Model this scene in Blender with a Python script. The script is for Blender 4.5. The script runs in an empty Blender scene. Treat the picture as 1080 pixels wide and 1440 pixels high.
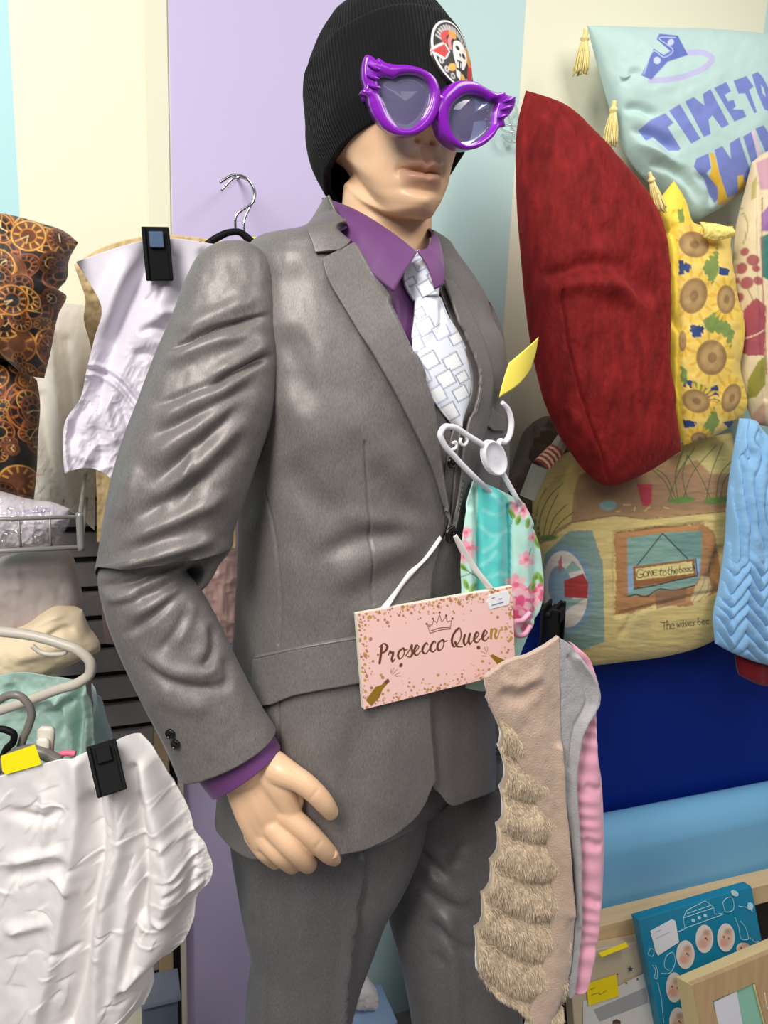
import bpy, math, random
import numpy as np
from mathutils import Vector, Matrix
from mathutils.bvhtree import BVHTree

random.seed(7)
rng = np.random.default_rng(11)
SC = bpy.context.scene
COL = SC.collection
RAD = math.pi / 180

def lin(c):
    c = np.asarray(c, float) / 255.0
    return np.where(c <= 0.04045, c / 12.92, ((c + 0.055) / 1.055) ** 2.4)

# ------------------------------------------------------------------ camera
W, H = 1080, 1440
FPX = 1081.0
YAW, PITCH, ROLL = 20 * RAD, 12 * RAD, 2.3 * RAD
CAM = np.array([0.0, 0.0, 1.5])
FH = np.array([math.sin(YAW), math.cos(YAW), 0.0])
RH = np.array([math.cos(YAW), -math.sin(YAW), 0.0])
ZU = np.array([0.0, 0.0, 1.0])
FW = FH * math.cos(PITCH) - ZU * math.sin(PITCH)
U0 = FH * math.sin(PITCH) + ZU * math.cos(PITCH)
RT = RH * math.cos(ROLL) + U0 * math.sin(ROLL)
UP = U0 * math.cos(ROLL) - RH * math.sin(ROLL)
cd = bpy.data.cameras.new('camera')
cam = bpy.data.objects.new('camera', cd)
COL.objects.link(cam)
cd.sensor_fit = 'VERTICAL'
cd.sensor_height = 36.0
cd.sensor_width = 27.0
cd.lens = 36.0 * FPX / H
cd.clip_start = 0.02
M = Matrix.Identity(4)
for i in range(3):
    M[i][0], M[i][1], M[i][2], M[i][3] = RT[i], UP[i], -FW[i], CAM[i]
cam.matrix_world = M
SC.camera = cam

# ------------------------------------------------------------------ light
SC.view_settings.view_transform = 'Standard'
SC.view_settings.look = 'None'
SC.view_settings.gamma = 1.0
SC.view_settings.exposure = 0.0
SC.view_settings.use_curve_mapping = False
w = bpy.data.worlds.new('shop_light')
SC.world = w
w.use_nodes = True
w.node_tree.nodes['Background'].inputs[0].default_value = (0.86, 0.91, 1.0, 1)
w.node_tree.nodes['Background'].inputs[1].default_value = 0.165

def lamp(name, loc, target, sx, sy, energy, col):
    d = bpy.data.lights.new(name, 'AREA')
    d.shape = 'RECTANGLE'; d.size = sx; d.size_y = sy; d.energy = energy; d.color = col
    o = bpy.data.objects.new(name, d); COL.objects.link(o)
    o.location = loc
    o.rotation_euler = (Vector(target) - Vector(loc)).to_track_quat('-Z', 'Y').to_euler()
    return o
lamp('ceiling_lamp', (-0.75, -0.2, 2.5), (-0.05, 0.6, 1.0), 0.45, 1.2, 46, (1.0, 0.96, 0.9))
lamp('ceiling_lamp', (1.1, 0.2, 2.5), (1.05, 0.4, 0.0), 0.4, 1.2, 15, (1.0, 0.96, 0.9))
lamp('ceiling_lamp', (0.35, -1.1, 2.55), (0.35, -0.8, 0.0), 1.4, 0.5, 12, (1.0, 0.97, 0.93))

# ------------------------------------------------------------------ projection helpers
def _b(px, py):
    return np.broadcast_arrays(np.asarray(px, float), np.asarray(py, float))
def ray(px, py):
    px, py = _b(px, py)
    return FW + ((px - 540) / FPX)[..., None] * RT - ((py - 720) / FPX)[..., None] * UP
def aty(px, py, Y):            # on the vertical plane y = Y (parallel to the back wall)
    d = ray(px, py)
    return CAM + d * ((np.asarray(Y) - CAM[1]) / d[..., 1])[..., None]
def atd(px, py, D):            # at horizontal distance D from the camera
    d = ray(px, py)
    return CAM + d * (np.asarray(D) / (d @ FH))[..., None]
def atp(px, py, P0, n):        # on any plane
    d = ray(px, py)
    return CAM + d * (((np.asarray(P0) - CAM) @ n) / (d @ n))[..., None]
def proj(P):
    v = np.asarray(P) - CAM
    z = v @ FW
    return 540 + FPX * (v @ RT) / z, 720 - FPX * (v @ UP) / z
def nrm(v):
    v = np.asarray(v, float)
    return v / np.maximum(np.linalg.norm(v, axis=-1, keepdims=True), 1e-12)

# ------------------------------------------------------------------ maths helpers
def cspline(xk, yk, x):        # monotone-ish cubic interpolation
    xk = np.asarray(xk, float); yk = np.asarray(yk, float); x = np.asarray(x, float)
    d = np.gradient(yk, xk, axis=0)
    i = np.clip(np.searchsorted(xk, x) - 1, 0, len(xk) - 2)
    h = xk[i + 1] - xk[i]
    t = np.clip((x - xk[i]) / h, 0, 1)
    sh = (...,) + (None,) * (yk.ndim - 1)
    t = t[sh]; h = h[sh]
    return ((2*t**3 - 3*t**2 + 1) * yk[i] + (t**3 - 2*t**2 + t) * h * d[i]
            + (-2*t**3 + 3*t**2) * yk[i+1] + (t**3 - t**2) * h * d[i+1])
def res(pts, n, smooth=True):  # resample a polyline to n points by arc length
    pts = np.asarray(pts, float)
    if len(pts) == 1: return np.repeat(pts, n, 0)
    s = np.r_[0, np.cumsum(np.linalg.norm(np.diff(pts, axis=0), axis=1) + 1e-9)]
    q = np.linspace(0, s[-1], n)
    if smooth and len(pts) > 2: return cspline(s, pts, q)
    return np.stack([np.interp(q, s, pts[:, k]) for k in range(pts.shape[1])], -1)
def resc(pts, n, smooth=True): # closed
    pts = np.asarray(pts, float)
    m = len(pts); p3 = np.concatenate([pts, pts, pts, pts[:1]])
    s = np.r_[0, np.cumsum(np.linalg.norm(np.diff(p3, axis=0), axis=1) + 1e-9)]
    q = np.linspace(s[m], s[2*m], n, endpoint=False)
    if smooth: return cspline(s, p3, q)
    return np.stack([np.interp(q, s, p3[:, k]) for k in range(pts.shape[1])], -1)
def sstep(a, b, x):
    t = np.clip((np.asarray(x, float) - a) / (b - a), 0, 1)
    return t * t * (3 - 2 * t)
def _hash(i, j, k, seed):
    n = (i * 374761393 + j * 668265263 + k * 1274126177 + seed * 974711) & 0xFFFFFFFF
    n = ((n ^ (n >> 13)) * 1274126177) & 0xFFFFFFFF
    n = n ^ (n >> 16)
    return (n & 0xFFFF) / 32767.5 - 1.0
def vnoise(x, y, z=0.0, seed=0):
    x, y, z = np.broadcast_arrays(np.asarray(x, float), np.asarray(y, float), np.asarray(z, float))
    i, j, k = np.floor(x).astype(np.int64), np.floor(y).astype(np.int64), np.floor(z).astype(np.int64)
    fx, fy, fz = x - i, y - j, z - k
    fx, fy, fz = [t*t*t*(t*(t*6-15)+10) for t in (fx, fy, fz)]
    out = 0
    for a in (0, 1):
        for b in (0, 1):
            for c in (0, 1):
                out = out + _hash(i+a, j+b, k+c, seed) * (fx if a else 1-fx) * (fy if b else 1-fy) * (fz if c else 1-fz)
    return out
def fbm(x, y, z=0.0, o=4, seed=0):
    s, a, t = 0, 1.0, 0
    for q in range(o):
        s = s + a * vnoise(np.asarray(x)*2**q, np.asarray(y)*2**q, np.asarray(z)*2**q, seed+q*17); t += a; a *= 0.5
    return s / t
def ridged(x, y, z=0.0, o=4, seed=0):
    s, a, t = 0, 1.0, 0
    for q in range(o):
        s = s + a * (1 - 2*np.abs(vnoise(np.asarray(x)*2**q, np.asarray(y)*2**q, np.asarray(z)*2**q, seed+q*17))); t += a; a *= 0.5
    return s / t
def pdist(X, Y, pts):          # distance to an open polyline and position 0..1 along it
    pts = np.asarray(pts, float)
    best = np.full(np.shape(X), 1e9); tt = np.zeros(np.shape(X)); sd = np.zeros(np.shape(X))
    L = np.r_[0, np.cumsum(np.linalg.norm(np.diff(pts, axis=0), axis=1))]
    for i in range(len(pts) - 1):
        a, b = pts[i], pts[i+1]; v = b - a; l2 = v @ v + 1e-12
        t = np.clip(((X-a[0])*v[0] + (Y-a[1])*v[1]) / l2, 0, 1)
        dx, dy = X - a[0] - t*v[0], Y - a[1] - t*v[1]
        d = np.hypot(dx, dy)
        m = d < best
        best = np.where(m, d, best); tt = np.where(m, (L[i] + t*(L[i+1]-L[i])) / L[-1], tt)
        sd = np.where(m, np.sign(v[0]*dy - v[1]*dx), sd)
    return best, tt, sd
def pinside(X, Y, pts):
    pts = np.asarray(pts, float); ins = np.zeros(np.shape(X), bool)
    j = len(pts) - 1
    for i in range(len(pts)):
        xi, yi = pts[i]; xj, yj = pts[j]
        c = ((yi > Y) != (yj > Y)) & (X < (xj-xi)*(Y-yi)/((yj-yi) if yj != yi else 1e-9) + xi)
        ins ^= c; j = i
    return ins

def folds(X, Y, strokes):      # relief of cloth: list of (points, width, height); sharp = narrower on one side
    out = np.zeros(np.shape(X))
    for st in strokes:
        pts, wd, amp = st[0], st[1], st[2]
        asym = st[3] if len(st) > 3 else 0.0
        p = res(pts, max(8, len(pts)*4)) if len(pts) > 2 else np.asarray(pts, float)
        x0, y0 = p.min(0) - 4*wd; x1, y1 = p.max(0) + 4*wd
        m = (X > x0) & (X < x1) & (Y > y0) & (Y < y1)
        if not m.any(): continue
        d, t, sg = pdist(X[m], Y[m], p)
        taper = sstep(0, 0.3, t) * (1 - sstep(0.7, 1, t)) if not (len(st) > 4 and st[4]) else 1.0
        wl = wd * (1 + asym * sg)
        out[m] += amp * np.exp(-(d / wl)**2) * taper
    return out

# ------------------------------------------------------------------ mesh helpers
OFF = {}
def _link(name, me):
    o = bpy.data.objects.new(name, me); COL.objects.link(o); return o
def thing(name, label, cat, base, group=None):
    o = bpy.data.objects.new(name, None); COL.objects.link(o)
    o.empty_display_size = 0.05
    o.location = Vector([float(q) for q in base]); OFF[o.name] = np.array(base, float)
    o['label'] = label; o['category'] = cat
    if group: o['group'] = group
    return o
def mesh(name, V, F, mat, parent=None, smooth=True, col=None, label=None, cat=None, group=None, kind=None, auto=None):
    V = np.asarray(V, float).reshape(-1, 3)
    if parent is not None:
        off = OFF[parent.name]
    else:
        off = np.array([V[:, 0].mean(), V[:, 1].mean(), V[:, 2].min()])
    me = bpy.data.meshes.new(name)
    if isinstance(F, list) and len(F) and isinstance(F[0], np.ndarray) and F[0].ndim == 2:
        groups = F
    elif isinstance(F, np.ndarray):
        groups = [F]
    else:
        groups = None
    if groups is None:
        me.from_pydata([tuple(v) for v in V - off], [], [tuple(int(q) for q in f) for f in F])
    else:
        lv = np.concatenate([g.reshape(-1) for g in groups]).astype(np.int32)
        lt = np.concatenate([np.full(len(g), g.shape[1]) for g in groups]).astype(np.int32)
        ls = np.r_[0, np.cumsum(lt)[:-1]].astype(np.int32)
        me.vertices.add(len(V)); me.loops.add(len(lv)); me.polygons.add(len(lt))
        me.vertices.foreach_set('co', (V - off).astype(np.float32).reshape(-1))
        me.loops.foreach_set('vertex_index', lv)
        me.polygons.foreach_set('loop_start', ls)
        me.update(calc_edges=True)
    if smooth:
        me.polygons.foreach_set('use_smooth', np.ones(len(me.polygons), bool))
    if col is not None:
        a = me.attributes.new('Col', 'FLOAT_COLOR', 'POINT')
        c = np.ones((len(V), 4), np.float32); c[:, :3] = np.asarray(col).reshape(-1, 3)
        a.data.foreach_set('color', c.reshape(-1))
    me.validate(); me.update()
    o = _link(name, me)
    if mat is not None: me.materials.append(mat)
    if parent is not None: o.parent = parent
    else: o.location = Vector(off)
    OFF[o.name] = off
    if auto:
        me.set_sharp_from_angle(angle=auto * RAD)
    if label: o['label'] = label
    if cat: o['category'] = cat
    if group: o['group'] = group
    if kind: o['kind'] = kind
    return o
def gfaces(nv, nu, cu=False, base=0, flip=False):
    i = np.arange(nv - 1)[:, None]; j = np.arange(nu if cu else nu - 1)[None, :]
    j2 = (j + 1) % nu
    f = np.stack([i*nu + j, (i+1)*nu + j, (i+1)*nu + j2, i*nu + j2], -1).reshape(-1, 4) + base
    return f[:, ::-1] if flip else f
def gnormal(P, cu=False):
    if cu:
        du = np.roll(P, -1, 1) - np.roll(P, 1, 1)
    else:
        du = np.gradient(P, axis=1)
    dv = np.gradient(P, axis=0)
    return nrm(np.cross(du, dv))
def shellgrid(P, N, th):       # thin closed solid: front grid P, back grid P - N*th
    nv, nu = P.shape[:2]
    th = np.asarray(th)
    B = P - N * (th[..., None] if th.ndim == 2 else th)
    V = np.concatenate([P.reshape(-1, 3), B.reshape(-1, 3)]); n = nv * nu
    idx = np.arange(n).reshape(nv, nu)
    ring = np.concatenate([idx[0, :-1], idx[:-1, -1], idx[-1, :0:-1], idx[:0:-1, 0]])
    r2 = np.roll(ring, -1)
    F = np.concatenate([gfaces(nv, nu), gfaces(nv, nu, base=n, flip=True), np.stack([ring, r2, r2 + n, ring + n], -1)])
    return V, F
def join(parts):               # [(V, F quads)]
    Vs, Fs, b = [], [], 0
    for V, F in parts:
        V = np.asarray(V).reshape(-1, 3)
        Vs.append(V)
        Fs += [tuple(int(q) + b for q in f) for f in F]
        b += len(V)
    return np.concatenate(Vs), Fs
def tube(pts, r, n=10, smooth=True, m=None, caps=True, closed=False, flat=None):
    pts = np.asarray(pts, float)
    if m is None: m = max(len(pts) * 6, 12)
    r0 = np.full(len(pts), r) if np.isscalar(r) else np.asarray(r, float)
    if closed:
        q = resc(np.c_[pts, r0], m, smooth)
    else:
        q = res(np.c_[pts, r0], m, smooth)
    P, R = q[:, :3], q[:, 3]
    T = nrm(np.roll(P, -1, 0) - np.roll(P, 1, 0)) if closed else nrm(np.gradient(P, axis=0))
    a = np.array([0, 0, 1.0]) if abs(T[0][2]) < 0.9 else np.array([1.0, 0, 0])
    A = [nrm(np.cross(T[0], a))]
    for i in range(1, m):
        v = A[-1] - T[i] * (A[-1] @ T[i]); A.append(nrm(v))
    A = np.array(A); B = np.cross(T, A)
    th = np.arange(n) / n * 2 * math.pi
    G = P[:, None] + R[:, None, None] * (np.cos(th)[None, :, None] * A[:, None] + np.sin(th)[None, :, None] * B[:, None])
    V = G.reshape(-1, 3)
    F = [tuple(f) for f in gfaces(m, n, True)]
    if closed:
        k = (m-1)*n
        F += [(k+j, j, (j+1) % n, k+(j+1) % n) for j in range(n)]
    elif caps:
        F.append(tuple(range(n))); F.append(tuple((m-1)*n + j for j in range(n-1, -1, -1)))
    return V, F
def box(c, ax, ay, az, bev=0.0):   # centre and three half-axis vectors; chamfered edges
    c = np.asarray(c, float); A = [np.asarray(a, float) for a in (ax, ay, az)]
    L = [np.linalg.norm(a) for a in A]
    if bev <= 0:
        V = np.array([c + sx*A[0] + sy*A[1] + sz*A[2] for sx in (-1, 1) for sy in (-1, 1) for sz in (-1, 1)])
        F = [(0,1,3,2), (4,6,7,5), (0,4,5,1), (2,3,7,6), (0,2,6,4), (1,5,7,3)]
        return V, F
    import itertools
    k = [1 - min(0.45, bev / l) for l in L]
    V, ix = [], {}
    for s in itertools.product((-1, 1), repeat=3):
        for ax_ in range(3):
            co = c.copy()
            for q in range(3):
                co = co + A[q] * s[q] * (1.0 if q == ax_ else k[q])
            ix[(s, ax_)] = len(V); V.append(co)
    F = []
    for ax_ in range(3):
        o1, o2 = [q for q in range(3) if q != ax_]
        for sg in (-1, 1):
            def cs(a, b):
                s = [0, 0, 0]; s[ax_] = sg; s[o1] = a; s[o2] = b; return ix[(tuple(s), ax_)]
            f = [cs(-1, -1), cs(1, -1), cs(1, 1), cs(-1, 1)]
            F.append(tuple(f))
    for e in range(3):             # edges along axis e
        o1, o2 = [q for q in range(3) if q != e]
        for a in (-1, 1):
            for b in (-1, 1):
                def sg(v):
                    s = [0, 0, 0]; s[e] = v; s[o1] = a; s[o2] = b; return tuple(s)
                F.append((ix[(sg(-1), o1)], ix[(sg(1), o1)], ix[(sg(1), o2)], ix[(sg(-1), o2)]))
    for s in itertools.product((-1, 1), repeat=3):
        F.append((ix[(s, 0)], ix[(s, 1)], ix[(s, 2)]))
    V = np.array(V)
    out = []
    for f in F:                    # outward winding
        p = V[list(f)]
        n = np.cross(p[1] - p[0], p[2] - p[0])
        out.append(f if n @ (p.mean(0) - c) > 0 else f[::-1])
    return V, out
def prism(front, n, th):       # polygon (m,3) extruded back along n by th
    front = np.asarray(front, float); m = len(front)
    V = np.concatenate([front, front - np.asarray(n) * th])
    F = [tuple(range(m)), tuple(range(2*m-1, m-1, -1))] + [(i, i+m, (i+1) % m + m, (i+1) % m) for i in range(m)]
    return V, F
def coons(top, bottom, left, right, nu, nv, smooth=True):
    t, b = res(top, nu, smooth), res(bottom, nu, smooth); l, r = res(left, nv, smooth), res(right, nv, smooth)
    u = np.linspace(0, 1, nu)[None, :, None]; v = np.linspace(0, 1, nv)[:, None, None]
    G = (1-v)*t[None] + v*b[None] + (1-u)*l[:, None] + u*r[:, None]
    G = G - ((1-u)*(1-v)*t[0] + u*(1-v)*t[-1] + (1-u)*v*b[0] + u*v*b[-1])
    return G[..., 0], G[..., 1], np.broadcast_to(u[..., 0], (nv, nu)), np.broadcast_to(v[..., 0], (nv, nu))
def bil(c, u, v):
    if np.isscalar(c): return np.full(np.shape(u), float(c))
    a, b, d, e = c             # top-left, top-right, bottom-left, bottom-right
    return (1-u)*(1-v)*a + u*(1-v)*b + (1-u)*v*d + u*v*e
def pillow(top, bottom, left, right, Y, th, nu=120, nv=160, relief=None, paint=None, p=3.0, back=1.0, smooth=True, wall=True):
    """closed cushion: outline by its four edges; th = half thickness"""
    X, Yp, u, v = coons(top, bottom, left, right, nu, nv, smooth)
    P = wall(X, Yp) if callable(wall) else (aty if wall else atd)(X, Yp, bil(Y, u, v))
    N = gnormal(P)
    if (N[nv//2, nu//2] @ (CAM - P[nv//2, nu//2])) < 0: N = -N
    nm = nrm(N.reshape(-1, 3).mean(0)); N = nrm(N * 0.4 + nm * 0.6)
    prof = (np.clip(1 - np.abs(2*u-1)**p, 0, 1) * np.clip(1 - np.abs(2*v-1)**p, 0, 1)) ** 0.5
    Pf = P + N * (th * prof)[..., None]
    if relief is not None:
        qx, qy = proj(Pf)
        Pf = Pf + N * (relief(qx, qy, u, v) * np.minimum(1, prof * 2.5 + 0.02))[..., None]
    Pb = P - N * (th * back * prof + 0.0015)[..., None]
    V = np.concatenate([Pf.reshape(-1, 3), Pb.reshape(-1, 3)]); n = nu * nv
    idx = np.arange(n).reshape(nv, nu)
    ring = np.concatenate([idx[0, :-1], idx[:-1, -1], idx[-1, :0:-1], idx[:0:-1, 0]]); r2 = np.roll(ring, -1)
    F = np.concatenate([gfaces(nv, nu), gfaces(nv, nu, base=n, flip=True), np.stack([ring, r2, r2+n, ring+n], -1)])
    c = None
    if paint is not None:
        qx, qy = proj(Pf)
        c1 = paint(qx.ravel(), qy.ravel(), u.ravel(), v.ravel()); c = np.concatenate([c1, c1])
    return V, F, c, Pf
def sheet(top, bottom, left, right, Y, th=0.002, nu=140, nv=180, relief=None, paint=None, smooth=True, wall=True, curve=None):
    """hanging cloth: a thin solid sheet with modelled folds"""
    X, Yp, u, v = coons(top, bottom, left, right, nu, nv, smooth)
    P = wall(X, Yp) if callable(wall) else (aty if wall else atd)(X, Yp, bil(Y, u, v))
    N = gnormal(P)
    if (N[nv//2, nu//2] @ (CAM - P[nv//2, nu//2])) < 0: N = -N
    N = np.broadcast_to(nrm(N.reshape(-1, 3).mean(0)), P.shape)
    if curve is not None: P = P + N * curve(u, v)[..., None]
    if relief is not None:
        P = P + N * relief(X, Yp, u, v)[..., None]
    V, F = shellgrid(P, N, th)
    c = None
    if paint is not None:
        qx, qy = proj(P)
        c1 = paint(qx.ravel(), qy.ravel(), u.ravel(), v.ravel()); c = np.concatenate([c1, c1])
    return V, F, c, P

class Paint:                   # flat printed pattern on a cloth, evaluated per vertex
    def __init__(s, X, Y, base):
        s.X, s.Y = X, Y
        s.c = np.tile(lin(base), (len(X), 1))
    def _mix(s, m, a, col):
        s.c[m] = s.c[m] * (1 - a[:, None]) + lin(col) * a[:, None]
    def _bb(s, x0, y0, x1, y1):
        return np.nonzero((s.X > x0) & (s.X < x1) & (s.Y > y0) & (s.Y < y1))[0]
    def poly(s, pts, col, soft=0.8, a=1.0, rough=0.0, smooth=False):
        pts = np.asarray(pts, float)
        if smooth: pts = resc(pts, len(pts) * 6)
        m = s._bb(*(pts.min(0) - soft - 2 - rough), *(pts.max(0) + soft + 2 + rough))
        if not len(m): return
        x, y = s.X[m], s.Y[m]
        if rough:
            x = x + rough * vnoise(x/3.1, y/3.1, 0.5, 3); y = y + rough * vnoise(x/3.3, y/3.3, 9.5, 5)
        d, _, _ = pdist(x, y, np.r_[pts, pts[:1]])
        d = np.where(pinside(x, y, pts), d, -d)
        s._mix(m, np.clip(d / soft + 0.5, 0, 1) * a, col)
    def ell(s, cx, cy, rx, ry, col, ang=0, a=1.0, soft=1.0, hole=None):
        r = max(rx, ry) + soft + 1
        m = s._bb(cx-r, cy-r, cx+r, cy+r)
        if not len(m): return
        c_, s_ = math.cos(ang*RAD), math.sin(ang*RAD)
        x, y = s.X[m]-cx, s.Y[m]-cy
        q = np.hypot((x*c_+y*s_)/rx, (-x*s_+y*c_)/ry)
        k = np.clip((1-q)*min(rx, ry)/soft + 0.5, 0, 1)
        if hole: k = k * np.clip((q-hole)*min(rx, ry)/soft + 0.5, 0, 1)
        s._mix(m, k*a, col)
    def stroke(s, pts, wd, col, a=1.0, soft=0.8, smooth=True, taper=False):
        pts = np.asarray(pts, float)
        if smooth and len(pts) > 2: pts = res(pts, len(pts)*4)
        m = s._bb(*(pts.min(0) - wd - 2), *(pts.max(0) + wd + 2))
        if not len(m): return
        d, t, _ = pdist(s.X[m], s.Y[m], pts)
        wv = wd/2 * ((1 - 0.85*t) if taper else 1)
        s._mix(m, np.clip((wv - d)/soft + 0.5, 0, 1)*a, col)
    def noise(s, sc, amt, seed=0, sy=None):
        n = fbm(s.X/sc, s.Y/(sy or sc), 0.3, 3, seed)
        s.c *= (1 + amt*n)[:, None]

# ------------------------------------------------------------------ materials
def mat(name, rgb=None, rough=0.6, attr=False, sheen=0.0, spec=0.5, metal=0.0, bump=None, trans=0.0, alpha=None, ior=1.45,
        var=None, coat=0.0, aniso=None, weave=None, sss=0.0, sheen_tint=None):
    m = bpy.data.materials.new(name); m.use_nodes = True
    nt = m.node_tree; b = nt.nodes['Principled BSDF']; L = nt.links.new
    tc = nt.nodes.new('ShaderNodeTexCoord')
    if attr:
        a = nt.nodes.new('ShaderNodeAttribute'); a.attribute_name = 'Col'; src = a.outputs['Color']
    else:
        a = nt.nodes.new('ShaderNodeRGB'); a.outputs[0].default_value = (*lin(rgb), 1); src = a.outputs[0]
    if var:                        # (scale, amount, stretch xyz)
        mp = nt.nodes.new('ShaderNodeMapping'); mp.inputs['Scale'].default_value = var[2] if len(var) > 2 else (1, 1, 1)
        L(tc.outputs['Object'], mp.inputs[0])
        n = nt.nodes.new('ShaderNodeTexNoise'); n.inputs['Scale'].default_value = var[0]; n.inputs['Detail'].default_value = 4
        L(mp.outputs[0], n.inputs['Vector'])
        mr = nt.nodes.new('ShaderNodeMapRange'); mr.inputs[1].default_value = 0.25; mr.inputs[2].default_value = 0.75
        mr.inputs[3].default_value = 1 - var[1]; mr.inputs[4].default_value = 1 + var[1]
        L(n.outputs[0], mr.inputs[0])
        mx = nt.nodes.new('ShaderNodeVectorMath'); mx.operation = 'SCALE'
        L(src, mx.inputs[0]); L(mr.outputs[0], mx.inputs['Scale']); src = mx.outputs[0]
    L(src, b.inputs['Base Color'])
    b.inputs['Roughness'].default_value = rough
    b.inputs['Specular IOR Level'].default_value = spec
    b.inputs['Metallic'].default_value = metal
    b.inputs['IOR'].default_value = ior
    b.inputs['Sheen Weight'].default_value = sheen
    b.inputs['Sheen Roughness'].default_value = 0.4
    if sheen_tint is not None: b.inputs['Sheen Tint'].default_value = (*lin(sheen_tint), 1)
    b.inputs['Coat Weight'].default_value = coat
    b.inputs['Transmission Weight'].default_value = trans
    b.inputs['Subsurface Weight'].default_value = sss
    if sss: b.inputs['Subsurface Radius'].default_value = (0.01, 0.004, 0.002)
    if alpha is not None: b.inputs['Alpha'].default_value = alpha
    if bump:                       # (scale, strength, distance, stretch, kind)
        mp = nt.nodes.new('ShaderNodeMapping'); mp.inputs['Scale'].default_value = bump[3] if len(bump) > 3 else (1, 1, 1)
        L(tc.outputs['Object'], mp.inputs[0])
        if len(bump) > 4 and bump[4] == 'voronoi':
            n = nt.nodes.new('ShaderNodeTexVoronoi'); n.inputs['Scale'].default_value = bump[0]
        elif len(bump) > 4 and bump[4] == 'wave':
            n = nt.nodes.new('ShaderNodeTexWave'); n.inputs['Scale'].default_value = bump[0]
        else:
            n = nt.nodes.new('ShaderNodeTexNoise'); n.inputs['Scale'].default_value = bump[0]; n.inputs['Detail'].default_value = 3
        L(mp.outputs[0], n.inputs['Vector'])
        bp = nt.nodes.new('ShaderNodeBump'); bp.inputs['Strength'].default_value = bump[1]; bp.inputs['Distance'].default_value = bump[2]
        L(n.outputs[0], bp.inputs['Height']); L(bp.outputs[0], b.inputs['Normal'])
    return m

# ================================================================== SETTING
WY = 1.38
def x_at(px, py, Y=WY): return float(aty(px, py, Y)[0])
m = bpy.data.materials.new('striped_paint'); m.use_nodes = True
nt = m.node_tree; bs = nt.nodes['Principled BSDF']; bs.inputs['Roughness'].default_value = 0.55
tc = nt.nodes.new('ShaderNodeNewGeometry'); sx = nt.nodes.new('ShaderNodeSeparateXYZ'); nt.links.new(tc.outputs['Position'], sx.inputs[0])
stripes = [(-3, (176, 222, 226)), (x_at(18, 120), (236, 233, 208)), (x_at(238, 100), (198, 186, 224)),
           (x_at(545, 300), (188, 216, 216)), (x_at(722, 260), (236, 233, 210)), (x_at(1072, 60), (188, 222, 216)), (x_at(1200, 60), (236, 233, 210))]
prev = None
for k, (xs, c) in enumerate(stripes):
    g_ = nt.nodes.new('ShaderNodeMapRange'); g_.inputs[1].default_value = xs - .0015; g_.inputs[2].default_value = xs + .0015
    nt.links.new(sx.outputs[0], g_.inputs[0])
    mx = nt.nodes.new('ShaderNodeMix'); mx.data_type = 'RGBA'
    nt.links.new(g_.outputs[0], mx.inputs[0]); mx.inputs[7].default_value = (*lin(c), 1)
    if prev is None: mx.inputs[6].default_value = (*lin(c), 1)
    else: nt.links.new(prev, mx.inputs[6])
    prev = mx.outputs[2]
nt.links.new(prev, bs.inputs['Base Color'])
V, F = box((0.3, WY + 0.05, 1.35), (2.2, 0, 0), (0, 0.05, 0), (0, 0, 1.35)); mesh('wall_back', V, F, m, smooth=False, kind='structure')
V, F = box((0.3, -0.6, -0.03), (2.2, 0, 0), (0, 2.05, 0), (0, 0, 0.03))
mesh('floor', V, F, mat('floor_vinyl', (150, 146, 140), 0.5, var=(3, .05)), smooth=False, kind='structure')

x4, x5 = x_at(206, 150), x_at(237, 150)
V, F = box(((x4+x5)/2, WY - .002, 1.95), ((x5-x4)/2, 0, 0), (0, .002, 0), (0, 0, .75), .0008)
mesh('trim_4', V, F, mat('cream_batten', (226, 225, 202), .55), smooth=False, kind='structure')

# slat wall: boards with recessed grooves
slat_m = mat('slat_board', (146, 141, 140), 0.5, var=(4, .06)); groove_m = mat('slat_groove', (18, 17, 18), 0.7)
zs = [float(aty(px, py, 1.362)[2]) for px, py in ((108, 745), (120, 787), (130, 828), (140, 869), (153, 908), (157, 950), (177, 987), (180, 1023))]
sp = (zs[0] - zs[-1]) / (len(zs) - 1)
xl, xr = -1.15, x_at(215, 1000, 1.362)
zb = 0.25; zt = zs[0] + sp * 0.98
V, F = box(((xl+xr)/2, 1.376, (zb+zt)/2), ((xr-xl)/2, 0, 0), (0, 0.004, 0), (0, 0, (zt-zb)/2))
sw = mesh('wall_slat_panel', V, F, groove_m, smooth=False, kind='structure')
k = 0; z = zs[0] + sp
while z - sp > zb:
    V, F = box(((xl+xr)/2, 1.366, z - sp/2), ((xr-xl)/2, 0, 0), (0, 0.006, 0), (0, 0, sp/2 - 0.0055), 0.0015)
    mesh('slat', V, F, slat_m, sw, smooth=False); z -= sp
x0, x1 = x_at(216, 1050, 1.36), x_at(237, 1050, 1.36)
V, F = box(((x0+x1)/2, 1.362, 0.62), ((x1-x0)/2, 0, 0), (0, 0.014, 0), (0, 0, 0.62), 0.002)
mesh('trim_1', V, F, mat('raw_pine', (176, 152, 118), 0.6, var=(6, .12, (8, 8, .5))), smooth=False, kind='structure')
x2, x3 = x_at(250, 1100, 1.36), x_at(258, 1100, 1.36)
V, F = box(((x1+x2)/2, 1.374, 0.62), ((x2-x1)/2, 0, 0), (0, 0.004, 0), (0, 0, 0.62)); mesh('trim_2', V, F, groove_m, smooth=False, kind='structure')
V, F = box(((x2+x3)/2, 1.366, 0.62), ((x3-x2)/2, 0, 0), (0, 0.012, 0), (0, 0, 0.62), 0.001); mesh('trim_3', V, F, mat('cream_trim', (214, 206, 190), 0.5), smooth=False, kind='structure')

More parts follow.
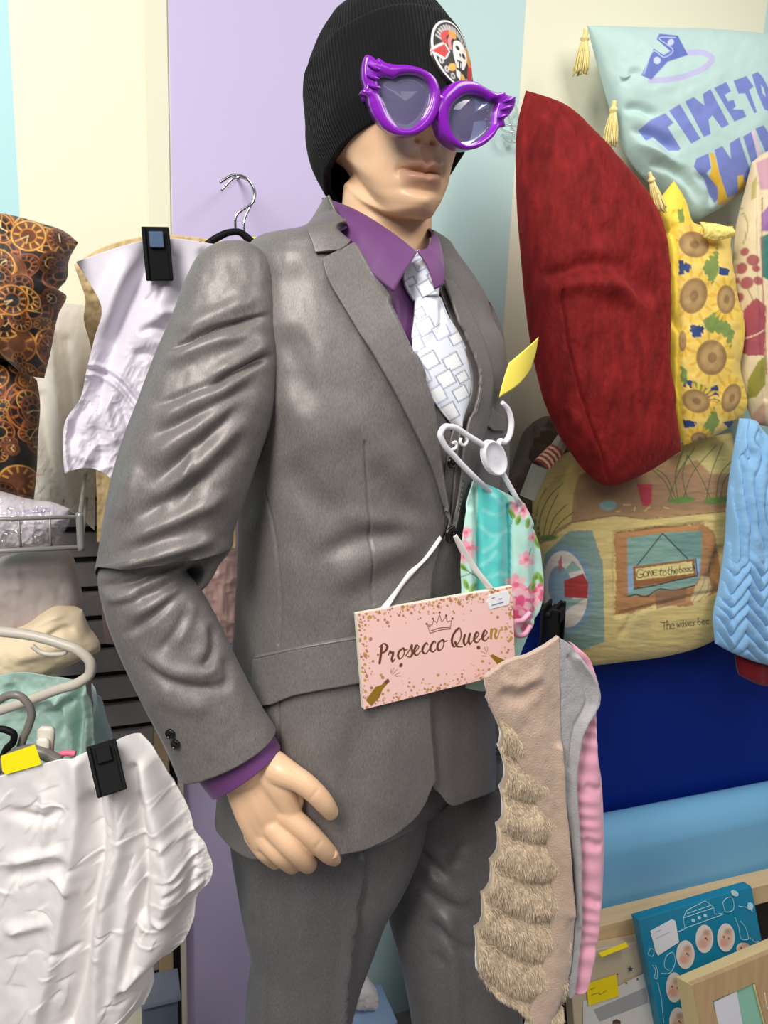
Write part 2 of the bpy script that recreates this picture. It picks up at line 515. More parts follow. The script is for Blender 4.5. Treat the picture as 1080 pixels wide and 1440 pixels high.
# ================================================================== MANNEQUIN
PSI = 42 * RAD
MF = -FH * math.cos(PSI) + RH * math.sin(PSI)      # the way the chest faces
ML = RH * math.cos(PSI) + FH * math.sin(PSI)       # its left
AX = atd(528, 500, 0.95)                            # body axis
Z0 = 1.5
TAB = np.array([  # height above the lens, half width, half depth, shift forward, shift left
    (0.175, .066, .062, .006, 0), (0.150, .074, .068, .004, 0), (0.130, .098, .074, 0, 0), (0.116, .142, .080, -.004, -.004), (0.096, .165, .088, -.004, -.003),
    (0.060, .172, .098, 0, 0), (0.020, .178, .110, .004, 0), (-0.04, .178, .120, .008, 0), (-0.11, .176, .124, .008, 0),
    (-0.20, .172, .124, .006, 0), (-0.30, .172, .126, .004, 0), (-0.40, .182, .134, .004, 0), (-0.50, .194, .142, .004, 0),
    (-0.60, .202, .148, .004, 0), (-0.70, .206, .152, .004, 0), (-0.80, .206, .152, .004, 0)])[::-1]
def S(th, h, off=0.0):
    """torso surface: angle (0 = its left, 90 = front, 180 = its right), height"""
    th, h = _b(th, h)
    q = cspline(TAB[:, 0], TAB[:, 1:], h)
    a, b, f, l = [q[..., i] for i in range(4)]
    e = 2 / 2.35
    c, s = np.cos(th), np.sin(th)
    x = np.sign(c) * np.abs(c)**e * (a + off); y = np.sign(s) * np.abs(s)**e * (b + off)
    P = np.empty(th.shape + (3,))
    P[:] = np.array([AX[0], AX[1], Z0])
    z = h - 0.20 * np.maximum(x, 0) * sstep(0.0, 0.08, h)
    return P + (x + l)[..., None] * ML + (y + f)[..., None] * MF + z[..., None] * ZU
_TH, _HH = np.meshgrid(np.linspace(0, 2*math.pi, 721), np.linspace(-0.8, 0.17, 486))
_P = S(_TH, _HH); _N = gnormal(_P)
_ctr = np.array([AX[0], AX[1], Z0]) + _HH[..., None]*ZU
_N = _N * np.sign(np.einsum('ijk,ijk->ij', _N, _P - _ctr))[..., None]
_face = np.einsum('ijk,ijk->ij', _N, CAM - _P) > 0
_PX, _PY = proj(_P)
def pick(px, py):
    d = (_PX - px)**2 + (_PY - py)**2 + np.where(_face, 0, 1e9)
    i = np.unravel_index(np.argmin(d), d.shape)
    return _TH[i], _HH[i]
def edge_theta(poly, hs, lo, hi):
    """angle at which the ring of each height crosses a drawn front edge"""
    poly = res(np.asarray(poly, float), 200); th = np.linspace(lo, hi, 600) * RAD
    out = []
    for h in hs:
        X, Y = proj(S(th, np.full(600, h)))
        out.append(th[np.argmin(np.abs(X - np.interp(Y, poly[:, 1], poly[:, 0])))])
    out = np.array(out); k = np.ones(13) / 13
    return np.convolve(np.pad(out, 6, mode='edge'), k, 'valid')

suit_m = mat('grey_suiting', (117, 112, 110), 0.44, metal=.2, sheen=0.15, sheen_tint=(170, 180, 210), spec=0.35, var=(800, .24, (1, 1, .3)), bump=(520, .12, .0008, (1, 1, .3)))
suit_in = mat('dark_lining', (40, 39, 44), 0.5)
purple_m = mat('purple_cotton', (98, 52, 106), 0.62, sheen=0.2, var=(40, .06), bump=(700, .1, .0005))
skin_m = mat('mannequin_skin', None, 0.36, attr=True, spec=0.45, sss=0.04)
black_btn = mat('black_button', (18, 18, 20), 0.22, spec=0.6)

man = thing('mannequin', 'male shop mannequin in a grey suit, purple shirt and patterned tie', 'mannequin', (AX[0], AX[1], 0))

# ---- jacket body
ER = [(466, 286), (478, 305), (512, 362), (545, 425), (580, 500), (604, 560), (614, 620), (621, 690), (627, 748), (610, 800), (606, 900), (606, 1000), (613, 1086), (618, 1200)]
EL = [(606, 290), (612, 340), (620, 409), (633, 442), (648, 485), (665, 529), (660, 560), (650, 600), (641, 660), (630, 745), (602, 800), (600, 1000), (608, 1085), (622, 1125), (640, 1200)]
hs = np.linspace(-0.74, 0.165, 260)
thR = edge_theta(ER, hs, 60, 170); thL = edge_theta(EL, hs, 20, 125)
hemR = [(613, 1086), (607, 1112), (593, 1140), (565, 1168), (530, 1190), (500, 1199), (450, 1206), (400, 1207), (345, 1206), (318, 1187), (304, 1168)]
hemL = [(608, 1085), (620, 1112), (640, 1136), (668, 1128), (698, 1110)]
def hem_u(poly):
    r = []
    for px, py in res(poly, 30):
        t, h = pick(px, py)
        a, b = np.interp(h, hs, thR), np.interp(h, hs, thL)
        r.append(((t - a) / (b + 2*math.pi - a), h))
    return r
hr = [q for q in hem_u(hemR)]
hl = []
for px, py in res(hemL, 20):
    t, h = pick(px, py)
    a, b = np.interp(h, hs, thR), np.interp(h, hs, thL)
    tt = t if t > a else t + 2*math.pi
    hl.append(((tt - a) / (b + 2*math.pi - a), h))
pts_ = sorted([q for q in hr if q[0] >= 0] + [q for q in hl if q[0] <= 1.0])
pu = np.array([q[0] for q in pts_]); ph = np.array([q[1] for q in pts_])
NU, NV = 400, 380
uu = np.concatenate([np.linspace(0, 0.46, 270, endpoint=False), np.linspace(0.46, 0.86, 50, endpoint=False), np.linspace(0.86, 1, 80)])
h_hem = np.interp(uu, pu, ph, left=ph[0], right=ph[-1])
k5 = np.ones(7)/7; h_hem = np.convolve(np.pad(h_hem, 3, mode='edge'), k5, 'valid')
htop = 0.135
vv = np.linspace(0, 1, NV)[:, None]
Hh = htop + (h_hem[None] - htop) * vv
Ra, Lb = np.interp(Hh, hs, thR), np.interp(Hh, hs, thL)
Th = Ra + uu[None] * (Lb + 2*math.pi - Ra)
und = -0.008 * sstep(0.90, 0.97, uu)[None] * sstep(-0.2, -0.3, Hh)      # the left front lies under the right one
JP = S(Th, Hh, und)
JN = gnormal(JP); sg = np.sign(np.einsum('ijk,ijk->ij', JN, JP - (np.array([AX[0], AX[1], Z0]) + Hh[..., None]*ZU)))
JN = JN * np.median(sg)
jx, jy = proj(JP)
vis = (uu < 0.5)[None] | (uu > 0.86)[None]
jf = folds(jx, jy, [
    ([(455, 840), (500, 800), (560, 770), (615, 752)], 20, .005), ([(430, 790), (500, 760), (600, 745)], 14, -.005),
    ([(470, 720), (540, 735), (610, 745)], 16, .004), ([(395, 640), (440, 700), (500, 730)], 26, -.006),
    ([(520, 640), (560, 700), (610, 738)], 16, -.004), ([(460, 560), (520, 620), (590, 700)], 30, .005),
    ([(395, 530), (430, 600), (480, 650)], 24, .004), ([(400, 450), (420, 520), (440, 590)], 24, -.004),
    ([(480, 860), (530, 820), (600, 790)], 18, -.004), ([(340, 900), (350, 780), (360, 700)], 14, .004),
    ([(400, 760), (420, 830), (430, 900)], 22, .003), ([(440, 1000), (450, 1100), (455, 1200)], 34, .004),
    ([(540, 1000), (545, 1100), (545, 1180)], 30, .004), ([(500, 990), (500, 1100), (498, 1195)], 26, -.004),
    ([(390, 1020), (385, 1120), (380, 1200)], 24, -.003), ([(650, 960), (650, 1040), (648, 1120)], 16, -.003),
    ([(512, 622), (518, 700), (522, 780), (525, 850)], 1.8, -.0026, 0, 1),
    ([(372, 692), (385, 745), (394, 810), (395, 880), (393, 905)], 1.8, -.0026, 0, 1), ([(391, 985), (391, 1060), (390, 1110)], 1.8, -.0026, 0, 1),
]) * vis
jf = jf + 0.0022 * fbm(jx/60, jy/90, 0, 3, 5) * vis
JP = JP + JN * jf[..., None]
V, F = shellgrid(JP, JN, 0.0022)
jacket = mesh('jacket', V, F, suit_m, man)
JB = BVHTree.FromPolygons([tuple(v) for v in JP.reshape(-1, 3)], [tuple(int(q) for q in f) for f in gfaces(NV, NU)])
# full torso (used to lay the pieces under the jacket)
TP = S(_TH, _HH, 0.0)[::3, ::3]
TB = BVHTree.FromPolygons([tuple(v) for v in TP.reshape(-1, 3)], [tuple(int(q) for q in f) for f in gfaces(*TP.shape[:2])])

def cast(bvh, X, Y):
    d = ray(X, Y); sh = X.shape
    P = np.full(sh + (3,), np.nan); N = np.zeros(sh + (3,))
    C = Vector(CAM)
    for i in np.ndindex(sh):
        hit = bvh.ray_cast(C, Vector(d[i]).normalized())
        if hit[0] is not None:
            P[i] = hit[0]; n = np.array(hit[1]); N[i] = n if n @ (CAM - P[i]) > 0 else -n
    t = np.einsum('...k,k->...', P - CAM, FW)          # camera depth; fill gaps with neighbours
    bad = np.isnan(t)
    for _ in range(300):
        if not bad.any(): break
        tp = np.pad(t, 1, constant_values=np.nan); np_ = np.pad(N, ((1,1),(1,1),(0,0)))
        for dy, dx in ((0,1),(2,1),(1,0),(1,2)):
            c = tp[dy:dy+sh[0], dx:dx+sh[1]]; n = np_[dy:dy+sh[0], dx:dx+sh[1]]
            g = bad & ~np.isnan(c); t[g] = c[g]; N[g] = n[g]; bad = np.isnan(t)
    return CAM + d * t[..., None], N
def smooth2(A, k=2):
    for _ in range(k):
        B = np.pad(A, ((1,1),(1,1)) + ((0,0),)*(A.ndim-2), mode='edge')
        A = (B[:-2,1:-1] + B[2:,1:-1] + B[1:-1,:-2] + B[1:-1,2:] + 4*A) / 8
    return A
def drape(bvh, ra, rb, nu, nv, off, th=0.0016, relief=None, smooth=True, sm=3):
    """a strip between two drawn rails, laid on a surface and lifted by off (number or function of u, v)"""
    A, B = res(ra, nv, smooth), res(rb, nv, smooth)
    u = np.linspace(0, 1, nu)[None, :, None]
    G = A[:, None] * (1-u) + B[:, None] * u
    P, N = cast(bvh, G[..., 0], G[..., 1])
    P, N = smooth2(P, sm), nrm(smooth2(N, sm + 6))
    U, Vv = np.broadcast_to(u[..., 0], (nv, nu)), np.broadcast_to(np.linspace(0, 1, nv)[:, None], (nv, nu))
    o = off(U, Vv) if callable(off) else np.full((nv, nu), off)
    if relief is not None: o = o + relief(G[..., 0], G[..., 1])
    P = P + N * o[..., None]
    n2 = gnormal(P)
    if np.median(np.einsum('ijk,ijk->ij', n2, N)) < 0: n2 = -n2
    return shellgrid(P, n2, th), P, n2
def lift(a, b, w=0.25):
    return lambda u, v: a + (b - a) * np.clip(1 - u / w, 0, 1) ** 2

# ---- lapels, collar, flaps
(V, F), P, n2 = drape(JB, [(452, 366), (458, 392), (483, 438), (530, 515), (576, 600), (610, 676), (621, 716)],
            [(498, 343), (520, 378), (548, 430), (582, 504), (606, 562), (616, 622), (626, 738)], 30, 110, lambda u, v: .0075 + .002*np.exp(-((1-u)/.25)**2), .003)
mesh('lapel', V, F, suit_m, jacket)
(V, F), P, n2 = drape(JB, [(457, 285), (440, 312), (430, 324), (436, 342), (442, 359)], [(463, 286), (475, 308), (493, 338), (489, 347), (474, 357)], 26, 60, lambda u, v: .005 + .004*u, .003, sm=10)
mesh('collar', V, F, suit_m, jacket)
(V, F), P, n2 = drape(JB, [(634, 396), (654, 432), (673, 472), (688, 520), (690, 560), (676, 620), (655, 680), (634, 740)],
            [(618, 396), (632, 438), (647, 482), (664, 527), (660, 560), (650, 600), (641, 660), (630, 742)], 26, 110, lambda u, v: .004 + .005*u, .003)
mesh('lapel', V, F, suit_m, jacket)
(V, F), P, n2 = drape(JB, [(358, 926), (420, 910), (505, 893), (600, 878)], [(358, 984), (362, 988), (420, 975), (505, 958), (602, 940)], 24, 90, lambda u, v: .0045 + .003*u, .003)
mesh('pocket_flap', V, F, suit_m, jacket)
(V, F), P, n2 = drape(JB, [(362, 920), (430, 905), (503, 892)], [(362, 928), (430, 912), (503, 899)], 8, 60, lambda u, v: .0055*np.sin(np.pi*np.clip(u, .05, .95)), .002)
mesh('pocket_welt', V, F, suit_m, jacket)
(V, F), P, n2 = drape(JB, [(684, 560), (692, 578), (708, 588)], [(676, 592), (690, 606), (708, 606)], 14, 30, .004, .003, smooth=False)
mesh('breast_pocket_welt', V, F, suit_m, jacket)

def disc_button(name, bvh_or_pt, px, py, r, mat_, parent, lift_=.004, n=None, tilt=0):
    if isinstance(bvh_or_pt, BVHTree):
        P, N = cast(bvh_or_pt, np.array([[px]], float), np.array([[py]], float)); P, N = P[0, 0], N[0, 0]
    else: P, N = np.asarray(bvh_or_pt, float), np.asarray(n, float)
    N = nrm(N); a = nrm(np.cross(N, [0, 0, 1.0])); b = np.cross(N, a); P = P + N * lift_
    th = np.linspace(0, 2*math.pi, 28, endpoint=False)
    rows = []
    for rr, z in ((.99, -.0012), (1, .0), (.97, .0016), (.86, .0021), (.76, .0014), (.62, .0009), (.3, .0008), (.05, .0008)):
        rows.append(P + r*rr*(np.cos(th)[:, None]*a + np.sin(th)[:, None]*b) + N*z)
    G = np.array(rows); V = G.reshape(-1, 3)
    F = [tuple(f) for f in gfaces(8, 28, True)] + [tuple(range(7*28, 8*28)), tuple(range(27, -1, -1))]
    for sx in (-1, 1):             # thread bars in the middle
        V2, F2 = box(P + a*sx*r*.14 + N*.0012, a*r*.05, b*r*.22, N*.0006); F += [tuple(q + len(V) for q in f) for f in F2]; V = np.concatenate([V, V2])
    return mesh(name, V, F, mat_, parent)
disc_button('button', JB, 630, 750, .0105, black_btn, jacket, .006)

# ---- sleeves
def armloft(pairs, Dk, depth=0.82, n=150, m=260, rel=None):
    pairs = np.asarray(pairs, float).reshape(-1, 4); k_ = np.linspace(0, 1, len(pairs))
    Dk = np.interp(k_, np.linspace(0, 1, len(Dk)), Dk); dk = np.full(len(pairs), float(depth)) if np.isscalar(depth) else np.interp(k_, np.linspace(0, 1, len(depth)), depth)
    q = res(np.c_[pairs, Dk, dk], m); Dv, dp = q[:, 4], q[:, 5]
    L, R = atd(q[:, 0], q[:, 1], Dv), atd(q[:, 2], q[:, 3], Dv)
    C = (L + R) / 2; A = (R - L) / 2; r = np.linalg.norm(A, axis=1)
    T = nrm(np.gradient(C, axis=0)); An = nrm(A)
    B = nrm(np.cross(An, T)); vd = nrm(CAM - C)
    B = B * np.sign(np.einsum('ij,ij->i', B, vd))[:, None]
    th = np.arange(n) / n * 2 * math.pi
    e = 0.93
    cx = np.sign(np.cos(th))*np.abs(np.cos(th))**e; sy = np.sign(np.sin(th))*np.abs(np.sin(th))**e
    P = C[:, None] + cx[None, :, None]*A[:, None] + sy[None, :, None]*(B*(r*dp)[:, None])[:, None]
    N = nrm(P - C[:, None])
    if rel is not None:
        X, Y = proj(P); front = np.clip(np.einsum('ijk,ijk->ij', N, nrm(CAM - P)) * 2.2, 0, 1)
        P = P + N * (rel(X, Y) * front)[..., None]
    return P, N
arm_pairs = [((322, 352), (350, 349)), ((284, 361), (377, 366)), ((264, 392), (386, 408)), ((247, 437), (390, 462)), ((220, 502), (390, 522)),
    ((197, 565), (383, 582)), ((175, 622), (362, 648)), ((158, 682), (343, 706)), ((147, 742), (328, 748)), ((140, 798), (320, 776)), ((140, 815), (304, 786)),
    ((142, 823), (276, 792)), ((144, 834), (262, 801)), ((153, 868), (279, 829)), ((168, 908), (299, 864)), ((188, 952), (322, 912)), ((210, 996), (346, 960)), ((231, 1036), (366, 997)), ((253, 1086), (387, 1031))]
sl = [([(228, 500), (262, 480), (300, 462), (345, 450), (384, 440)], 5, -.0055, .4), ([(222, 515), (265, 496), (310, 478), (360, 470)], 13, .0045), ([(236, 468), (285, 450), (330, 430), (375, 415)], 14, .0030),
    ([(285, 556), (320, 528), (355, 510), (390, 494)], 6, -.0050, .3), ([(290, 535), (335, 505), (386, 478)], 13, .0040), ([(208, 578), (250, 560), (300, 540), (340, 515)], 8, -.0030), ([(205, 620), (260, 592), (320, 560), (368, 530)], 11, -.0036, .2),
    ([(200, 600), (255, 574), (320, 538), (370, 505)], 16, .0038), ([(205, 690), (250, 650), (300, 608), (352, 556)], 12, -.0040, .2), ([(190, 665), (240, 628), (295, 585), (350, 535)], 17, .0040), ([(225, 735), (275, 690), (320, 640), (350, 600)], 13, -.0042), ([(210, 715), (262, 668), (310, 622), (352, 580)], 15, .0036),
    ([(255, 690), (262, 660), (280, 620)], 6, .0022), ([(190, 640), (186, 690), (175, 740)], 14, .0030),
    ([(160, 770), (215, 745), (280, 715), (335, 690)], 14, .005), ([(185, 730), (240, 700), (300, 660)], 12, -.004),
    ([(150, 800), (200, 785), (250, 770), (310, 755)], 12, .008),
    ([(140, 836), (165, 842), (200, 838)], 9, .0030), ([(258, 812), (215, 834), (165, 850), (150, 852)], 8, -.0026), ([(262, 824), (225, 860), (182, 888), (160, 892)], 9, -.0030, .2), ([(260, 816), (222, 846), (170, 870)], 11, .0026),
    ([(268, 845), (250, 888), (215, 922)], 9, -.0026), ([(272, 838), (262, 880), (240, 915)], 11, .0022), ([(296, 872), (300, 915), (280, 948)], 9, -.0030), ([(286, 868), (286, 910), (268, 940)], 11, .0022), ([(318, 918), (322, 950), (312, 980)], 9, -.0020),
    ([(182, 912), (215, 944), (255, 962), (300, 966), (332, 952)], 9, -.0036, .25), ([(200, 918), (240, 942), (290, 946), (320, 930)], 12, .0030), ([(210, 965), (250, 990), (310, 996)], 16, .0026)]
sl.append(([(144, 824), (185, 818), (225, 803), (262, 789)], 6, -.0045, .2, 1))
sl = [(s_[0], s_[1]*.85, s_[2]*1.5) + tuple(s_[3:]) for s_ in sl]
def sl_rel(X, Y): return folds(X, Y, sl) + 0.0025 * fbm(X/45, Y/60, 1.5, 3, 21)
P, N = armloft(arm_pairs, [.838, .832, .825, .818, .81, .80, .79, .782, .780, .780, .776, .77, .768, .768, .768, .768, .768, .768, .768], [.8]*9 + [.84, .84, .64, .74] + [.8]*7, 170, 320, sl_rel)
tip = P[0].mean(0) + np.array([0, 0, .003])
inn = P[-1] - (P[-1] - P[-1].mean(0)) * 0.06
G = np.concatenate([P, inn[None], (inn + (P[-12].mean(0) - P[-1].mean(0)))[None]])
V = np.concatenate([G.reshape(-1, 3), tip[None]]); n = P.shape[1]
F = [tuple(f) for f in gfaces(G.shape[0], n, True)] + [((j+1) % n, j, len(V)-1) for j in range(n)]
sleeve = mesh('sleeve', V, F, suit_m, jacket)
for px, py in ((240, 1032), (247, 1045)):
    t = None
    X, Y = proj(P); NNc = np.einsum('ijk,ijk->ij', N, nrm(CAM - P)); d = (X-px)**2 + (Y-py)**2 + np.where(NNc > .05, 0, 1e6)
    i = np.unravel_index(np.argmin(d), d.shape)
    disc_button('cuff_button', P[i], px, py, .0052, black_btn, jacket, .002, n=N[i] * 0.8 + nrm(CAM - P[i]) * 0.35)
# its left sleeve hangs behind the clothes on the chest
lp = [((665, 420), (690, 432)), ((662, 440), (702, 452)), ((655, 500), (712, 505)), ((650, 600), (716, 602)), ((648, 720), (714, 722)), ((650, 850), (716, 850)), ((655, 1000), (718, 1000)), ((660, 1090), (716, 1090))]
P, N = armloft(lp, [1.06, 1.07, 1.08, 1.09, 1.10, 1.10, 1.08, 1.06], 1.15, 60, 90)
V = np.concatenate([P.reshape(-1, 3), P[0].mean(0)[None]]); n = P.shape[1]
F = [tuple(f) for f in gfaces(P.shape[0], n, True)] + [((j+1) % n, j, len(V)-1) for j in range(n)] + [tuple((P.shape[0]-1)*n + j for j in range(n))]
mesh('sleeve', V, F, suit_m, jacket)

# ---- shirt: front, collar, cuff
hs2 = np.linspace(0, 1, 80); th2 = np.linspace(20, 195, 110) * RAD
TT, HH2 = np.meshgrid(th2, hs2[::-1]); HH2 = -.25 + HH2*(.25 + .078 + .050*sstep(112, 145, TT/RAD)); P = S(TT, HH2, -0.009); px_, py_ = proj(P)
N = gnormal(P); N = N * np.sign(np.median(np.einsum('ijk,ijk->ij', N, P - np.array([AX[0], AX[1], Z0]))))
P = P + N * folds(px_, py_, [([(556, 425), (560, 460), (572, 500)], 4, .004, 0, 1), ([(548, 420), (553, 450), (565, 490)], 4, -.003)])[..., None]
V, F = shellgrid(P, N, .002); shirt = mesh('shirt', V, F, purple_m, man)
SB = BVHTree.FromPolygons([tuple(v) for v in P.reshape(-1, 3)], [tuple(int(q) for q in f) for f in gfaces(*P.shape[:2])])
# collar stand + fold-over leaves as a lofted band around the neck
NC = np.array([AX[0], AX[1], 0]) + MF * 0.006
def neckpt(th, z, r, k=1.0):
    return NC + ML * (np.cos(th) * r * 1.02)[..., None] + MF * (np.sin(th) * r * k)[..., None] + ZU * np.asarray(z)[..., None]
def leaf(top_px, bot_px, D0, nu=40, nv=24, bulge=.006):
    A, B = res(top_px, nu), res(bot_px, nu)
    Da = np.interp(np.linspace(0, 1, nu), np.linspace(0, 1, len(D0)), [d[0] for d in D0]); Db = np.interp(np.linspace(0, 1, nu), np.linspace(0, 1, len(D0)), [d[1] for d in D0])
    v = np.linspace(0, 1, nv)[:, None, None]
    PA, PB = atd(A[:, 0], A[:, 1], Da), atd(B[:, 0], B[:, 1], Db)
    P = PA[None]*(1-v) + PB[None]*v
    N = gnormal(P); N = N * np.sign(np.median(np.einsum('ijk,ijk->ij', N, CAM - P)))
    return P + N * (bulge * np.sin(np.pi*v[..., 0]))[..., None], N
P, N = leaf([(459, 279), (490, 290), (530, 312), (562, 334), (587, 354)], [(457, 288), (476, 325), (506, 367), (532, 392), (554, 409)],
            [(.935, .93), (.885, .872), (.862, .84), (.850, .822), (.848, .815)])
V, F = shellgrid(P, N, .0022)
mesh('collar_leaf', V, F, purple_m, shirt)
P, N = leaf([(588, 352), (598, 350), (606, 340), (608, 325), (595, 320)], [(612, 406), (620, 402), (626, 385), (618, 348), (597, 320)],
            [(.853, .842), (.868, .855), (.893, .89), (.92, .93), (.94, .95)], bulge=.004)
V, F = shellgrid(P, N, .0022)
mesh('collar_leaf', V, F, purple_m, shirt)
th = np.linspace(0, 2*math.pi, 72, endpoint=False)
zt_ = 1.5 + np.where(np.sin(th) > 0, .143, .158) + 0.0*th; zt_ = 1.632 - .034*np.sin(th)
G = np.stack([neckpt(th, zt_ - .035, .070, .98), neckpt(th, zt_, .0655, .98), neckpt(th, zt_, .0635, .98), neckpt(th, zt_ - .035, .067, .98)])
mesh('collar_stand', G.reshape(-1, 3), [tuple(f) for f in gfaces(4, 72, True)], purple_m, shirt)
P, N = armloft([((268, 1072), (377, 1026)), ((282, 1093), (385, 1040)), ((299, 1116), (393, 1055))], [.77, .768, .766], .8, 90, 30)
inn = P[-1] - (P[-1] - P[-1].mean(0)) * 0.05; inn0 = P[0] - (P[0] - P[0].mean(0)) * 0.05
G = np.concatenate([inn0[None], P, inn[None], inn0[None]])
mesh('cuff', G.reshape(-1, 3), [tuple(f) for f in gfaces(G.shape[0], 90, True)], purple_m, shirt)

# ---- tie
tie_m = mat('tie_silk', None, 0.32, attr=True, sheen=0.2)
def tie_paint(P):
    X, Y = proj(P); p = Paint(X.ravel(), Y.ravel(), (232, 236, 246))
    for (cx, cy, s) in ((598, 459, 15), (584, 484, 14), (604, 507, 15), (620, 466, 14), (636, 509, 15), (627, 533, 15), (614, 556, 16), (594, 531, 14), (648, 553, 13), (631, 580, 16), (641, 476, 11), (590, 440, 9), (599, 405, 14), (591, 372, 11), (609, 389, 9), (578, 396, 8), (650, 530, 10), (612, 582, 9)):
        if not s: continue
        q = np.array([(cx + .35*s, cy - .98*s), (cx + .98*s, cy + .25*s), (cx - .3*s, cy + .98*s), (cx - .95*s, cy - .2*s)])
        p.poly(q, (246, 247, 250), 1); dark = (130, 134, 156) if (cx + cy) % 3 else (150, 158, 205)
        for a in range(4): p.stroke([q[a], q[(a+1) % 4]], 1.8, dark, .85)
    return p.c
A_ = [(577, 424), (575, 455), (572, 480), (577, 510), (592, 545), (612, 575), (634, 600)]; B_ = [(611, 424), (622, 450), (637, 472), (650, 500), (656, 530), (655, 560), (640, 598)]
(V, F), P, n2 = drape(SB, A_, B_, 60, 120, lambda u, v: .004 + .010*np.sin(np.pi*np.clip(u, .04, .96))**.6 + .004*(1-v), .003,
    relief=lambda X, Y: folds(X, Y, [([(606, 428), (608, 450), (604, 480)], 4, -.004), ([(590, 430), (588, 460), (586, 490)], 7, .002)]))
c = tie_paint(P); tie = mesh('tie', V, F, tie_m, man, col=np.concatenate([c, c]))
A_ = [(588, 357), (572, 372), (563, 392), (566, 405), (578, 426)]; B_ = [(592, 357), (606, 372), (611, 392), (611, 408), (609, 427)]
(V, F), P, n2 = drape(SB, A_, B_, 44, 60, lambda u, v: .002 + (.006 + .015*sstep(.05, .5, v))*np.sin(np.pi*np.clip(u, .03, .97))**.6, .004,
    relief=lambda X, Y: folds(X, Y, [([(566, 398), (580, 408), (590, 424)], 3, -.003), ([(572, 380), (585, 384), (598, 376)], 4, -.002)]))
c = tie_paint(P); mesh('knot', V, F, tie_m, tie, col=np.concatenate([c, c]))

# ---- waistcoat strips showing between tie and jacket
wa = [(650, 466), (657, 500), (660, 535), (654, 575), (640, 605), (631, 650), (622, 710)]; wb = [(662, 480), (676, 520), (678, 560), (668, 605), (655, 660), (642, 745), (634, 790)]
(V, F), P, n2 = drape(TB, wa, wb, 14, 80, -.003, .002)
wst = mesh('waistcoat', V, F, suit_m, man)
(V, F), P, n2 = drape(TB, [(604, 536), (618, 568), (634, 594), (642, 612), (640, 650), (627, 720)], [(585, 565), (592, 600), (600, 640), (606, 690), (612, 760)], 14, 60, -.005, .002)
mesh('waistcoat_front', V, F, suit_m, wst)
disc_button('button', TB, 634, 650, .0068, black_btn, wst, .002)

# ---- trousers
tr_m = mat('shaded_suiting', (104, 101, 103), 0.46, metal=.2, sheen=0.15, sheen_tint=(170, 180, 210), spec=0.35, var=(800, .24, (1, 1, .3)), bump=(520, .12, .0008, (1, 1, .3)))  # darker copy of the suiting; shade below the jacket put into the colour
def leg_rel(st, seed):
    return lambda X, Y: folds(X, Y, st) + .003*fbm(X/50, Y/90, 2.5, 3, seed)
rl = [((322, 1090), (600, 1090)), ((326, 1190), (596, 1182)), ((334, 1235), (575, 1235)), ((343, 1285), (548, 1282)), ((354, 1335), (528, 1335)), ((348, 1390), (508, 1388)), ((344, 1445), (493, 1445)), ((344, 1550), (480, 1550)), ((345, 1700), (468, 1700)), ((348, 1840), (462, 1840))]
P, N = armloft(rl, [.93, .93, .925, .92, .915, .91, .91, .91, .91, .91], [.6, .62, .72, .8, .85, .9, .95, 1, 1, 1], 110, 200,
    leg_rel([([(505, 1205), (494, 1290), (482, 1380), (474, 1480)], 5, .016, 0, 1), ([(362, 1210), (368, 1300), (372, 1380), (373, 1450)], 3, -.003, .3, 1), ([(352, 1250), (348, 1320), (356, 1380)], 9, .006),
             ([(335, 1280), (350, 1300), (362, 1310)], 9, -.006), ([(340, 1360), (355, 1375), (365, 1380)], 9, -.006), ([(425, 1230), (420, 1330), (425, 1440)], 22, .005), ([(395, 1230), (392, 1330), (392, 1440)], 14, -.004)], 3))
V = P.reshape(-1, 3); n = P.shape[1]; F = [tuple(f) for f in gfaces(P.shape[0], n, True)] + [tuple((P.shape[0]-1)*n + j for j in range(n)), tuple(range(n-1, -1, -1))]
ll = [((560, 1060), (706, 1060)), ((556, 1160), (718, 1150)), ((547, 1230), (726, 1220)), ((546, 1285), (730, 1280)), ((560, 1335), (732, 1330)), ((572, 1390), (732, 1385)), ((580, 1445), (734, 1445)), ((586, 1550), (728, 1550)), ((590, 1700), (715, 1700))]
P2, N2 = armloft(ll, [1.02, 1.02, 1.015, 1.01, 1.0, 1.0, 1.0, 1.0, 1.0], [.75, .75, .8, .85, .9, .95, 1, 1, 1], 110, 200,
    leg_rel([([(575, 1190), (605, 1215), (632, 1238)], 6, -.006), ([(580, 1172), (610, 1195), (640, 1215)], 8, .005), ([(580, 1240), (615, 1265), (660, 1290)], 7, -.006), ([(595, 1225), (630, 1250), (668, 1272)], 9, .005),
             ([(595, 1290), (625, 1315), (665, 1350)], 6, -.007), ([(600, 1275), (640, 1305), (680, 1335)], 9, .005), ([(608, 1335), (620, 1350), (632, 1362)], 5, -.004), ([(660, 1180), (645, 1200), (640, 1225)], 7, -.005),
             ([(632, 1290), (640, 1370), (644, 1450)], 10, .006, 0, 1)], 9))
V2 = P2.reshape(-1, 3); F2 = [tuple(f) for f in gfaces(P2.shape[0], n, True)] + [tuple((P2.shape[0]-1)*n + j for j in range(n)), tuple(range(n-1, -1, -1))]
hp_t = np.linspace(0, 2*math.pi, 80, endpoint=False); hz = np.linspace(-0.44, -0.60, 16)
HT, HZ = np.meshgrid(hp_t, hz); HP = S(HT, HZ, -.05)
V, F = join([(V, F), (V2, F2), (HP.reshape(-1, 3), [tuple(f) for f in gfaces(16, 80, True)] + [tuple(range(15*80, 16*80))])])
trou = mesh('trousers', V, F, tr_m, man)

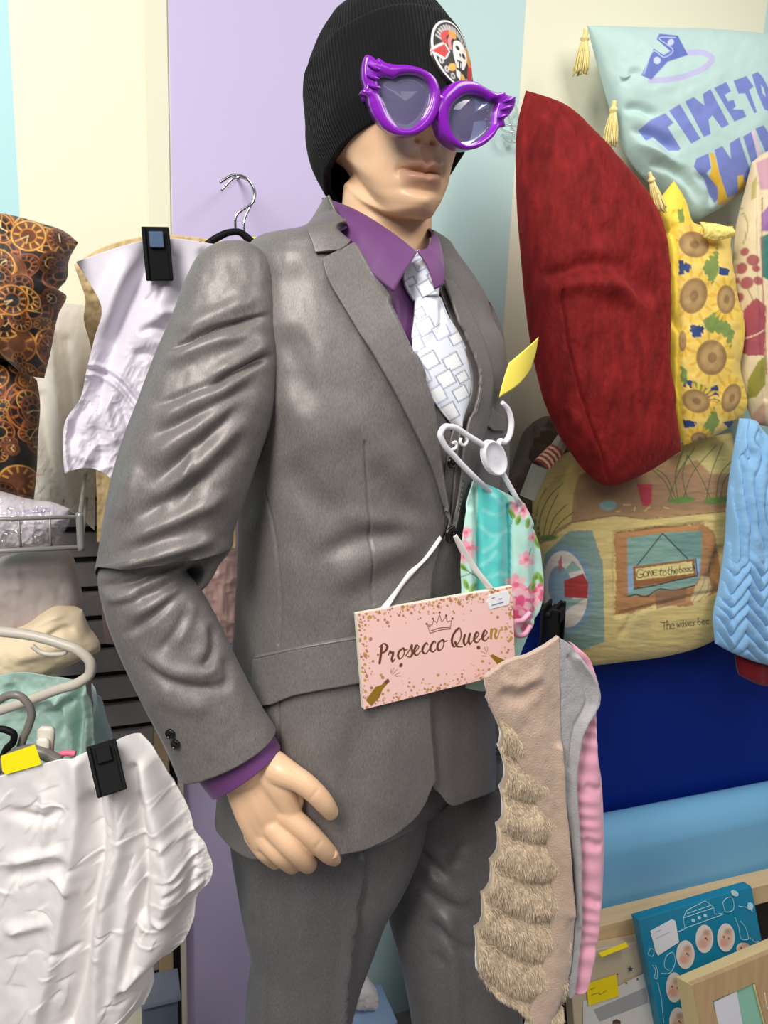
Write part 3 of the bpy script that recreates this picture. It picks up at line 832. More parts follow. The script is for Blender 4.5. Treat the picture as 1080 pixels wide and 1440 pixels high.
# ---- body: head, neck, torso core, forearm and hand (one continuous skin)
HPSI = 24 * RAD
HF = -FH * math.cos(HPSI) + RH * math.sin(HPSI); HL = RH * math.cos(HPSI) + FH * math.sin(HPSI)
HK = .965
HO = np.array([AX[0], AX[1], 1.646]) + HF * 0.008 + RH * 0.006
PF = np.array([  # height over chin, midline front, back, half width, squareness
    (-.14, .055, .060, .062, 2.0), (-.08, .047, .062, .058, 2.0), (-.045, .043, .064, .0565, 2.0), (-.024, .043, .067, .054, 2.0), (-.016, .046, .068, .053, 2.0), (-.011, .056, .069, .052, 2.0), (-.006, .074, .070, .046, 2.0), (-.001, .0855, .071, .043, 2.0),
    (.004, .0900, .072, .0445, 2.0), (.012, .0935, .074, .049, 2.05), (.022, .0935, .077, .0545, 2.1), (.033, .0925, .081, .0605, 2.15), (.045, .0935, .085, .0645, 2.2), (.060, .0945, .090, .069, 2.2), (.075, .0935, .095, .071, 2.2),
    (.09, .093, .099, .073, 2.2), (.105, .0925, .102, .074, 2.2), (.12, .0925, .104, .0745, 2.2), (.135, .096, .105, .075, 2.15), (.16, .089, .100, .071, 2.1), (.185, .076, .090, .064, 2.1), (.205, .062, .074, .054, 2.0), (.219, .034, .044, .032, 2), (.225, .004, .004, .004, 2)])
nz, nt_ = 300, 300
zz = np.concatenate([np.linspace(-.14, -.03, 25, endpoint=False), np.linspace(-.03, .13, nz - 65, endpoint=False), np.linspace(.13, .225, 40)])
tt = np.linspace(0, 2*math.pi, nt_, endpoint=False); tt = tt - 0.32*np.sin(2*(tt))*0.5 - 0.0
tt = np.sort(math.pi/2 + (lambda s: s + 0.45*np.sin(s)*-1)(np.linspace(-math.pi, math.pi, nt_, endpoint=False)))
TT, ZZ = np.meshgrid(tt, zz)
q = cspline(PF[:, 0], PF[:, 1:], ZZ)
fr, bk, wd, sq = [q[..., i] for i in range(4)]
c, s = np.cos(TT), np.sin(TT); e = 2 / sq
x = wd * np.sign(c) * np.abs(c)**e; y = np.where(s > 0, fr, bk) * np.sign(s) * np.abs(s)**e
g = lambda v, m_, sd: np.exp(-((v - m_) / sd)**2)
front = sstep(0.0, .04, y); ax = np.abs(x)
dy = 0
nose_h = np.interp(ZZ, [.066, .071, .076, .081, .088, .098, .108, .118, .128, .138], [0, .008, .0215, .0255, .0235, .018, .0125, .007, .004, 0])
nose_w = np.interp(ZZ, [.066, .076, .084, .095, .11, .13], [.0085, .0105, .0105, .009, .0085, .012])
dy = dy + nose_h * np.exp(-(ax / nose_w)**2.4)
dy = dy + .0125 * g(ax, .0135, .0062) * g(ZZ, .0765, .0068)                    # nostril wings
dy = dy - .008 * g(ax, .0085, .0042) * g(ZZ, .0685, .0030)                     # nostrils
dy = dy - .003 * g(ax, .022, .006) * g(ZZ, .072, .012)                         # crease beside the nose
dy = dy - .0018 * g(x, 0, .0035) * g(ZZ, .0545, .0075) + .0016 * g(ax, .007, .0035) * g(ZZ, .0535, .008)   # philtrum
mw = np.clip(1 - (ax / .0255)**2, 0, 1)
zm = .0378 + .0012*np.clip(ax/.02, 0, 1.2)**2 - .0010*g(x, 0, .004)
up_c = zm + .0060 + .0006*g(ax, .008, .005) - .0010*g(x, 0, .0035)
dy = dy + .0095 * mw**.7 * g(ZZ, up_c, .0056)
dy = dy + .0105 * mw**.8 * g(ZZ, zm - .0076, .0067) * (1 - .12*g(x, 0, .004))
dy = dy - .0085 * mw**.45 * g(ZZ, zm, .0016)
dy = dy - .0030 * g(ax, .026, .004) * g(ZZ, .0378, .005)
dy = dy - .0045 * g(x, 0, .022) * g(ZZ, .0195, .0050)                          # under the lip
dy = dy + .0045 * g(x, 0, .016) * g(ZZ, .006, .009)                            # chin
dy = dy - .0105 * g(ax, .032, .015) * g(ZZ, .118, .011) + .006 * g(ax, .032, .010) * g(ZZ, .117, .0065)   # eye socket and eyeball
dy = dy + .0040 * g(ax, .03, .022) * g(ZZ, .136, .007)
dy = dy + .0040 * g(ax, .046, .016) * g(ZZ, .093, .015) - .0040 * g(ax, .042, .016) * g(ZZ, .058, .018)
y = y + dy * front
wx = 1 + .020 * g(y, .01, .03) * g(ZZ, .018, .012)
x = x * wx
x = x + np.sign(x) * (.0035 * g(y, .045, .02) * g(ZZ, .095, .014) - .0035 * g(y, .05, .02) * g(ZZ, .055, .018))
ear = .014 * g(y, -.006, .012) * g(ZZ, .098, .022) * (1 - .55*g(y, -.004, .006) * g(ZZ, .1, .012))
x = x + np.sign(x) * ear
zj = .050 * (1 - sstep(-.02, .075, y)) * np.exp(-((ZZ + .002) / .058)**2)
P = HO + HK * (x[..., None]*HL + y[..., None]*HF + (ZZ + zj)[..., None]*ZU)
shift = sstep(-.03, -.14, ZZ)[..., None] * (np.array([AX[0], AX[1], 0]) - np.array([HO[0], HO[1], 0]))
P = P + shift * 0.8
HEADP = P
lipm = np.clip(mw*1.6, 0, 1)**.8 * np.clip(g(ZZ, zm + .0056, .0060) + g(ZZ, zm - .0074, .0076), 0, 1) * front
skin = lin((226, 186, 150)); lip = lin((196, 138, 120))
C_head = skin + (lip - skin) * (0.75*lipm)[..., None]
brow = g(ax, .033, .016) * g(ZZ, .1345 - .1*(ax-.03)**2, .0028) * front
C_head = C_head + (lin((60, 44, 36)) - C_head) * np.clip(brow*1.2, 0, .8)[..., None]
eye = np.clip(1.2 - ((ax-.032)/.0125)**2 - ((ZZ-.1175)/.0042)**2, 0, 1) * front
C_head = C_head + (lin((225, 222, 216)) - C_head) * np.clip(eye*2, 0, 1)[..., None]
iris = np.clip(1.2 - ((ax-.032)/.0048)**2 - ((ZZ-.1175)/.0044)**2, 0, 1) * front
C_head = C_head + (lin((50, 70, 80)) - C_head) * np.clip(iris*2, 0, 1)[..., None]
parts = [(P.reshape(-1, 3), [tuple(f) for f in gfaces(len(zz), nt_, True)] + [tuple(range((len(zz)-1)*nt_, len(zz)*nt_)), tuple(range(nt_-1, -1, -1))])]
cols = [C_head.reshape(-1, 3)]
# torso core inside the clothes
tc_t = np.linspace(0, 2*math.pi, 48, endpoint=False); tc_h = np.linspace(.10, -.42, 24)
A_, B_ = np.meshgrid(tc_t, tc_h); G = S(A_, B_, -.03)
parts.append((G.reshape(-1, 3), [tuple(f) for f in gfaces(24, 48, True)] + [tuple(range(48)), tuple(range(23*48, 24*48))])); cols.append(np.tile(skin, (24*48, 1)))
# hand
hd = []
def limb(pts, rs, n=16):
    P = atd(np.array([p[0] for p in pts]), np.array([p[1] for p in pts]), np.array([p[2] for p in pts]))
    P = res(P, 24); R = np.interp(np.linspace(0, 1, 24), np.linspace(0, 1, len(rs)), rs)
    T = nrm(np.gradient(P, axis=0))
    k = np.sin(np.linspace(0, math.pi/2, 6))[:, None]; c0 = np.cos(np.linspace(0, math.pi/2, 6))
    P = np.concatenate([P[0] - T[0]*R[0]*k[::-1], P[1:-1], P[-1] + T[-1]*R[-1]*k]); R = np.concatenate([R[0]*np.maximum(c0[::-1], .05), R[1:-1], R[-1]*np.maximum(c0, .05)])
    hd.append(tube(P, R, n, smooth=False, m=len(P)))
DW = .768
limb([(215, 850, .79), (300, 1010, DW), (345, 1078, DW-.004)], [.024, .026, .027])
for a in range(6):
    t = a/5
    limb([(336 + 28*t, 1094 - 34*t, DW-.002), (352 + 40*t, 1150 - 28*t, DW-.012 + .006*abs(t-.4)), (366 + 40*t, 1182 - 36*t, DW-.010)], [.0185, .0155, .0125])
    limb([(340 + 26*t, 1098 - 34*t, DW+.012), (358 + 40*t, 1150 - 26*t, DW+.008), (370 + 36*t, 1178 - 30*t, DW+.006)], [.0165, .0150, .0120])
limb([(404, 1146, DW-.014), (430, 1168, DW-.020), (452, 1191, DW-.013), (463, 1202, DW-.002), (470, 1207, DW+.010)], [.0135, .0122, .0118, .0108, .0090])
limb([(385, 1164, DW-.016), (408, 1189, DW-.024), (427, 1208, DW-.014), (433, 1215, DW+.006), (428, 1212, DW+.028)], [.0138, .0126, .0118, .0108, .0095])
limb([(370, 1176, DW-.012), (390, 1197, DW-.020), (405, 1211, DW-.009), (411, 1216, DW+.008), (408, 1212, DW+.028)], [.0130, .0120, .0112, .0104, .009])
limb([(357, 1174, DW-.004), (369, 1193, DW-.010), (381, 1206, DW+.000), (388, 1211, DW+.014), (388, 1206, DW+.028)], [.0118, .0108, .0098, .0092, .008])
limb([(374, 1074, DW-.002), (398, 1086, DW-.016), (425, 1100, DW-.022), (445, 1117, DW-.022), (458, 1132, DW-.018), (465, 1142, DW-.012)], [.020, .0172, .0132, .0120, .0112, .0092])
limb([(380, 1090, DW+.000), (400, 1110, DW-.006), (412, 1128, DW-.006)], [.018, .016, .012])
limb([(366, 1072, DW-.004), (392, 1106, DW-.012), (408, 1138, DW-.012)], [.019, .0165, .013])
V, F = join(hd)
tmp = mesh('hand_build', V, F, None, man)
md = tmp.modifiers.new('r', 'REMESH'); md.mode = 'VOXEL'; md.voxel_size = 0.0013; md.use_smooth_shade = True
md = tmp.modifiers.new('s', 'SMOOTH'); md.factor = 0.5; md.iterations = 13
dg = bpy.context.evaluated_depsgraph_get(); ev = tmp.evaluated_get(dg); me = ev.to_mesh()
hv = np.empty(len(me.vertices)*3, np.float32); me.vertices.foreach_get('co', hv); hv = hv.reshape(-1, 3).astype(float) + OFF['mannequin']
hf = [tuple(p.vertices) for p in me.polygons]
ev.to_mesh_clear(); bpy.data.objects.remove(tmp)
X, Y = proj(hv)
# nails and knuckle creases
hn = folds(X, Y, [([(450, 1184), (444, 1192)], 3, -.0008, 0, 1), ([(446, 1112), (438, 1122)], 3, -.0007, 0, 1)])
hv = hv + nrm(CAM - hv) * hn[:, None]
parts.append((hv, hf)); cols.append(np.tile(skin, (len(hv), 1)))
V, F = join(parts)
body = mesh('body', V, F, skin_m, man, col=np.concatenate(cols))

# ---- nails as small parts
nail_m = mat('nail', (222, 176, 142), 0.28)
def nail(px, py, D, rx, ry, n):
    P = atd(px, py, D); n = nrm(n); a = nrm(np.cross(n, UP)); b = np.cross(n, a)
    th = np.linspace(0, 2*math.pi, 18, endpoint=False); rows = []
    for r, z in ((1, -.001), (.97, .0004), (.7, .0009), (.3, .0012), (.02, .0012)):
        rows.append(P + n*z + rx*r*np.cos(th)[:, None]*a + ry*r*np.sin(th)[:, None]*b)
    V = np.array(rows).reshape(-1, 3); F = [tuple(f) for f in gfaces(5, 18, True)] + [tuple(range(4*18, 5*18))]
    return mesh('nail', V, F, nail_m, body)

nail(463, 1139, DW-.0237, .0062, .0050, nrm(CAM - atd(466., 1144., .75))*.7 + RH*.5 - ZU*.35)
nail(469, 1202, DW-.0113, .0056, .0045, nrm(CAM - atd(469., 1202., .75))*.85 + RH*.4 - ZU*.1)

# ---- beanie
knit = mat('black_rib_knit', (14, 14, 16), 0.9, sheen=0.12, spec=0.25, bump=(900, .15, .0006))
TILT = 21 * RAD
BF = HF * math.cos(TILT) + ZU * math.sin(TILT); BU = ZU * math.cos(TILT) - HF * math.sin(TILT)
BO = HO + HK * (ZU * .105 - HF * .006)
def beanie(sx, prof, n=900, m=60, rib=.0005, wob=0.0):
    t = np.linspace(0, 1, m); pr = cspline(np.linspace(0, 1, len(prof)), np.array(prof), t)
    th = np.arange(n)/n*2*math.pi
    zz_, a, b, f = [pr[:, i][:, None] for i in range(4)]; a = a*HS; b = b*.995
    ribv = rib*np.sign(np.cos(th*150))*np.abs(np.cos(th*150))**.7
    ribv = ribv[None]*sstep(0, .02, a)
    wv = wob * fbm(np.cos(th)[None]*2, np.sin(th)[None]*2, zz_*22, 3, 4)
    P = BO + HL*((a+ribv+wv)*np.cos(th))[..., None] + BF*((b+ribv+wv)*np.sin(th) + f)[..., None] + BU*(zz_ + 0*th)[..., None]
    return P
HS = .94
BN = [(-.044, .074, .102, -.010), (-.03, .0885, .110, -.006), (0, .092, .112, -.004), (.04, .0935, .112, -.004), (.075, .090, .108, -.006), (.105, .078, .096, -.010), (.13, .055, .070, -.014), (.145, .028, .036, -.016), (.150, .002, .002, -.016)]
P = beanie(1, BN, wob=.004)
Pi = P[0] - (P[0] - P[0].mean(0))*.05
G = np.concatenate([Pi[None], P])
V = G.reshape(-1, 3); F = [tuple(f) for f in gfaces(G.shape[0], 900, True)] + [tuple(range((G.shape[0]-1)*900, G.shape[0]*900))]
hat = mesh('beanie', V, F, knit, None, label='black ribbed beanie with a skull badge on the mannequin head', cat='hat')
CF = [(-.042, .070, .098, -.010), (-.047, .0775, .104, -.010), (-.042, .0825, .1085, -.008), (-.02, .0935, .1155, -.005), (.02, .0965, .1175, -.004), (.052, .0965, .1165, -.004), (.060, .0950, .1145, -.004), (.058, .0925, .111, -.004)]
P = beanie(1, CF, m=50, wob=.003)
V = P.reshape(-1, 3); F = [tuple(f) for f in gfaces(P.shape[0], 900, True)]
cuff = mesh('folded_cuff', V, F, knit, hat)
CUFP = P
CB = BVHTree.FromPolygons([tuple(v) for v in V], F)

# ================================================================== WORN AND HUNG ON THE MANNEQUIN
# ---- badge on the beanie
th = np.linspace(0, 2*math.pi, 140, endpoint=False)
bx, by, brx, bry = 636, 76, 29, 46
def bpt(r, a): return bx + r*brx*np.cos(a) + .10*r*bry*np.sin(a), by + r*bry*np.sin(a)
p0, n0_ = cast(CB, np.array([[632.]]), np.array([[78.]])); q0 = p0[0, 0] - BO
z0, t0 = float(q0 @ BU), math.atan2(float(q0 @ BF + .004)/.1165, float(q0 @ HL)/(.0965*HS))
BR_ = .0365
rr_ = np.linspace(0.01, 1, 60)[:, None]
X, Y = bpt(rr_, th[None])                          # flat design plane of the badge
dx, dz = BR_*rr_*np.cos(th), -BR_*rr_*np.sin(th)
cfz, cfa, cfb = np.array([-.05, -.02, .02, .052, .075]), np.array([.0890, .0935, .0965, .0965, .0930])*HS, np.array([.1105, .1155, .1175, .1165, .112])
def onhat(dx, dz, lift_):
    zq = z0 + dz; t = t0 - (dx + .006)/.105
    a_, b_ = np.interp(zq, cfz, cfa) + lift_, np.interp(zq, cfz, cfb)*.995 + lift_
    return BO + (a_*np.cos(t))[..., None]*HL + (b_*np.sin(t) - .004)[..., None]*BF + zq[..., None]*BU
P = onhat(dx, dz, .0042); N = np.zeros_like(P); N[:] = nrm(n0_[0, 0])
p = Paint(X.ravel(), Y.ravel(), (24, 22, 24))
p.ell(641, 76, 40, 60, (24, 22, 24))
ring = np.array([bpt(.95, a) for a in np.linspace(0, 2*math.pi, 60)]); p.stroke(ring, 2.2, (232, 228, 226))
for a in np.linspace(-2.75, -.35, 16):
    c_ = np.array(bpt(.82, a)); q = np.array(bpt(.66, a)); p.stroke([c_, q], 3.0, (196, 190, 192), .8)
for a in (1.9, 2.25, 2.6, .55, .9):
    c_ = bpt(.78, a); p.ell(c_[0], c_[1], 2.6, 4.2, (200, 196, 198)); p.ell(c_[0], c_[1], 1.1, 2.2, (30, 26, 28))
c6 = lambda pts: np.array(pts, float)/4.5 + np.array([500, 0])
p.poly(c6([(462, 385), (545, 300), (575, 350), (560, 400), (545, 415)]), (226, 220, 220)); p.poly(c6([(485, 380), (545, 315), (568, 355), (550, 402)]), (188, 44, 44))
p.stroke(c6([(545, 300), (540, 260), (560, 230), (590, 215)]), 6, (196, 52, 52)); p.stroke(c6([(575, 330), (570, 280), (580, 245)]), 4, (222, 130, 130))
p.poly(c6([(700, 300), (735, 330), (740, 400), (760, 520), (700, 520), (690, 420)]), (186, 40, 44)); p.stroke(c6([(680, 260), (720, 300), (732, 360)]), 6, (206, 70, 70))
for cx, cy, r in ((590, 225, 5), (690, 270, 5), (705, 315, 5)): p.ell(500+cx/4.5, cy/4.5, r, r*1.2, (216, 150, 60))
p.poly(c6([(600, 260), (640, 235), (675, 265), (688, 320), (675, 370), (660, 410), (620, 425), (600, 380), (590, 320)]), (236, 228, 222), smooth=True)
p.ell(500+618/4.5, 296/4.5, 3.0, 3.4, (30, 24, 24)); p.ell(500+660/4.5, 318/4.5, 3.0, 3.6, (30, 24, 24)); p.ell(500+636/4.5, 330/4.5, 1.4, 2.4, (40, 30, 30))
p.poly(c6([(612, 372), (650, 358), (648, 420), (630, 430)]), (28, 22, 24)); p.stroke(c6([(616, 372), (652, 360)]), 1.6, (236, 228, 222))
p.stroke(c6([(622, 385), (626, 415)]), 1.2, (236, 228, 222)); p.stroke(c6([(640, 380), (640, 412)]), 1.2, (236, 228, 222))
p.ell(500+590/4.5, 440/4.5, 4, 7, (214, 168, 74), 30); p.ell(500+660/4.5, 475/4.5, 4, 7, (214, 168, 74), -20)
p.poly(c6([(610, 440), (640, 440), (640, 500), (615, 480)]), (226, 218, 214))
V = np.concatenate([P.reshape(-1, 3), onhat(dx[-1], dz[-1], .0)]); n = 140
F = [tuple(f) for f in gfaces(61, n, True)] + [tuple(range(n))]
mesh('skull_badge', V, F, mat('embroidered_badge', None, .6, attr=True, bump=(900, .15, .0004)), hat, col=np.concatenate([p.c, p.c[-140:]]))

# ---- sunglasses
pl_m = mat('purple_plastic', (132, 26, 178), 0.22, spec=0.5, coat=0.4, sss=0.03)
lm = bpy.data.materials.new('tinted_lens'); lm.use_nodes = True; nt = lm.node_tree
for nd in list(nt.nodes):
    if nd.type == 'BSDF_PRINCIPLED': nt.nodes.remove(nd)
outn = [nd for nd in nt.nodes if nd.type == 'OUTPUT_MATERIAL'][0]
at_ = nt.nodes.new('ShaderNodeAttribute'); at_.attribute_name = 'Col'
tr_ = nt.nodes.new('ShaderNodeBsdfTransparent'); gl_ = nt.nodes.new('ShaderNodeBsdfGlossy'); gl_.inputs['Roughness'].default_value = .04
df_ = nt.nodes.new('ShaderNodeBsdfDiffuse'); df_.inputs[0].default_value = (*lin((158, 152, 190)), 1)
m1 = nt.nodes.new('ShaderNodeMixShader'); m1.inputs[0].default_value = .30
m2 = nt.nodes.new('ShaderNodeMixShader'); fr_ = nt.nodes.new('ShaderNodeFresnel'); fr_.inputs[0].default_value = 1.3
nt.links.new(at_.outputs[0], tr_.inputs[0]); nt.links.new(tr_.outputs[0], m1.inputs[1]); nt.links.new(df_.outputs[0], m1.inputs[2])
nt.links.new(m1.outputs[0], m2.inputs[1]); nt.links.new(gl_.outputs[0], m2.inputs[2]); nt.links.new(fr_.outputs[0], m2.inputs[0]); nt.links.new(m2.outputs[0], outn.inputs[0])
GP0 = atd(614, 150, .822)
sun = thing('sunglasses', 'oversized purple cat-eye sunglasses with tinted lenses worn by the mannequin', 'sunglasses', GP0)
Lout = [(70, 345), (98, 352), (132, 388), (145, 364), (172, 386), (230, 405), (330, 412), (430, 440), (500, 490), (532, 560), (537, 640), (518, 720), (475, 790), (405, 842), (325, 859), (250, 848), (180, 804), (122, 730), (92, 660), (76, 602), (32, 580), (60, 552), (48, 490), (46, 420), (55, 372)]
Lin = [(150, 545), (138, 500), (165, 484), (205, 478), (238, 492), (275, 472), (330, 462), (400, 470), (455, 505), (482, 565), (476, 640), (445, 715), (390, 785), (335, 818), (275, 806), (225, 755), (192, 690), (175, 645), (150, 600)]
Rout = [(585, 560), (635, 518), (700, 506), (765, 520), (815, 550), (870, 578), (912, 588), (934, 578), (952, 596), (1012, 622), (1003, 680), (965, 735), (940, 756), (946, 800), (915, 806), (872, 862), (820, 912), (760, 941), (690, 946), (620, 914), (570, 865), (540, 790), (522, 700), (535, 625), (558, 585)]
Rin = [(700, 594), (765, 590), (815, 608), (850, 632), (895, 622), (905, 648), (892, 690), (884, 740), (880, 780), (866, 815), (820, 862), (750, 904), (690, 912), (640, 880), (602, 815), (588, 740), (605, 672), (645, 624)]
def radial(poly, c, ang):
    poly = np.asarray(poly, float); out = np.zeros(len(ang))
    dx, dy = np.cos(ang), np.sin(ang); m = len(poly)
    for i in range(m):
        a, b = poly[i] - c, poly[(i+1) % m] - c; e = b - a
        den = dx*e[1] - dy*e[0]
        den = np.where(np.abs(den) < 1e-9, 1e-9, den)
        t = (a[0]*e[1] - a[1]*e[0]) / den; s_ = (a[0]*dy - a[1]*dx) / den
        ok = (t > 0) & (s_ >= -1e-6) & (s_ <= 1+1e-6)
        out = np.where(ok, np.maximum(out, t), out)
    return np.stack([c[0] + out*dx, c[1] + out*dy], -1)
def rim(outer, inner, c, nvec, thick, nm):
    ang = np.linspace(0, 2*math.pi, 200, endpoint=False)
    O_, I_ = radial(resc(outer, 260), np.array(c, float), ang), radial(resc(inner, 260), np.array(c, float), ang)
    kk = lambda a: (np.roll(a, 1, 0) + 2*a + np.roll(a, -1, 0))/4
    I_ = kk(kk(kk(I_)))
    rows = []
    for f, z in ((0, -thick), (0, -.001), (.05, .0010), (.2, .0022), (.5, .0026), (.8, .0022), (.95, .0010), (1, -.001), (1, -thick)):
        q = (I_*(1-f) + O_*f)/4.5 + np.array([500, 0])
        rows.append(atp(q[:, 0], q[:, 1], GP0, nvec) + nvec*z)
    G = np.array(rows); G = np.concatenate([G, G[:1]])
    mesh(nm, G.reshape(-1, 3), [tuple(f) for f in gfaces(len(G), 200, True)], pl_m, sun)
    rows = []; cs = []
    for f in (0, .25, .5, .75, 1.02):
        q = (np.array(c)*(1-f) + I_*f)/4.5 + np.array([500, 0])
        if f == 0: q = q[:1].repeat(200, 0)
        rows.append(atp(q[:, 0], q[:, 1], GP0, nvec) - nvec*(.005 - .003*(1-f*f)))
    G = np.array(rows)
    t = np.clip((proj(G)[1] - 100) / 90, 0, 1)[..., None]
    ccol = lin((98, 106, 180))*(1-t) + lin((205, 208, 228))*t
    B_ = G - nvec*.0012
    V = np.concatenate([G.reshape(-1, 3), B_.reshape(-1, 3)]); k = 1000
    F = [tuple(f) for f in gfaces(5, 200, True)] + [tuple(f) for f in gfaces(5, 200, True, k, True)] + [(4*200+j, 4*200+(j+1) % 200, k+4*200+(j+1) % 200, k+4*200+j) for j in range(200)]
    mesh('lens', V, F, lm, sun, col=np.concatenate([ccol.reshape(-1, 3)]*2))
dl = 7*RAD
NL_ = nrm(HF*math.cos(dl) - HL*math.sin(dl)); NR_ = nrm(HF*math.cos(dl) + HL*math.sin(dl)*1.6)
rim(Lout, Lin, (320, 640), NL_, .010, 'rim'); rim(Rout, Rin, (720, 740), NR_, .014, 'rim')
a_ = atp(500+530/4.5, 600/4.5, GP0, NL_); b_ = atp(500+540/4.5, 640/4.5, GP0, NR_)
V, F = tube([a_ - HL*.004 - HF*.004, (a_+b_)/2 - HF*.003, b_ + HL*.006 - HF*.004], .0045, 10); mesh('bridge', V, F, pl_m, sun)
for sgn, px, py, nv_ in ((-1, 534, 122, NL_), (1, 690, 158, NR_)):
    s_ = atp(px, py, GP0, nv_)
    e_ = HO + HK*(HL*sgn*.056 + HF*.01 + ZU*.11)
    pts = [s_ - HF*.008, s_*.7 + e_*.3 + HL*sgn*.0, s_*.35 + e_*.65, e_, e_ - HF*.03 - ZU*.02]
    V, F = tube(pts, [.006, .005, .004, .0035, .003], 8); mesh('temple_arm', V, F, pl_m, sun)
for k, (cx, cy, w_) in enumerate(((110, 440, 26), (100, 500, 22), (108, 560, 18))):      # raised feather ribs on the wing
    q = c6([(cx-40, cy-w_), (cx, cy-4), (cx+45, cy+w_*.4)]); P = atp(q[:, 0], q[:, 1], GP0, NL_) + NL_*.004
    V, F = tube(P, [.0008, .0018, .0006], 8); mesh('wing_rib', V, F, pl_m, sun)
for k, (cx, cy, w_) in enumerate(((960, 640, 18), (940, 690, 16), (915, 745, 14))):
    q = c6([(cx-40, cy+w_*.4), (cx, cy-4), (cx+35, cy-w_)]); P = atp(q[:, 0], q[:, 1], GP0, NR_) + NR_*.004
    V, F = tube(P, [.0006, .0018, .0008], 8); mesh('wing_rib', V, F, pl_m, sun)

# ---- plane of the things hung on the chest
CH0 = S(np.array([math.pi/2]), np.array([-.12]))[0] + MF*.018
def chest(off=0.0, n=None):
    n_ = MF if n is None else n
    return lambda X, Y: atp(X, Y, CH0 + MF*off, n_)

# ---- "Prosecco Queen" sign
SA = 30*RAD; SN = nrm(-FH*math.cos(SA) + RH*math.sin(SA) + ZU*.06)
jp, _ = cast(JB, np.array([[508, 612]], float), np.array([[935, 900]], float))
SP0 = jp[0, 1] + SN*.022
if (jp[0, 0] - SP0) @ SN > -.012: SP0 = SP0 + SN*((jp[0, 0] - SP0) @ SN + .012)
k4 = lambda pts: np.asarray(pts, float)/4.5 + np.array([500, 820])
cn = k4([(12, 193), (992, 22), (1012, 560), (54, 800)])
cp = atp(cn[:, 0], cn[:, 1], SP0, SN)
sign = thing('wooden_sign', 'pink hanging sign reading Prosecco Queen with gold dots and bottles', 'sign', cp[3])
nu, nv = 420, 270
u, v = np.meshgrid(np.linspace(0, 1, nu), np.linspace(0, 1, nv))
G = ((1-u)*(1-v))[..., None]*cp[0] + (u*(1-v))[..., None]*cp[1] + (u*v)[..., None]*cp[2] + ((1-u)*v)[..., None]*cp[3]
qx, qy = proj(G); p = Paint(qx.ravel(), qy.ravel(), (248, 204, 198))
r2_ = np.random.default_rng(3)
for i in range(1500):
    a, b = r2_.random(), r2_.random()
    e_ = min(a*1.75, (1-a)*1.75, b, 1-b)
    if r2_.random() > math.exp(-(e_/.13)**2): continue
    q = (1-a)*(1-b)*cn[0] + a*(1-b)*cn[1] + a*b*cn[2] + (1-a)*b*cn[3]
    r = abs(r2_.normal(.6, .6)) + .5
    p.ell(q[0], q[1], min(r, 2.8), min(r, 2.8)*1.05, (196, 152, 62) if r2_.random() < .55 else (170, 116, 84), soft=.7, a=.9)
BR, GO = (104, 66, 38), (176, 140, 56)
LET = {'r': [[(0, .62), (.12, .95), (.2, .78), (.36, .82), (.38, .6), (.34, .1), (.42, -.12), (.6, .1)]], 'o': [[(.42, 1), (.14, .8), (.05, .35), (.22, 0), (.46, .15), (.55, .6), (.44, .98), (.56, .78), (.8, .8)]],
    's': [[(-.05, .15), (.2, .6), (.38, 1.12), (.42, .7), (.52, .3), (.36, -.02), (.12, .08)]], 'e': [[(0, .25), (.28, .5), (.4, .85), (.27, 1), (.1, .7), (.1, .25), (.3, 0), (.62, .3)]],
    'c': [[(.46, .82), (.36, 1), (.12, .75), (.08, .25), (.3, 0), (.66, .35)]], 'n': [[(0, 1), (.05, .1)], [(.04, .4), (.25, .98), (.4, .85), (.36, .25), (.48, 0), (.75, .75)]],
    'u': [[(0, 1), (-.02, .3), (.12, 0), (.35, .4), (.44, 1), (.40, .25), (.52, 0), (.7, .25)]], 'Q': [[(.42, 1.75), (.08, 1.3), (.02, .55), (.25, .05), (.58, .35), (.72, 1.15), (.5, 1.8), (.22, 1.62)], [(.3, .5), (.5, .05), (.95, -.12)]],
    'P': [[(.12, 1.7), (.14, .9), (.12, 0)], [(-.06, 1.62), (.3, 1.85), (.6, 1.5), (.5, 1.1), (.12, .92)]]}
for ch, x0 in (('P', 143), ('r', 203), ('o', 262), ('s', 318), ('e', 362), ('c', 416), ('c', 466), ('o', 512), ('Q', 604), ('u', 684), ('e', 742), ('e', 794), ('n', 852)):
    yb = 508 - .214*(x0 - 150)
    for st in LET[ch]:
        q = res([(x0 + 76*a + 8*b, yb - 66*b - .214*76*a) for a, b in st], 28); q = k4(q)
        for i in range(27):
            down = (q[i+1, 1] - q[i, 1]) / (np.linalg.norm(q[i+1]-q[i]) + 1e-9)
            p.stroke([q[i], q[i+1]], 1.6 + 1.7*max(0, down), GO if ch == 'n' else BR, soft=.6)
for c_ in ([(472, 318), (535, 298), (600, 290)], [(478, 302), (535, 284), (596, 282)]): p.stroke(k4(c_), 1.4, (120, 84, 74))
p.stroke(k4([(472, 318), (455, 265), (485, 265), (494, 235), (515, 252), (532, 200), (546, 246), (573, 214), (582, 246), (608, 236), (598, 290)]), 1.1, (130, 92, 84), smooth=False)
for c_ in ((450, 258), (490, 226), (532, 186), (573, 206), (613, 224)): q = k4([c_])[0]; p.ell(q[0], q[1], 1.6, 1.6, (110, 70, 64))
BT = (150, 112, 34)
p.poly(k4([(64, 742), (100, 781), (152, 724), (170, 676), (200, 640), (217, 622), (205, 604), (190, 614), (165, 643), (128, 655), (98, 695)]), BT)
p.poly(k4([(205, 604), (217, 622), (196, 640), (180, 625)]), (110, 76, 40)); q = k4([(287, 520)])[0]; p.ell(q[0], q[1], 2.4, 3.2, (112, 70, 50), 30)
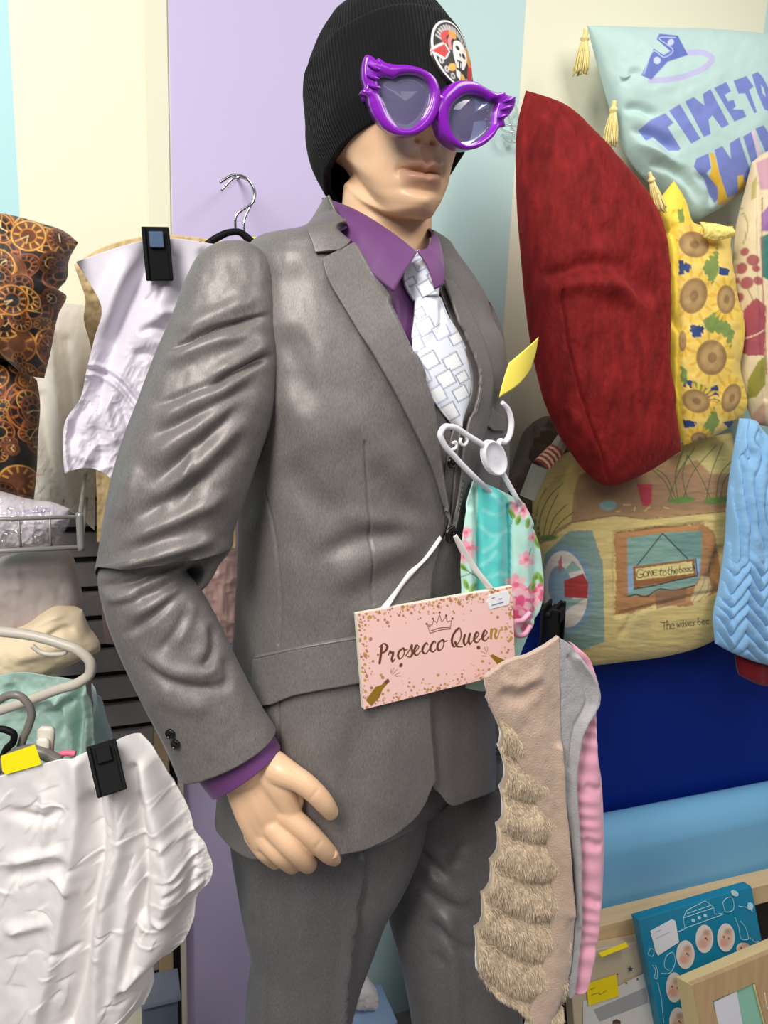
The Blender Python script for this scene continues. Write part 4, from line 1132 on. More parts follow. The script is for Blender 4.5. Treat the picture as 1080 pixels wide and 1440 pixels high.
for a in ([(225, 572), (243, 538)], [(232, 580), (262, 548)], [(245, 585), (280, 566)], [(255, 590), (285, 588)], [(222, 565), (226, 545)]): p.stroke(k4(a), .9, (140, 110, 100))
p.poly(k4([(848, 458), (868, 450), (905, 470), (965, 495), (985, 540), (915, 560), (890, 505)]), BT); q = k4([(778, 408)])[0]; p.ell(q[0], q[1], 2.6, 2.6, (104, 64, 54))
for a in ([(830, 440), (815, 405)], [(826, 448), (792, 430)], [(828, 462), (800, 462)], [(836, 432), (834, 404)]): p.stroke(k4(a), .9, (150, 120, 112))
board_m = mat('printed_board', None, .38, attr=True); edge_m = mat('board_edge', (222, 216, 200), .6)
th_ = .006
V, F = shellgrid(G, np.broadcast_to(SN, G.shape), .0012); mesh('printed_face', V, F, board_m, sign, smooth=False, col=np.concatenate([p.c, p.c]))
V, F = box(cp.mean(0) - SN*(.0012 + th_/2), (cp[1]-cp[0] + cp[2]-cp[3])/4*1.004, (cp[3]-cp[0] + cp[2]-cp[1])/4*1.004, SN*th_/2, .0006); mesh('board', V, F, edge_m, sign, smooth=False)
q = k4([(848, 75), (965, 45), (979, 85), (970, 136), (850, 165), (832, 120)]); V, F = prism(atp(q[:, 0], q[:, 1], SP0 + SN*.0008, SN), SN, .0007)
lab = mesh('price_label', V, F, mat('label_paper', (238, 238, 240), .6), sign, smooth=False)
ink = mat('faded_ink', (150, 156, 190), .6)
for k, a in enumerate(([(862, 95), (880, 88)], [(905, 100), (925, 95)], [(862, 138), (935, 118)])):
    q = k4(a); P = atp(q[:, 0], q[:, 1], SP0 + SN*.0012, SN); V, F = tube(P, .0006, 6, False); mesh('ink_line', V, F, ink, lab)
rib_m = mat('satin_ribbon', (226, 222, 218), .3, sheen=.3)
def ribbon(A, B, Pa, nm, par, wv=.0, hang=SN):
    n_ = 40; A, B = res(A, n_), res(B, n_); t = np.linspace(0, 1, n_)
    f = Pa
    PA, PB = f(A[:, 0], A[:, 1], t), f(B[:, 0], B[:, 1], t)
    w3 = np.linspace(0, 1, 7)[None, :, None]
    G = PA[:, None]*(1-w3) + PB[:, None]*w3
    G = G + hang*(wv*np.sin(t*7)[:, None, None]*(w3-.5) + .0012*np.sin(np.pi*w3))
    N = gnormal(G); N = N*np.sign(np.median(np.einsum('ijk,ijk->ij', N, np.broadcast_to(hang, N.shape))))
    V, F = shellgrid(G, N, .0008); return mesh(nm, V, F, rib_m, par)
bp_, bn_ = cast(JB, np.array([[628.]]), np.array([[752.]])); bpt_ = bp_[0, 0] + bn_[0, 0]*.010
def between(Pt, Qt):
    def f(X, Y, t):
        z = ((1-t)*((Pt - CAM) @ FW) + t*((Qt - CAM) @ FW)); return CAM + ray(X, Y)*z[:, None]
    return f
tl = atp(541., 855., SP0 - SN*.0035, SN); tr2 = atp(690., 828., SP0 - SN*.0035, SN)
ribbon([(617, 752), (580, 795), (534, 857)], [(622, 758), (588, 800), (545, 855)], between(bpt_, tl), 'ribbon', sign, .004)
ribbon([(637, 755), (655, 790), (685, 829)], [(642, 751), (665, 787), (695, 828)], between(bpt_ + SN*.002, tr2 + SN*.001), 'ribbon', sign, .003)

# ---- small white hanger hooked in the breast pocket, with a printed swimsuit
wh = mat('white_plastic', (232, 230, 238), .32, spec=.5, sss=.02)
fC = chest(.004)
def pl(pts, f=fC): q = np.asarray(pts, float); return f(q[:, 0], q[:, 1])
hang = thing('childs_hanger', 'small white plastic hanger with an oval badge hooked in the breast pocket', 'hanger', pl([(694, 700)])[0])
V1 = tube(np.concatenate([pl([(686, 630), (660, 614), (634, 600), (624, 601), (619, 610), (623, 622), (640, 643), (668, 672)]), pl([(690, 692), (705, 706)], chest(-.010))]), .0033, 10, True, 90)
V2 = tube(np.concatenate([pl([(704, 660), (716, 682), (727, 702)]), pl([(730, 712), (728, 722)], chest(-.010))]), .0032, 10)
V3 = tube(pl([(655, 613), (657, 620), (653, 626), (647, 621), (648, 616)]), .0018, 8); V4 = tube(pl([(634, 633), (641, 629), (641, 622), (636, 623)]), .0018, 8)
V, F = join([V1, V2, V3, V4]); mesh('hanger_arms', V, F, wh, hang)
hk = pl([(700, 628), (703, 620), (709, 622), (714, 617), (719, 596), (714, 575), (706, 566)]); V, F = tube(hk, [.0032, .0032, .0034, .0036, .0036, .0030, .0024], 10); mesh('hook', V, F, wh, hang)
c_ = pl([(694, 644)])[0]; ax_ = pl([(709, 642)])[0] - c_; ay_ = pl([(700, 669)])[0] - c_
th = np.linspace(0, 2*math.pi, 48, endpoint=False); rows = []
for r, z in ((.98, -.003), (1, .001), (.96, .0045), (.88, .005), (.82, .0036), (.4, .0034), (.02, .0034)): rows.append(c_ + r*(np.cos(th)[:, None]*ax_ + np.sin(th)[:, None]*ay_) + MF*z)
V = np.array(rows).reshape(-1, 3); F = [tuple(f) for f in gfaces(7, 48, True)] + [tuple(range(6*48, 7*48)), tuple(range(47, -1, -1))]; mesh('oval_badge', V, F, wh, hang)
tag_m = mat('yellow_card', (246, 226, 96), .55)
fT = chest(-.01)
t_ = [(703, 553), (701, 560), (706, 535), (714, 512), (735, 492), (757, 474), (751, 502), (745, 520), (722, 544), (706, 558)]
(V, F, c, P) = sheet([(716, 510), (735, 491), (757, 474)], [(702, 559), (724, 542), (746, 519)], [(716, 510), (708, 535), (702, 559)], [(757, 474), (753, 496), (746, 519)], 0, .0006, 20, 16, wall=fT, curve=lambda u, v: .004*np.sin(u*3))
mesh('price_tag', V, F, tag_m, None, label='yellow card price tag poking up beside the breast pocket', cat='price tag')

def suit_paint(X, Y, u, v):
    p = Paint(X, Y, (196, 240, 228))
    k2 = lambda pts: np.asarray(pts, float)/4.5 + np.array([560, 540])
    p.poly(k2([(495, 600), (600, 640), (690, 720), (715, 860), (712, 1300), (500, 1300), (490, 1000), (505, 700)]), (100, 218, 214))
    for a in ([(520, 640), (600, 700), (660, 760)], [(540, 800), (620, 830), (690, 800)], [(520, 900), (600, 960), (690, 930)], [(540, 1060), (600, 1020), (640, 960)], [(520, 1150), (580, 1110), (620, 1060)], [(560, 1230), (640, 1200), (700, 1210)]):
        p.stroke(k2(a), 5, (176, 242, 236), .5, 4)
    for a in ([(640, 800), (640, 1280)], [(690, 760), (692, 1280)], [(600, 840), (700, 800)], [(560, 1130), (700, 1140)], [(560, 1250), (710, 1080)]): p.stroke(k2(a), 1, (70, 190, 196), .5)
    def fl(cx, cy, r, c1=(250, 160, 182), c2=(236, 90, 130)):
        q = k2([(cx, cy)])[0]
        for k in range(6):
            a = k*math.pi/3 + cx; p.ell(q[0]+.6*r*math.cos(a), q[1]+.6*r*math.sin(a), .62*r, .42*r, c1 if k % 2 else (252, 196, 206), a/RAD, .9, 1.5)
        p.ell(q[0], q[1], .35*r, .3*r, c2, 0, .8, 1.5)
    for cx, cy, r in ((430, 940, 8), (445, 1040, 11), (425, 1090, 9), (760, 780, 11), (790, 800, 9), (810, 1110, 10), (745, 1270, 13), (850, 970, 6)): fl(cx, cy, r)
    for cx, cy, r in ((800, 1370, 17), (860, 1340, 14), (760, 1420, 16), (890, 1300, 9), (700, 1480, 14), (790, 1500, 13)): fl(cx, cy, r, (236, 84, 140), (252, 170, 190))
    for cx, cy, a in ((720, 820, 60), (760, 860, 110), (820, 880, 100), (880, 960, 80), (870, 1220, 120), (900, 1230, 70), (850, 1280, 110), (410, 1160, 40), (430, 1270, 70), (470, 1290, 120), (880, 1010, 60)):
        q = k2([(cx, cy)])[0]; p.ell(q[0], q[1], 8, 3.6, (150, 190, 80), a, .95); p.ell(q[0]+1, q[1]+1, 5, 1.6, (96, 140, 60), a, .8)
    for a in ([(390, 1150), (450, 1190), (540, 1250)], [(400, 1220), (470, 1200), (530, 1240)], [(830, 1080), (840, 1040)], [(700, 800), (720, 850), (710, 900)]): p.stroke(k2(a), 1.3, (88, 110, 74), .9)
    return p.c
fS = chest(-.008)
def ss_rel(X, Y, u, v):
    return folds(X, Y, [([(672, 680), (674, 740), (674, 850)], 4, -.008, 0, 1), ([(718, 712), (720, 780), (719, 870)], 4, -.007, 0, 1), ([(752, 745), (754, 800), (752, 870)], 5, -.005, 0, 1),
        ([(696, 700), (698, 780), (696, 860)], 10, .006, 0, 1), ([(736, 730), (738, 800), (738, 870)], 8, .005, 0, 1), ([(660, 720), (658, 780), (660, 850)], 6, .004, 0, 1)]) + .002*fbm(X/30, Y/50, 0, 3, 8)
V, F, c, P = sheet([(667, 673), (690, 683), (715, 695), (738, 708)], [(656, 968), (680, 972), (700, 966), (720, 955)], [(667, 673), (655, 720), (648, 780), (650, 840), (656, 968)], [(738, 708), (752, 740), (762, 782), (765, 830), (757, 866), (744, 892), (720, 955)], 0, .0015, 130, 260, ss_rel, suit_paint, wall=fS)
sw_m = mat('swim_fabric', None, .4, attr=True, sheen=.2)
swim = mesh('swimsuit', V, F, sw_m, None, col=c, label='turquoise floral printed swimsuit on the small white hanger', cat='swimsuit')
V, F = tube(pl([(745, 862), (735, 872), (722, 876), (724, 890), (738, 892), (746, 880)], chest(.010)), .0035, 8)
mesh('frill', V, F, mat('pink_trim', (238, 170, 196), .4), swim)

# ---- fleece and faux-fur blanket in a black clip
fB = chest(.030, nrm(-FH*math.cos(25*RAD) + RH*math.sin(25*RAD)))
blanket = thing('folded_blanket', 'beige faux fur and fleece blanket with a pink satin edge in a black clip', 'blanket', pl([(770, 1430)], fB)[0])
fl_m = mat('beige_fleece', (196, 170, 152), .95, sheen=.5, spec=.15, bump=(420, .5, .0022)); gf_m = mat('grey_fleece', (172, 170, 172), .95, sheen=.5, spec=.15, bump=(420, .5, .0018)); pk_m = mat('pink_satin', (244, 176, 198), .38, sheen=.3)
V, F, c, P = sheet([(682, 952), (702, 934), (745, 917), (787, 896)], [(740, 1445), (752, 1448), (765, 1446), (775, 1440)], [(682, 952), (686, 975), (712, 1040), (748, 1110), (770, 1190), (778, 1290), (760, 1380), (740, 1445)], [(787, 896), (788, 1000), (792, 1090), (803, 1200), (808, 1290), (800, 1370), (775, 1440)], 0, .006, 90, 260,
    lambda X, Y, u, v: folds(X, Y, [([(697, 968), (725, 980), (760, 950)], 10, -.006), ([(690, 955), (730, 960), (770, 930)], 9, .004), ([(784, 1050), (790, 1150), (800, 1280)], 6, .008, 0, 1)]) + .003*fbm(X/30, Y/40, 0, 3, 4) + .006*np.sin(np.pi*u), wall=chest(.042, nrm(-FH*math.cos(25*RAD) + RH*math.sin(25*RAD))))
mesh('fleece_side', V, F, fl_m, blanket)
V, F, c, P = sheet([(787, 897), (800, 905), (815, 922)], [(797, 1400), (803, 1404), (808, 1400)], [(787, 897), (788, 1000), (792, 1090), (806, 1200), (810, 1290), (803, 1370), (797, 1400)], [(815, 922), (842, 965), (843, 990), (825, 1020), (812, 1085), (816, 1200), (818, 1300), (808, 1400)], 0, .006, 50, 220,
    lambda X, Y, u, v: folds(X, Y, [([(800, 925), (822, 965), (826, 985), (812, 1015), (800, 1080)], 3, -.003, 0, 1), ([(812, 925), (838, 968), (838, 988), (820, 1018), (808, 1080), (812, 1200), (814, 1300)], 4, .006, 0, 1)]) + .002*fbm(X/20, Y/30, 0, 3, 5), wall=chest(.040, nrm(-FH*math.cos(25*RAD) + RH*math.sin(25*RAD))))
mesh('grey_lining', V, F, gf_m, blanket)
V, F, c, P = sheet([(806, 905), (822, 922), (836, 950)], [(800, 1396), (815, 1394), (828, 1360)], [(806, 905), (818, 960), (822, 1020), (806, 1090), (808, 1200), (812, 1300), (800, 1396)], [(836, 950), (845, 980), (836, 1010), (846, 1100), (848, 1240), (842, 1310), (828, 1360)], 0, .008, 60, 260,
    lambda X, Y, u, v: .008*np.sin(np.pi*u) + .0016*np.sin(Y/3.4 + 2*np.sin(Y/23))*(1-u)**1.5 + folds(X, Y, [([(815, 1175), (845, 1190)], 6, -.004), ([(815, 1255), (845, 1270)], 6, -.005), ([(815, 1100), (845, 1110)], 6, -.003), ([(815, 1330), (840, 1325)], 6, -.004)]), wall=chest(.026, nrm(-FH*math.cos(25*RAD) + RH*math.sin(25*RAD))))
mesh('satin_border', V, F, pk_m, blanket)
def fur_rel(X, Y, u, v):
    ph_ = (Y - 1060 - .35*(X - 740) - 8*np.sin(X/22))/56
    return .012*np.abs(np.sin(np.pi*ph_))**.7 + .003*fbm(X/25, Y/25, 0, 3, 6)
def fur_col(X, Y, u, v):
    p = Paint(X, Y, (198, 178, 152)); return p.c*(1 + .18*fbm(X/9, Y/16, 0, 3, 9))[:, None]
V, F, c, P = sheet([(686, 975), (720, 1030), (760, 1100)], [(752, 1432), (765, 1450), (780, 1450)], [(686, 975), (704, 1050), (706, 1120), (697, 1185), (675, 1290), (668, 1350), (682, 1382), (720, 1408), (752, 1432)], [(760, 1100), (785, 1190), (792, 1290), (790, 1370), (780, 1450)], 0, .01, 110, 260, fur_rel, fur_col, wall=fB)
fur_m = mat('faux_fur', None, .9, attr=True, sheen=.4, spec=.15)
fur = mesh('fur_side', V, F, fur_m, blanket, col=c)
nvv, nuu = P.shape[:2]; N = gnormal(P); N = N*np.sign(np.median(np.einsum('ijk,ijk->ij', N, CAM - P)))
r3 = np.random.default_rng(5); ns = 60000
iu, iv = r3.integers(0, nuu-1, ns), r3.integers(0, nvv-1, ns)
b0 = P[iv, iu] + (P[iv, iu+1]-P[iv, iu])*r3.random((ns, 1)) + (P[iv+1, iu]-P[iv, iu])*r3.random((ns, 1)); n0 = N[iv, iu]
fx, fy = proj(b0)
cl_ = fbm(fx/7, fy/9, 0, 2, 12)
dr = nrm(n0*.75 - ZU*.75 + RH*(.35*cl_)[:, None] + r3.normal(0, .22, (ns, 3)))
ln = (.0045 + .003*r3.random(ns))[:, None]; sd_ = nrm(np.cross(dr, n0 + r3.normal(0, .3, (ns, 3))))*.00034
tipv = b0 + dr*ln - ZU*.0015; mid = b0 + dr*ln*.55
V = np.stack([b0 - sd_, b0 + sd_, mid + sd_*.8, mid - sd_*.8, tipv], 1).reshape(-1, 3); k_ = np.arange(ns)*5
F = [np.stack([k_, k_+1, k_+2, k_+3], -1), np.stack([k_+3, k_+2, k_+4], -1)]
cc = np.repeat(lin((214, 194, 168))[None]*(1 + .22*r3.normal(0, 1, (ns, 1)).clip(-1, 1) + .15*cl_[:, None]), 5, 0)
mesh('fur_pile', V, F, fur_m, blanket, col=cc.clip(0, 1), kind='stuff', smooth=False)
# clip on the blanket
bk_m = mat('black_plastic', (16, 16, 17), .55, spec=.18)
def clipper(nm, label, f, px_c, w_, h_, depth, n_, parent=None, group=None, metal=None, ang=0):
    """two hinged jaws with ribs, a spring bar and a raised lever plate"""
    c0 = f(np.array([px_c[0]], float), np.array([px_c[1]], float))[0]; n_ = nrm(n_)
    up = nrm(ZU - n_*(ZU @ n_)); rt = np.cross(up, n_)
    ca, sa = math.cos(ang*RAD), math.sin(ang*RAD); up, rt = up*ca + rt*sa, rt*ca - up*sa
    t = thing(nm, label, 'clip', c0 - up*h_, group)
    V, F = box(c0 + n_*depth*.55, rt*w_, up*h_, n_*depth*.16, .0012); mesh('front_jaw', V, F, bk_m, t, smooth=False)
    V, F = box(c0 - n_*depth*.55, rt*w_*.96, up*h_*.96, n_*depth*.16, .0012); mesh('back_jaw', V, F, bk_m, t, smooth=False)
    for s_ in (-1, 1):
        V, F = box(c0 + n_*depth*.75 + rt*w_*.86*s_, rt*w_*.13, up*h_*.98, n_*depth*.30, .0008); mesh('side_rib', V, F, bk_m, t, smooth=False)
    V, F = box(c0 + n_*depth*.95 + up*h_*.52, rt*w_*.52, up*h_*.30, n_*depth*.22, .001); mesh('lever', V, F, metal or bk_m, t, smooth=False)
    V, F = tube([c0 + up*h_*.6 - rt*w_*.9, c0 + up*h_*.6 + rt*w_*.9], depth*.35, 12, False); mesh('spring_bar', V, F, metal or bk_m, t)
    return t
clipper('trouser_clip', 'small black clip gripping the top of the fur blanket', chest(.045), (775, 876), .016, .026, .012, nrm(-FH*.5 + RH*.85), ang=-6)

# ================================================================== LEFT SIDE
def cloth_m(name, rgb, rough=.75, sheen=.2, attr=False, bump=(500, .15, .0006), spec=.3): return mat(name, rgb, rough, attr=attr, sheen=sheen, bump=bump, spec=spec)
print_m = mat('printed_cotton', None, .6, attr=True, sheen=.15, bump=(700, .15, .0006))
white_m = cloth_m('white_cotton', (234, 229, 228), .9, .1, spec=.1); satin_m = mat('white_satin', (226, 220, 232), .34, sheen=.15, spec=.5)

def one(res_, name, m_, label, cat, group=None, **k):
    V, F, c, P = res_
    return mesh(name, V, F, m_, None, col=c, label=label, cat=cat, group=group, **k), P

def clock_paint(seed):
    def f(X, Y, u, v):
        p = Paint(X, Y, (20, 15, 14)); r = np.random.default_rng(seed)
        cols = [(196, 128, 52), (172, 98, 44), (214, 156, 74), (150, 84, 46), (120, 66, 36)]
        for i in range(150):
            cx, cy = r.uniform(-60, 125), r.uniform(290, 720); R = r.uniform(9, 26); a = r.uniform(-30, 60); k = r.uniform(.6, .9); c = cols[r.integers(5)]
            if i < 60: R = r.uniform(20, 34)
            ry = R*k
            p.ell(cx, cy, R, ry, (26, 19, 17), a)
            if r.random() < .22: p.ell(cx, cy, R*.9, ry*.9, (120, 70, 38), a, .7)
            p.ell(cx, cy, R, ry, c, a, hole=.9); p.ell(cx, cy, R*.84, ry*.84, cols[4], a, .8, hole=.90); p.ell(cx, cy, R*.5, ry*.5, cols[(i+1) % 5], a, .8, hole=.84)
            ca, sa = math.cos(a*RAD), math.sin(a*RAD); n_ = r.integers(8, 13)
            for q in range(n_):
                t = q*2*math.pi/n_; d = np.array([ca*R*math.cos(t) - sa*ry*math.sin(t), sa*R*math.cos(t) + ca*ry*math.sin(t)])
                p.stroke([(cx+d[0]*.56, cy+d[1]*.56), (cx+d[0]*.8, cy+d[1]*.8)], max(1.1, R*.11), c, .85)
            if i % 2:
                for q in range(2):
                    t = r.uniform(0, 6.28); p.stroke([(cx, cy), (cx+.45*R*math.cos(t), cy+.45*R*math.sin(t))], 1.5, (226, 196, 140), .95)
        return p.c*(1 + .3*fbm(X/8, Y/8, 0, 3, seed))[:, None].clip(.3, 1.5)
    return f
one(pillow([(-40, 500), (10, 500), (52, 535)], [(-40, 700), (0, 698), (28, 706), (47, 708)], [(-40, 500), (-40, 700)], [(52, 535), (56, 565), (53, 620), (51, 670), (47, 708)], 1.16, .06, 110, 180,
    lambda X, Y, u, v: .006*fbm(X/40, Y/50, 0, 3, 31), clock_paint(4)), 'clock_cushion', print_m, 'black cushion printed with orange clock faces, lower one under the other on the rack', 'cushion', 'clock print cushions at the left edge')
one(pillow([(-40, 296), (10, 302), (60, 315), (92, 326), (110, 341)], [(-40, 505), (5, 505), (38, 528), (62, 532)], [(-40, 296), (-40, 505)], [(110, 341), (97, 366), (94, 392), (82, 410), (92, 414), (82, 442), (70, 500), (62, 532)], 1.12, .07, 150, 200,
    lambda X, Y, u, v: .006*fbm(X/40, Y/50, 3, 3, 32) + folds(X, Y, [([(20, 480), (60, 460), (80, 420)], 14, -.008)]), clock_paint(9)), 'clock_cushion', print_m, 'black cushion printed with orange clock faces, upper one with pointed corner by cream wall', 'cushion', 'clock print cushions at the left edge')

def lace(X, Y, u, v):
    return folds(X, Y, [([(70, 470), (80, 580), (95, 700)], 10, .010, 0, 1), ([(95, 480), (105, 580), (115, 700)], 8, -.006, 0, 1), ([(55, 560), (70, 640), (90, 700)], 9, -.008, 0, 1)]) + .0008*np.sign(vnoise(X/5, Y/5, 1, 3))*sstep(600, 680, Y) + .0018*fbm(X/16, Y/24, 0, 3, 3)
one(sheet([(40, 425), (90, 425), (128, 430)], [(10, 735), (70, 712), (104, 722), (133, 746)], [(40, 425), (20, 600), (10, 735)], [(128, 430), (131, 580), (134, 690), (133, 746)], 1.335, .002, 120, 200, lace), 'lace_cloth', cloth_m('white_lace', (244, 238, 226), .8), 'white lace edged cloth hanging behind the clock cushions', 'cloth')

# garments on the rail, left of the mannequin
one(sheet([(104, 372), (140, 350), (205, 332), (330, 340)], [(136, 762), (200, 770), (270, 775), (332, 772)], [(104, 372), (112, 395), (120, 420), (118, 450), (126, 480), (132, 600), (136, 700), (136, 762)], [(330, 340), (332, 772)], 1.25, .002, 130, 200,
    lambda X, Y, u, v: .005*ridged(X/26, Y/50, 0, 3, 12) + .003*fbm(X/9, Y/9, 0, 2, 2)*(X < 145)), 'cream_garment', cloth_m('cream_cloth', (214, 188, 140), .6), 'cream garment hanging behind the white satin top', 'garment')
one(pillow([(146, 800), (200, 782), (280, 772), (334, 772)], [(148, 905), (200, 908), (270, 918), (330, 905)], [(146, 800), (143, 860), (148, 905)], [(334, 772), (334, 905)], 1.29, .035, 110, 100,
    lambda X, Y, u, v: .008*ridged(X/30, Y/50, 0, 3, 14)), 'pink_bag', mat('dusty_pink_satin', (178, 146, 140), .4, sheen=.2), 'dusky pink satin bag hanging behind the mannequin elbow', 'bag')
sf = [([(222, 345), (196, 400), (170, 460), (150, 520), (140, 560)], 13, -.020, .2, 1), ([(250, 360), (225, 430), (190, 500)], 16, .012), ([(190, 350), (160, 420), (145, 480)], 16, .012), ([(282, 345), (292, 375), (300, 400)], 8, -.008),
    ([(116, 512), (136, 514), (165, 527), (195, 560), (215, 590)], 4, .006, 0, 1), ([(112, 526), (132, 528), (160, 540), (190, 575)], 4, .006, 0, 1), ([(114, 519), (136, 521), (163, 534), (192, 567)], 3, -.005, 0, 1),
    ([(190, 470), (225, 460), (250, 470)], 7, -.008), ([(185, 500), (205, 497), (225, 510)], 6, -.008), ([(200, 430), (215, 415), (222, 400)], 6, -.006), ([(205, 480), (240, 485), (265, 500)], 8, .007), ([(215, 445), (245, 440), (262, 450)], 8, .006),
    ([(150, 545), (155, 600), (170, 640)], 7, .008), ([(165, 550), (180, 600), (185, 650)], 5, -.007), ([(185, 570), (195, 610), (205, 650)], 6, .006), ([(130, 560), (110, 590), (100, 640)], 8, -.009), ([(105, 610), (115, 640), (140, 650)], 9, .008), ([(130, 590), (140, 620), (145, 655)], 6, -.006), ([(95, 590), (92, 630), (95, 660)], 5, .006, 0, 1)]
one(sheet([(107, 368), (150, 353), (203, 338), (240, 335), (300, 343), (352, 350)], [(91, 665), (118, 658), (140, 662), (160, 676), (200, 690), (330, 690)], [(107, 368), (122, 392), (143, 436), (133, 475), (122, 520), (113, 560), (92, 592), (89, 640), (91, 665)], [(352, 350), (330, 690)], 1.13, .002, 260, 330,
    lambda X, Y, u, v: folds(X, Y, sf) + .004*ridged(X/26 + Y/60, Y/34, 0, 3, 6)*sstep(440, 560, Y) + .002*fbm(X/50, Y/50, 0, 2, 3)), 'satin_top', satin_m, 'white satin top gathered below a piped waist, hung by a black clip', 'top')
blue_metal = mat('blue_zinc', (150, 180, 222), .22, metal=.9)
clipper('trouser_clip', 'black clip with a bluish metal lever on the white satin top', lambda X, Y: aty(X, Y, 1.112), (221, 358), .0175, .034, .012, (0, -1, 0), metal=blue_metal, ang=-4)
chrome = mat('chrome', (215, 215, 220), .15, metal=1.0)
A1 = lambda pts, Y: np.array([aty(float(a), float(b), Y) for a, b in pts])
hg = thing('trouser_hanger', 'black trouser hanger with chrome hooks against the lilac wall', 'hanger', A1([(330, 347)], 1.2)[0])
V, F = tube(A1([(331, 328), (333, 302), (344, 293), (356, 284), (357, 268), (345, 250), (328, 246), (318, 251), (309, 257)], 1.2), .0022, 10); mesh('hook', V, F, chrome, hg)
V, F = tube(np.array([aty(a, b, y) for a, b, y in ((343, 332, 1.24), (344, 308, 1.24), (352, 290, 1.24), (359, 272, 1.24), (347, 252, 1.24), (330, 250, 1.24), (317, 262, 1.24), (311, 268, 1.24))]), .0020, 10); mesh('hook', V, F, chrome, hg)
V, F = tube(A1([(240, 352), (285, 346), (304, 335), (322, 327), (338, 327), (350, 337), (360, 348)], 1.19), [.003, .004, .0055, .005, .005, .006, .006], 10); mesh('shoulder_bar', V, F, bk_m, hg)
V, F = tube(A1([(334, 250), (334, 251)], 1.19).tolist()[:1] + [aty(334, 251, 1.38).tolist()], .003, 8, False); mesh('wall_peg', V, F, chrome, None, label='short chrome peg on the lilac wall holding the trouser hanger', cat='peg')
V, F = prism(A1([(346, 333), (360, 333), (362, 343), (347, 343)], 1.215), np.array([0, -1.0, 0]), .0015); mesh('sticker', V, F, mat('yellow_sticker', (250, 236, 60), .5), hg, smooth=False)

# wire shelf, wrapped bedding, folded linen
wire = mat('grey_wire', (150, 148, 144), .4, metal=.3)
zsh = float(aty(60, 772, 1.02)[2])
sh = thing('wire_shelf', 'grey wire shelf fixed to the slatted board', 'shelf', (-.5, 1.2, zsh))
x_r = float(aty(114, 772, 1.02)[0])
for nm, pts, r in (('front_wire', [(-1.1, 1.02, zsh), (x_r, 1.02, zsh)], .0032), ('top_wire', [(-1.1, 1.02, zsh+.04), (x_r, 1.02, zsh+.04)], .0026), ('back_wire', [(-1.1, 1.355, zsh), (x_r, 1.355, zsh)], .003), ('end_wire', [(x_r, 1.02, zsh+.04), (x_r, 1.355, zsh+.04)], .0028), ('end_wire', [(x_r, 1.02, zsh), (x_r, 1.355, zsh)], .0028)):
    V, F = tube(pts, r, 8, False); mesh(nm, V, F, wire, sh)
V, F = tube([(x_r, 1.02, zsh-.004), (x_r, 1.02, zsh+.045)], .0048, 10, False); mesh('corner_post', V, F, wire, sh)
for k in range(14):
    xx = x_r - .035*(k+1)
    V, F = tube([(xx, 1.02, zsh+.04), (xx, 1.02, zsh), (xx, 1.355, zsh)], .0018, 6, False); mesh('cross_wire', V, F, wire, sh)
pk = thing('wrapped_bedding', 'pale bedding set in crinkled clear plastic on the wire shelf', 'bedding pack', aty(40, 770, 1.1))
def pk_paint(X, Y, u, v):
    p = Paint(X, Y, (214, 206, 214)); p.stroke([(20, 722), (45, 717), (70, 716)], 4, (150, 140, 190), .5, 3); p.stroke([(38, 722), (70, 719)], 1.4, (96, 84, 140), .8); p.noise(6, .06, 3); return p.c
V, F, c, P = pillow([(-40, 684), (0, 692), (40, 703), (75, 708), (98, 716)], [(-40, 770), (0, 766), (35, 768), (72, 762)], [(-40, 684), (-40, 770)], [(98, 716), (94, 732), (82, 750), (72, 762)], 1.085, .035, 120, 100, lambda X, Y, u, v: .004*ridged(X/18, Y/18, 0, 3, 5), pk_paint)
mesh('folded_bedding', V, F, mat('bedding', None, .6, attr=True), pk, col=c)
film = bpy.data.materials.new('clear_film'); film.use_nodes = True; nt = film.node_tree
for nd in list(nt.nodes):
    if nd.type == 'BSDF_PRINCIPLED': nt.nodes.remove(nd)
o_ = [nd for nd in nt.nodes if nd.type == 'OUTPUT_MATERIAL'][0]
t_n = nt.nodes.new('ShaderNodeBsdfTransparent'); g_n = nt.nodes.new('ShaderNodeBsdfGlossy'); g_n.inputs[1].default_value = .12; mx = nt.nodes.new('ShaderNodeMixShader'); mx.inputs[0].default_value = .13
nt.links.new(t_n.outputs[0], mx.inputs[1]); nt.links.new(g_n.outputs[0], mx.inputs[2]); nt.links.new(mx.outputs[0], o_.inputs[0])
V, F, c, P = pillow([(-42, 680), (0, 688), (42, 699), (80, 704), (104, 714)], [(-42, 774), (0, 770), (38, 772), (78, 766)], [(-42, 680), (-42, 774)], [(104, 714), (98, 734), (88, 752), (78, 766)], 1.083, .042, 130, 110, lambda X, Y, u, v: .005*ridged(X/14, Y/12, 2, 4, 7))
mesh('plastic_wrap', V, F, film, pk)
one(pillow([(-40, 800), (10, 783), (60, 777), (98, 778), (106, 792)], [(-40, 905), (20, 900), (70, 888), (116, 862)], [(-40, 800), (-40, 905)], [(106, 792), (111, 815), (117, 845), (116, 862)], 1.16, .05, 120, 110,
    lambda X, Y, u, v: folds(X, Y, [([(0, 815), (50, 812), (100, 835)], 10, -.007), ([(20, 790), (28, 840)], 8, .005)]) + .004*fbm(X/30, Y/30, 0, 3, 8)), 'folded_pillow', cloth_m('shaded_cream_linen', (184, 172, 168)), 'cream folded pillow greyed with shelf shade, tucked directly under the wire shelf', 'pillow', 'folded linen under the shelf')  # cream linen, its colour greyed to stand for the shelf's shade
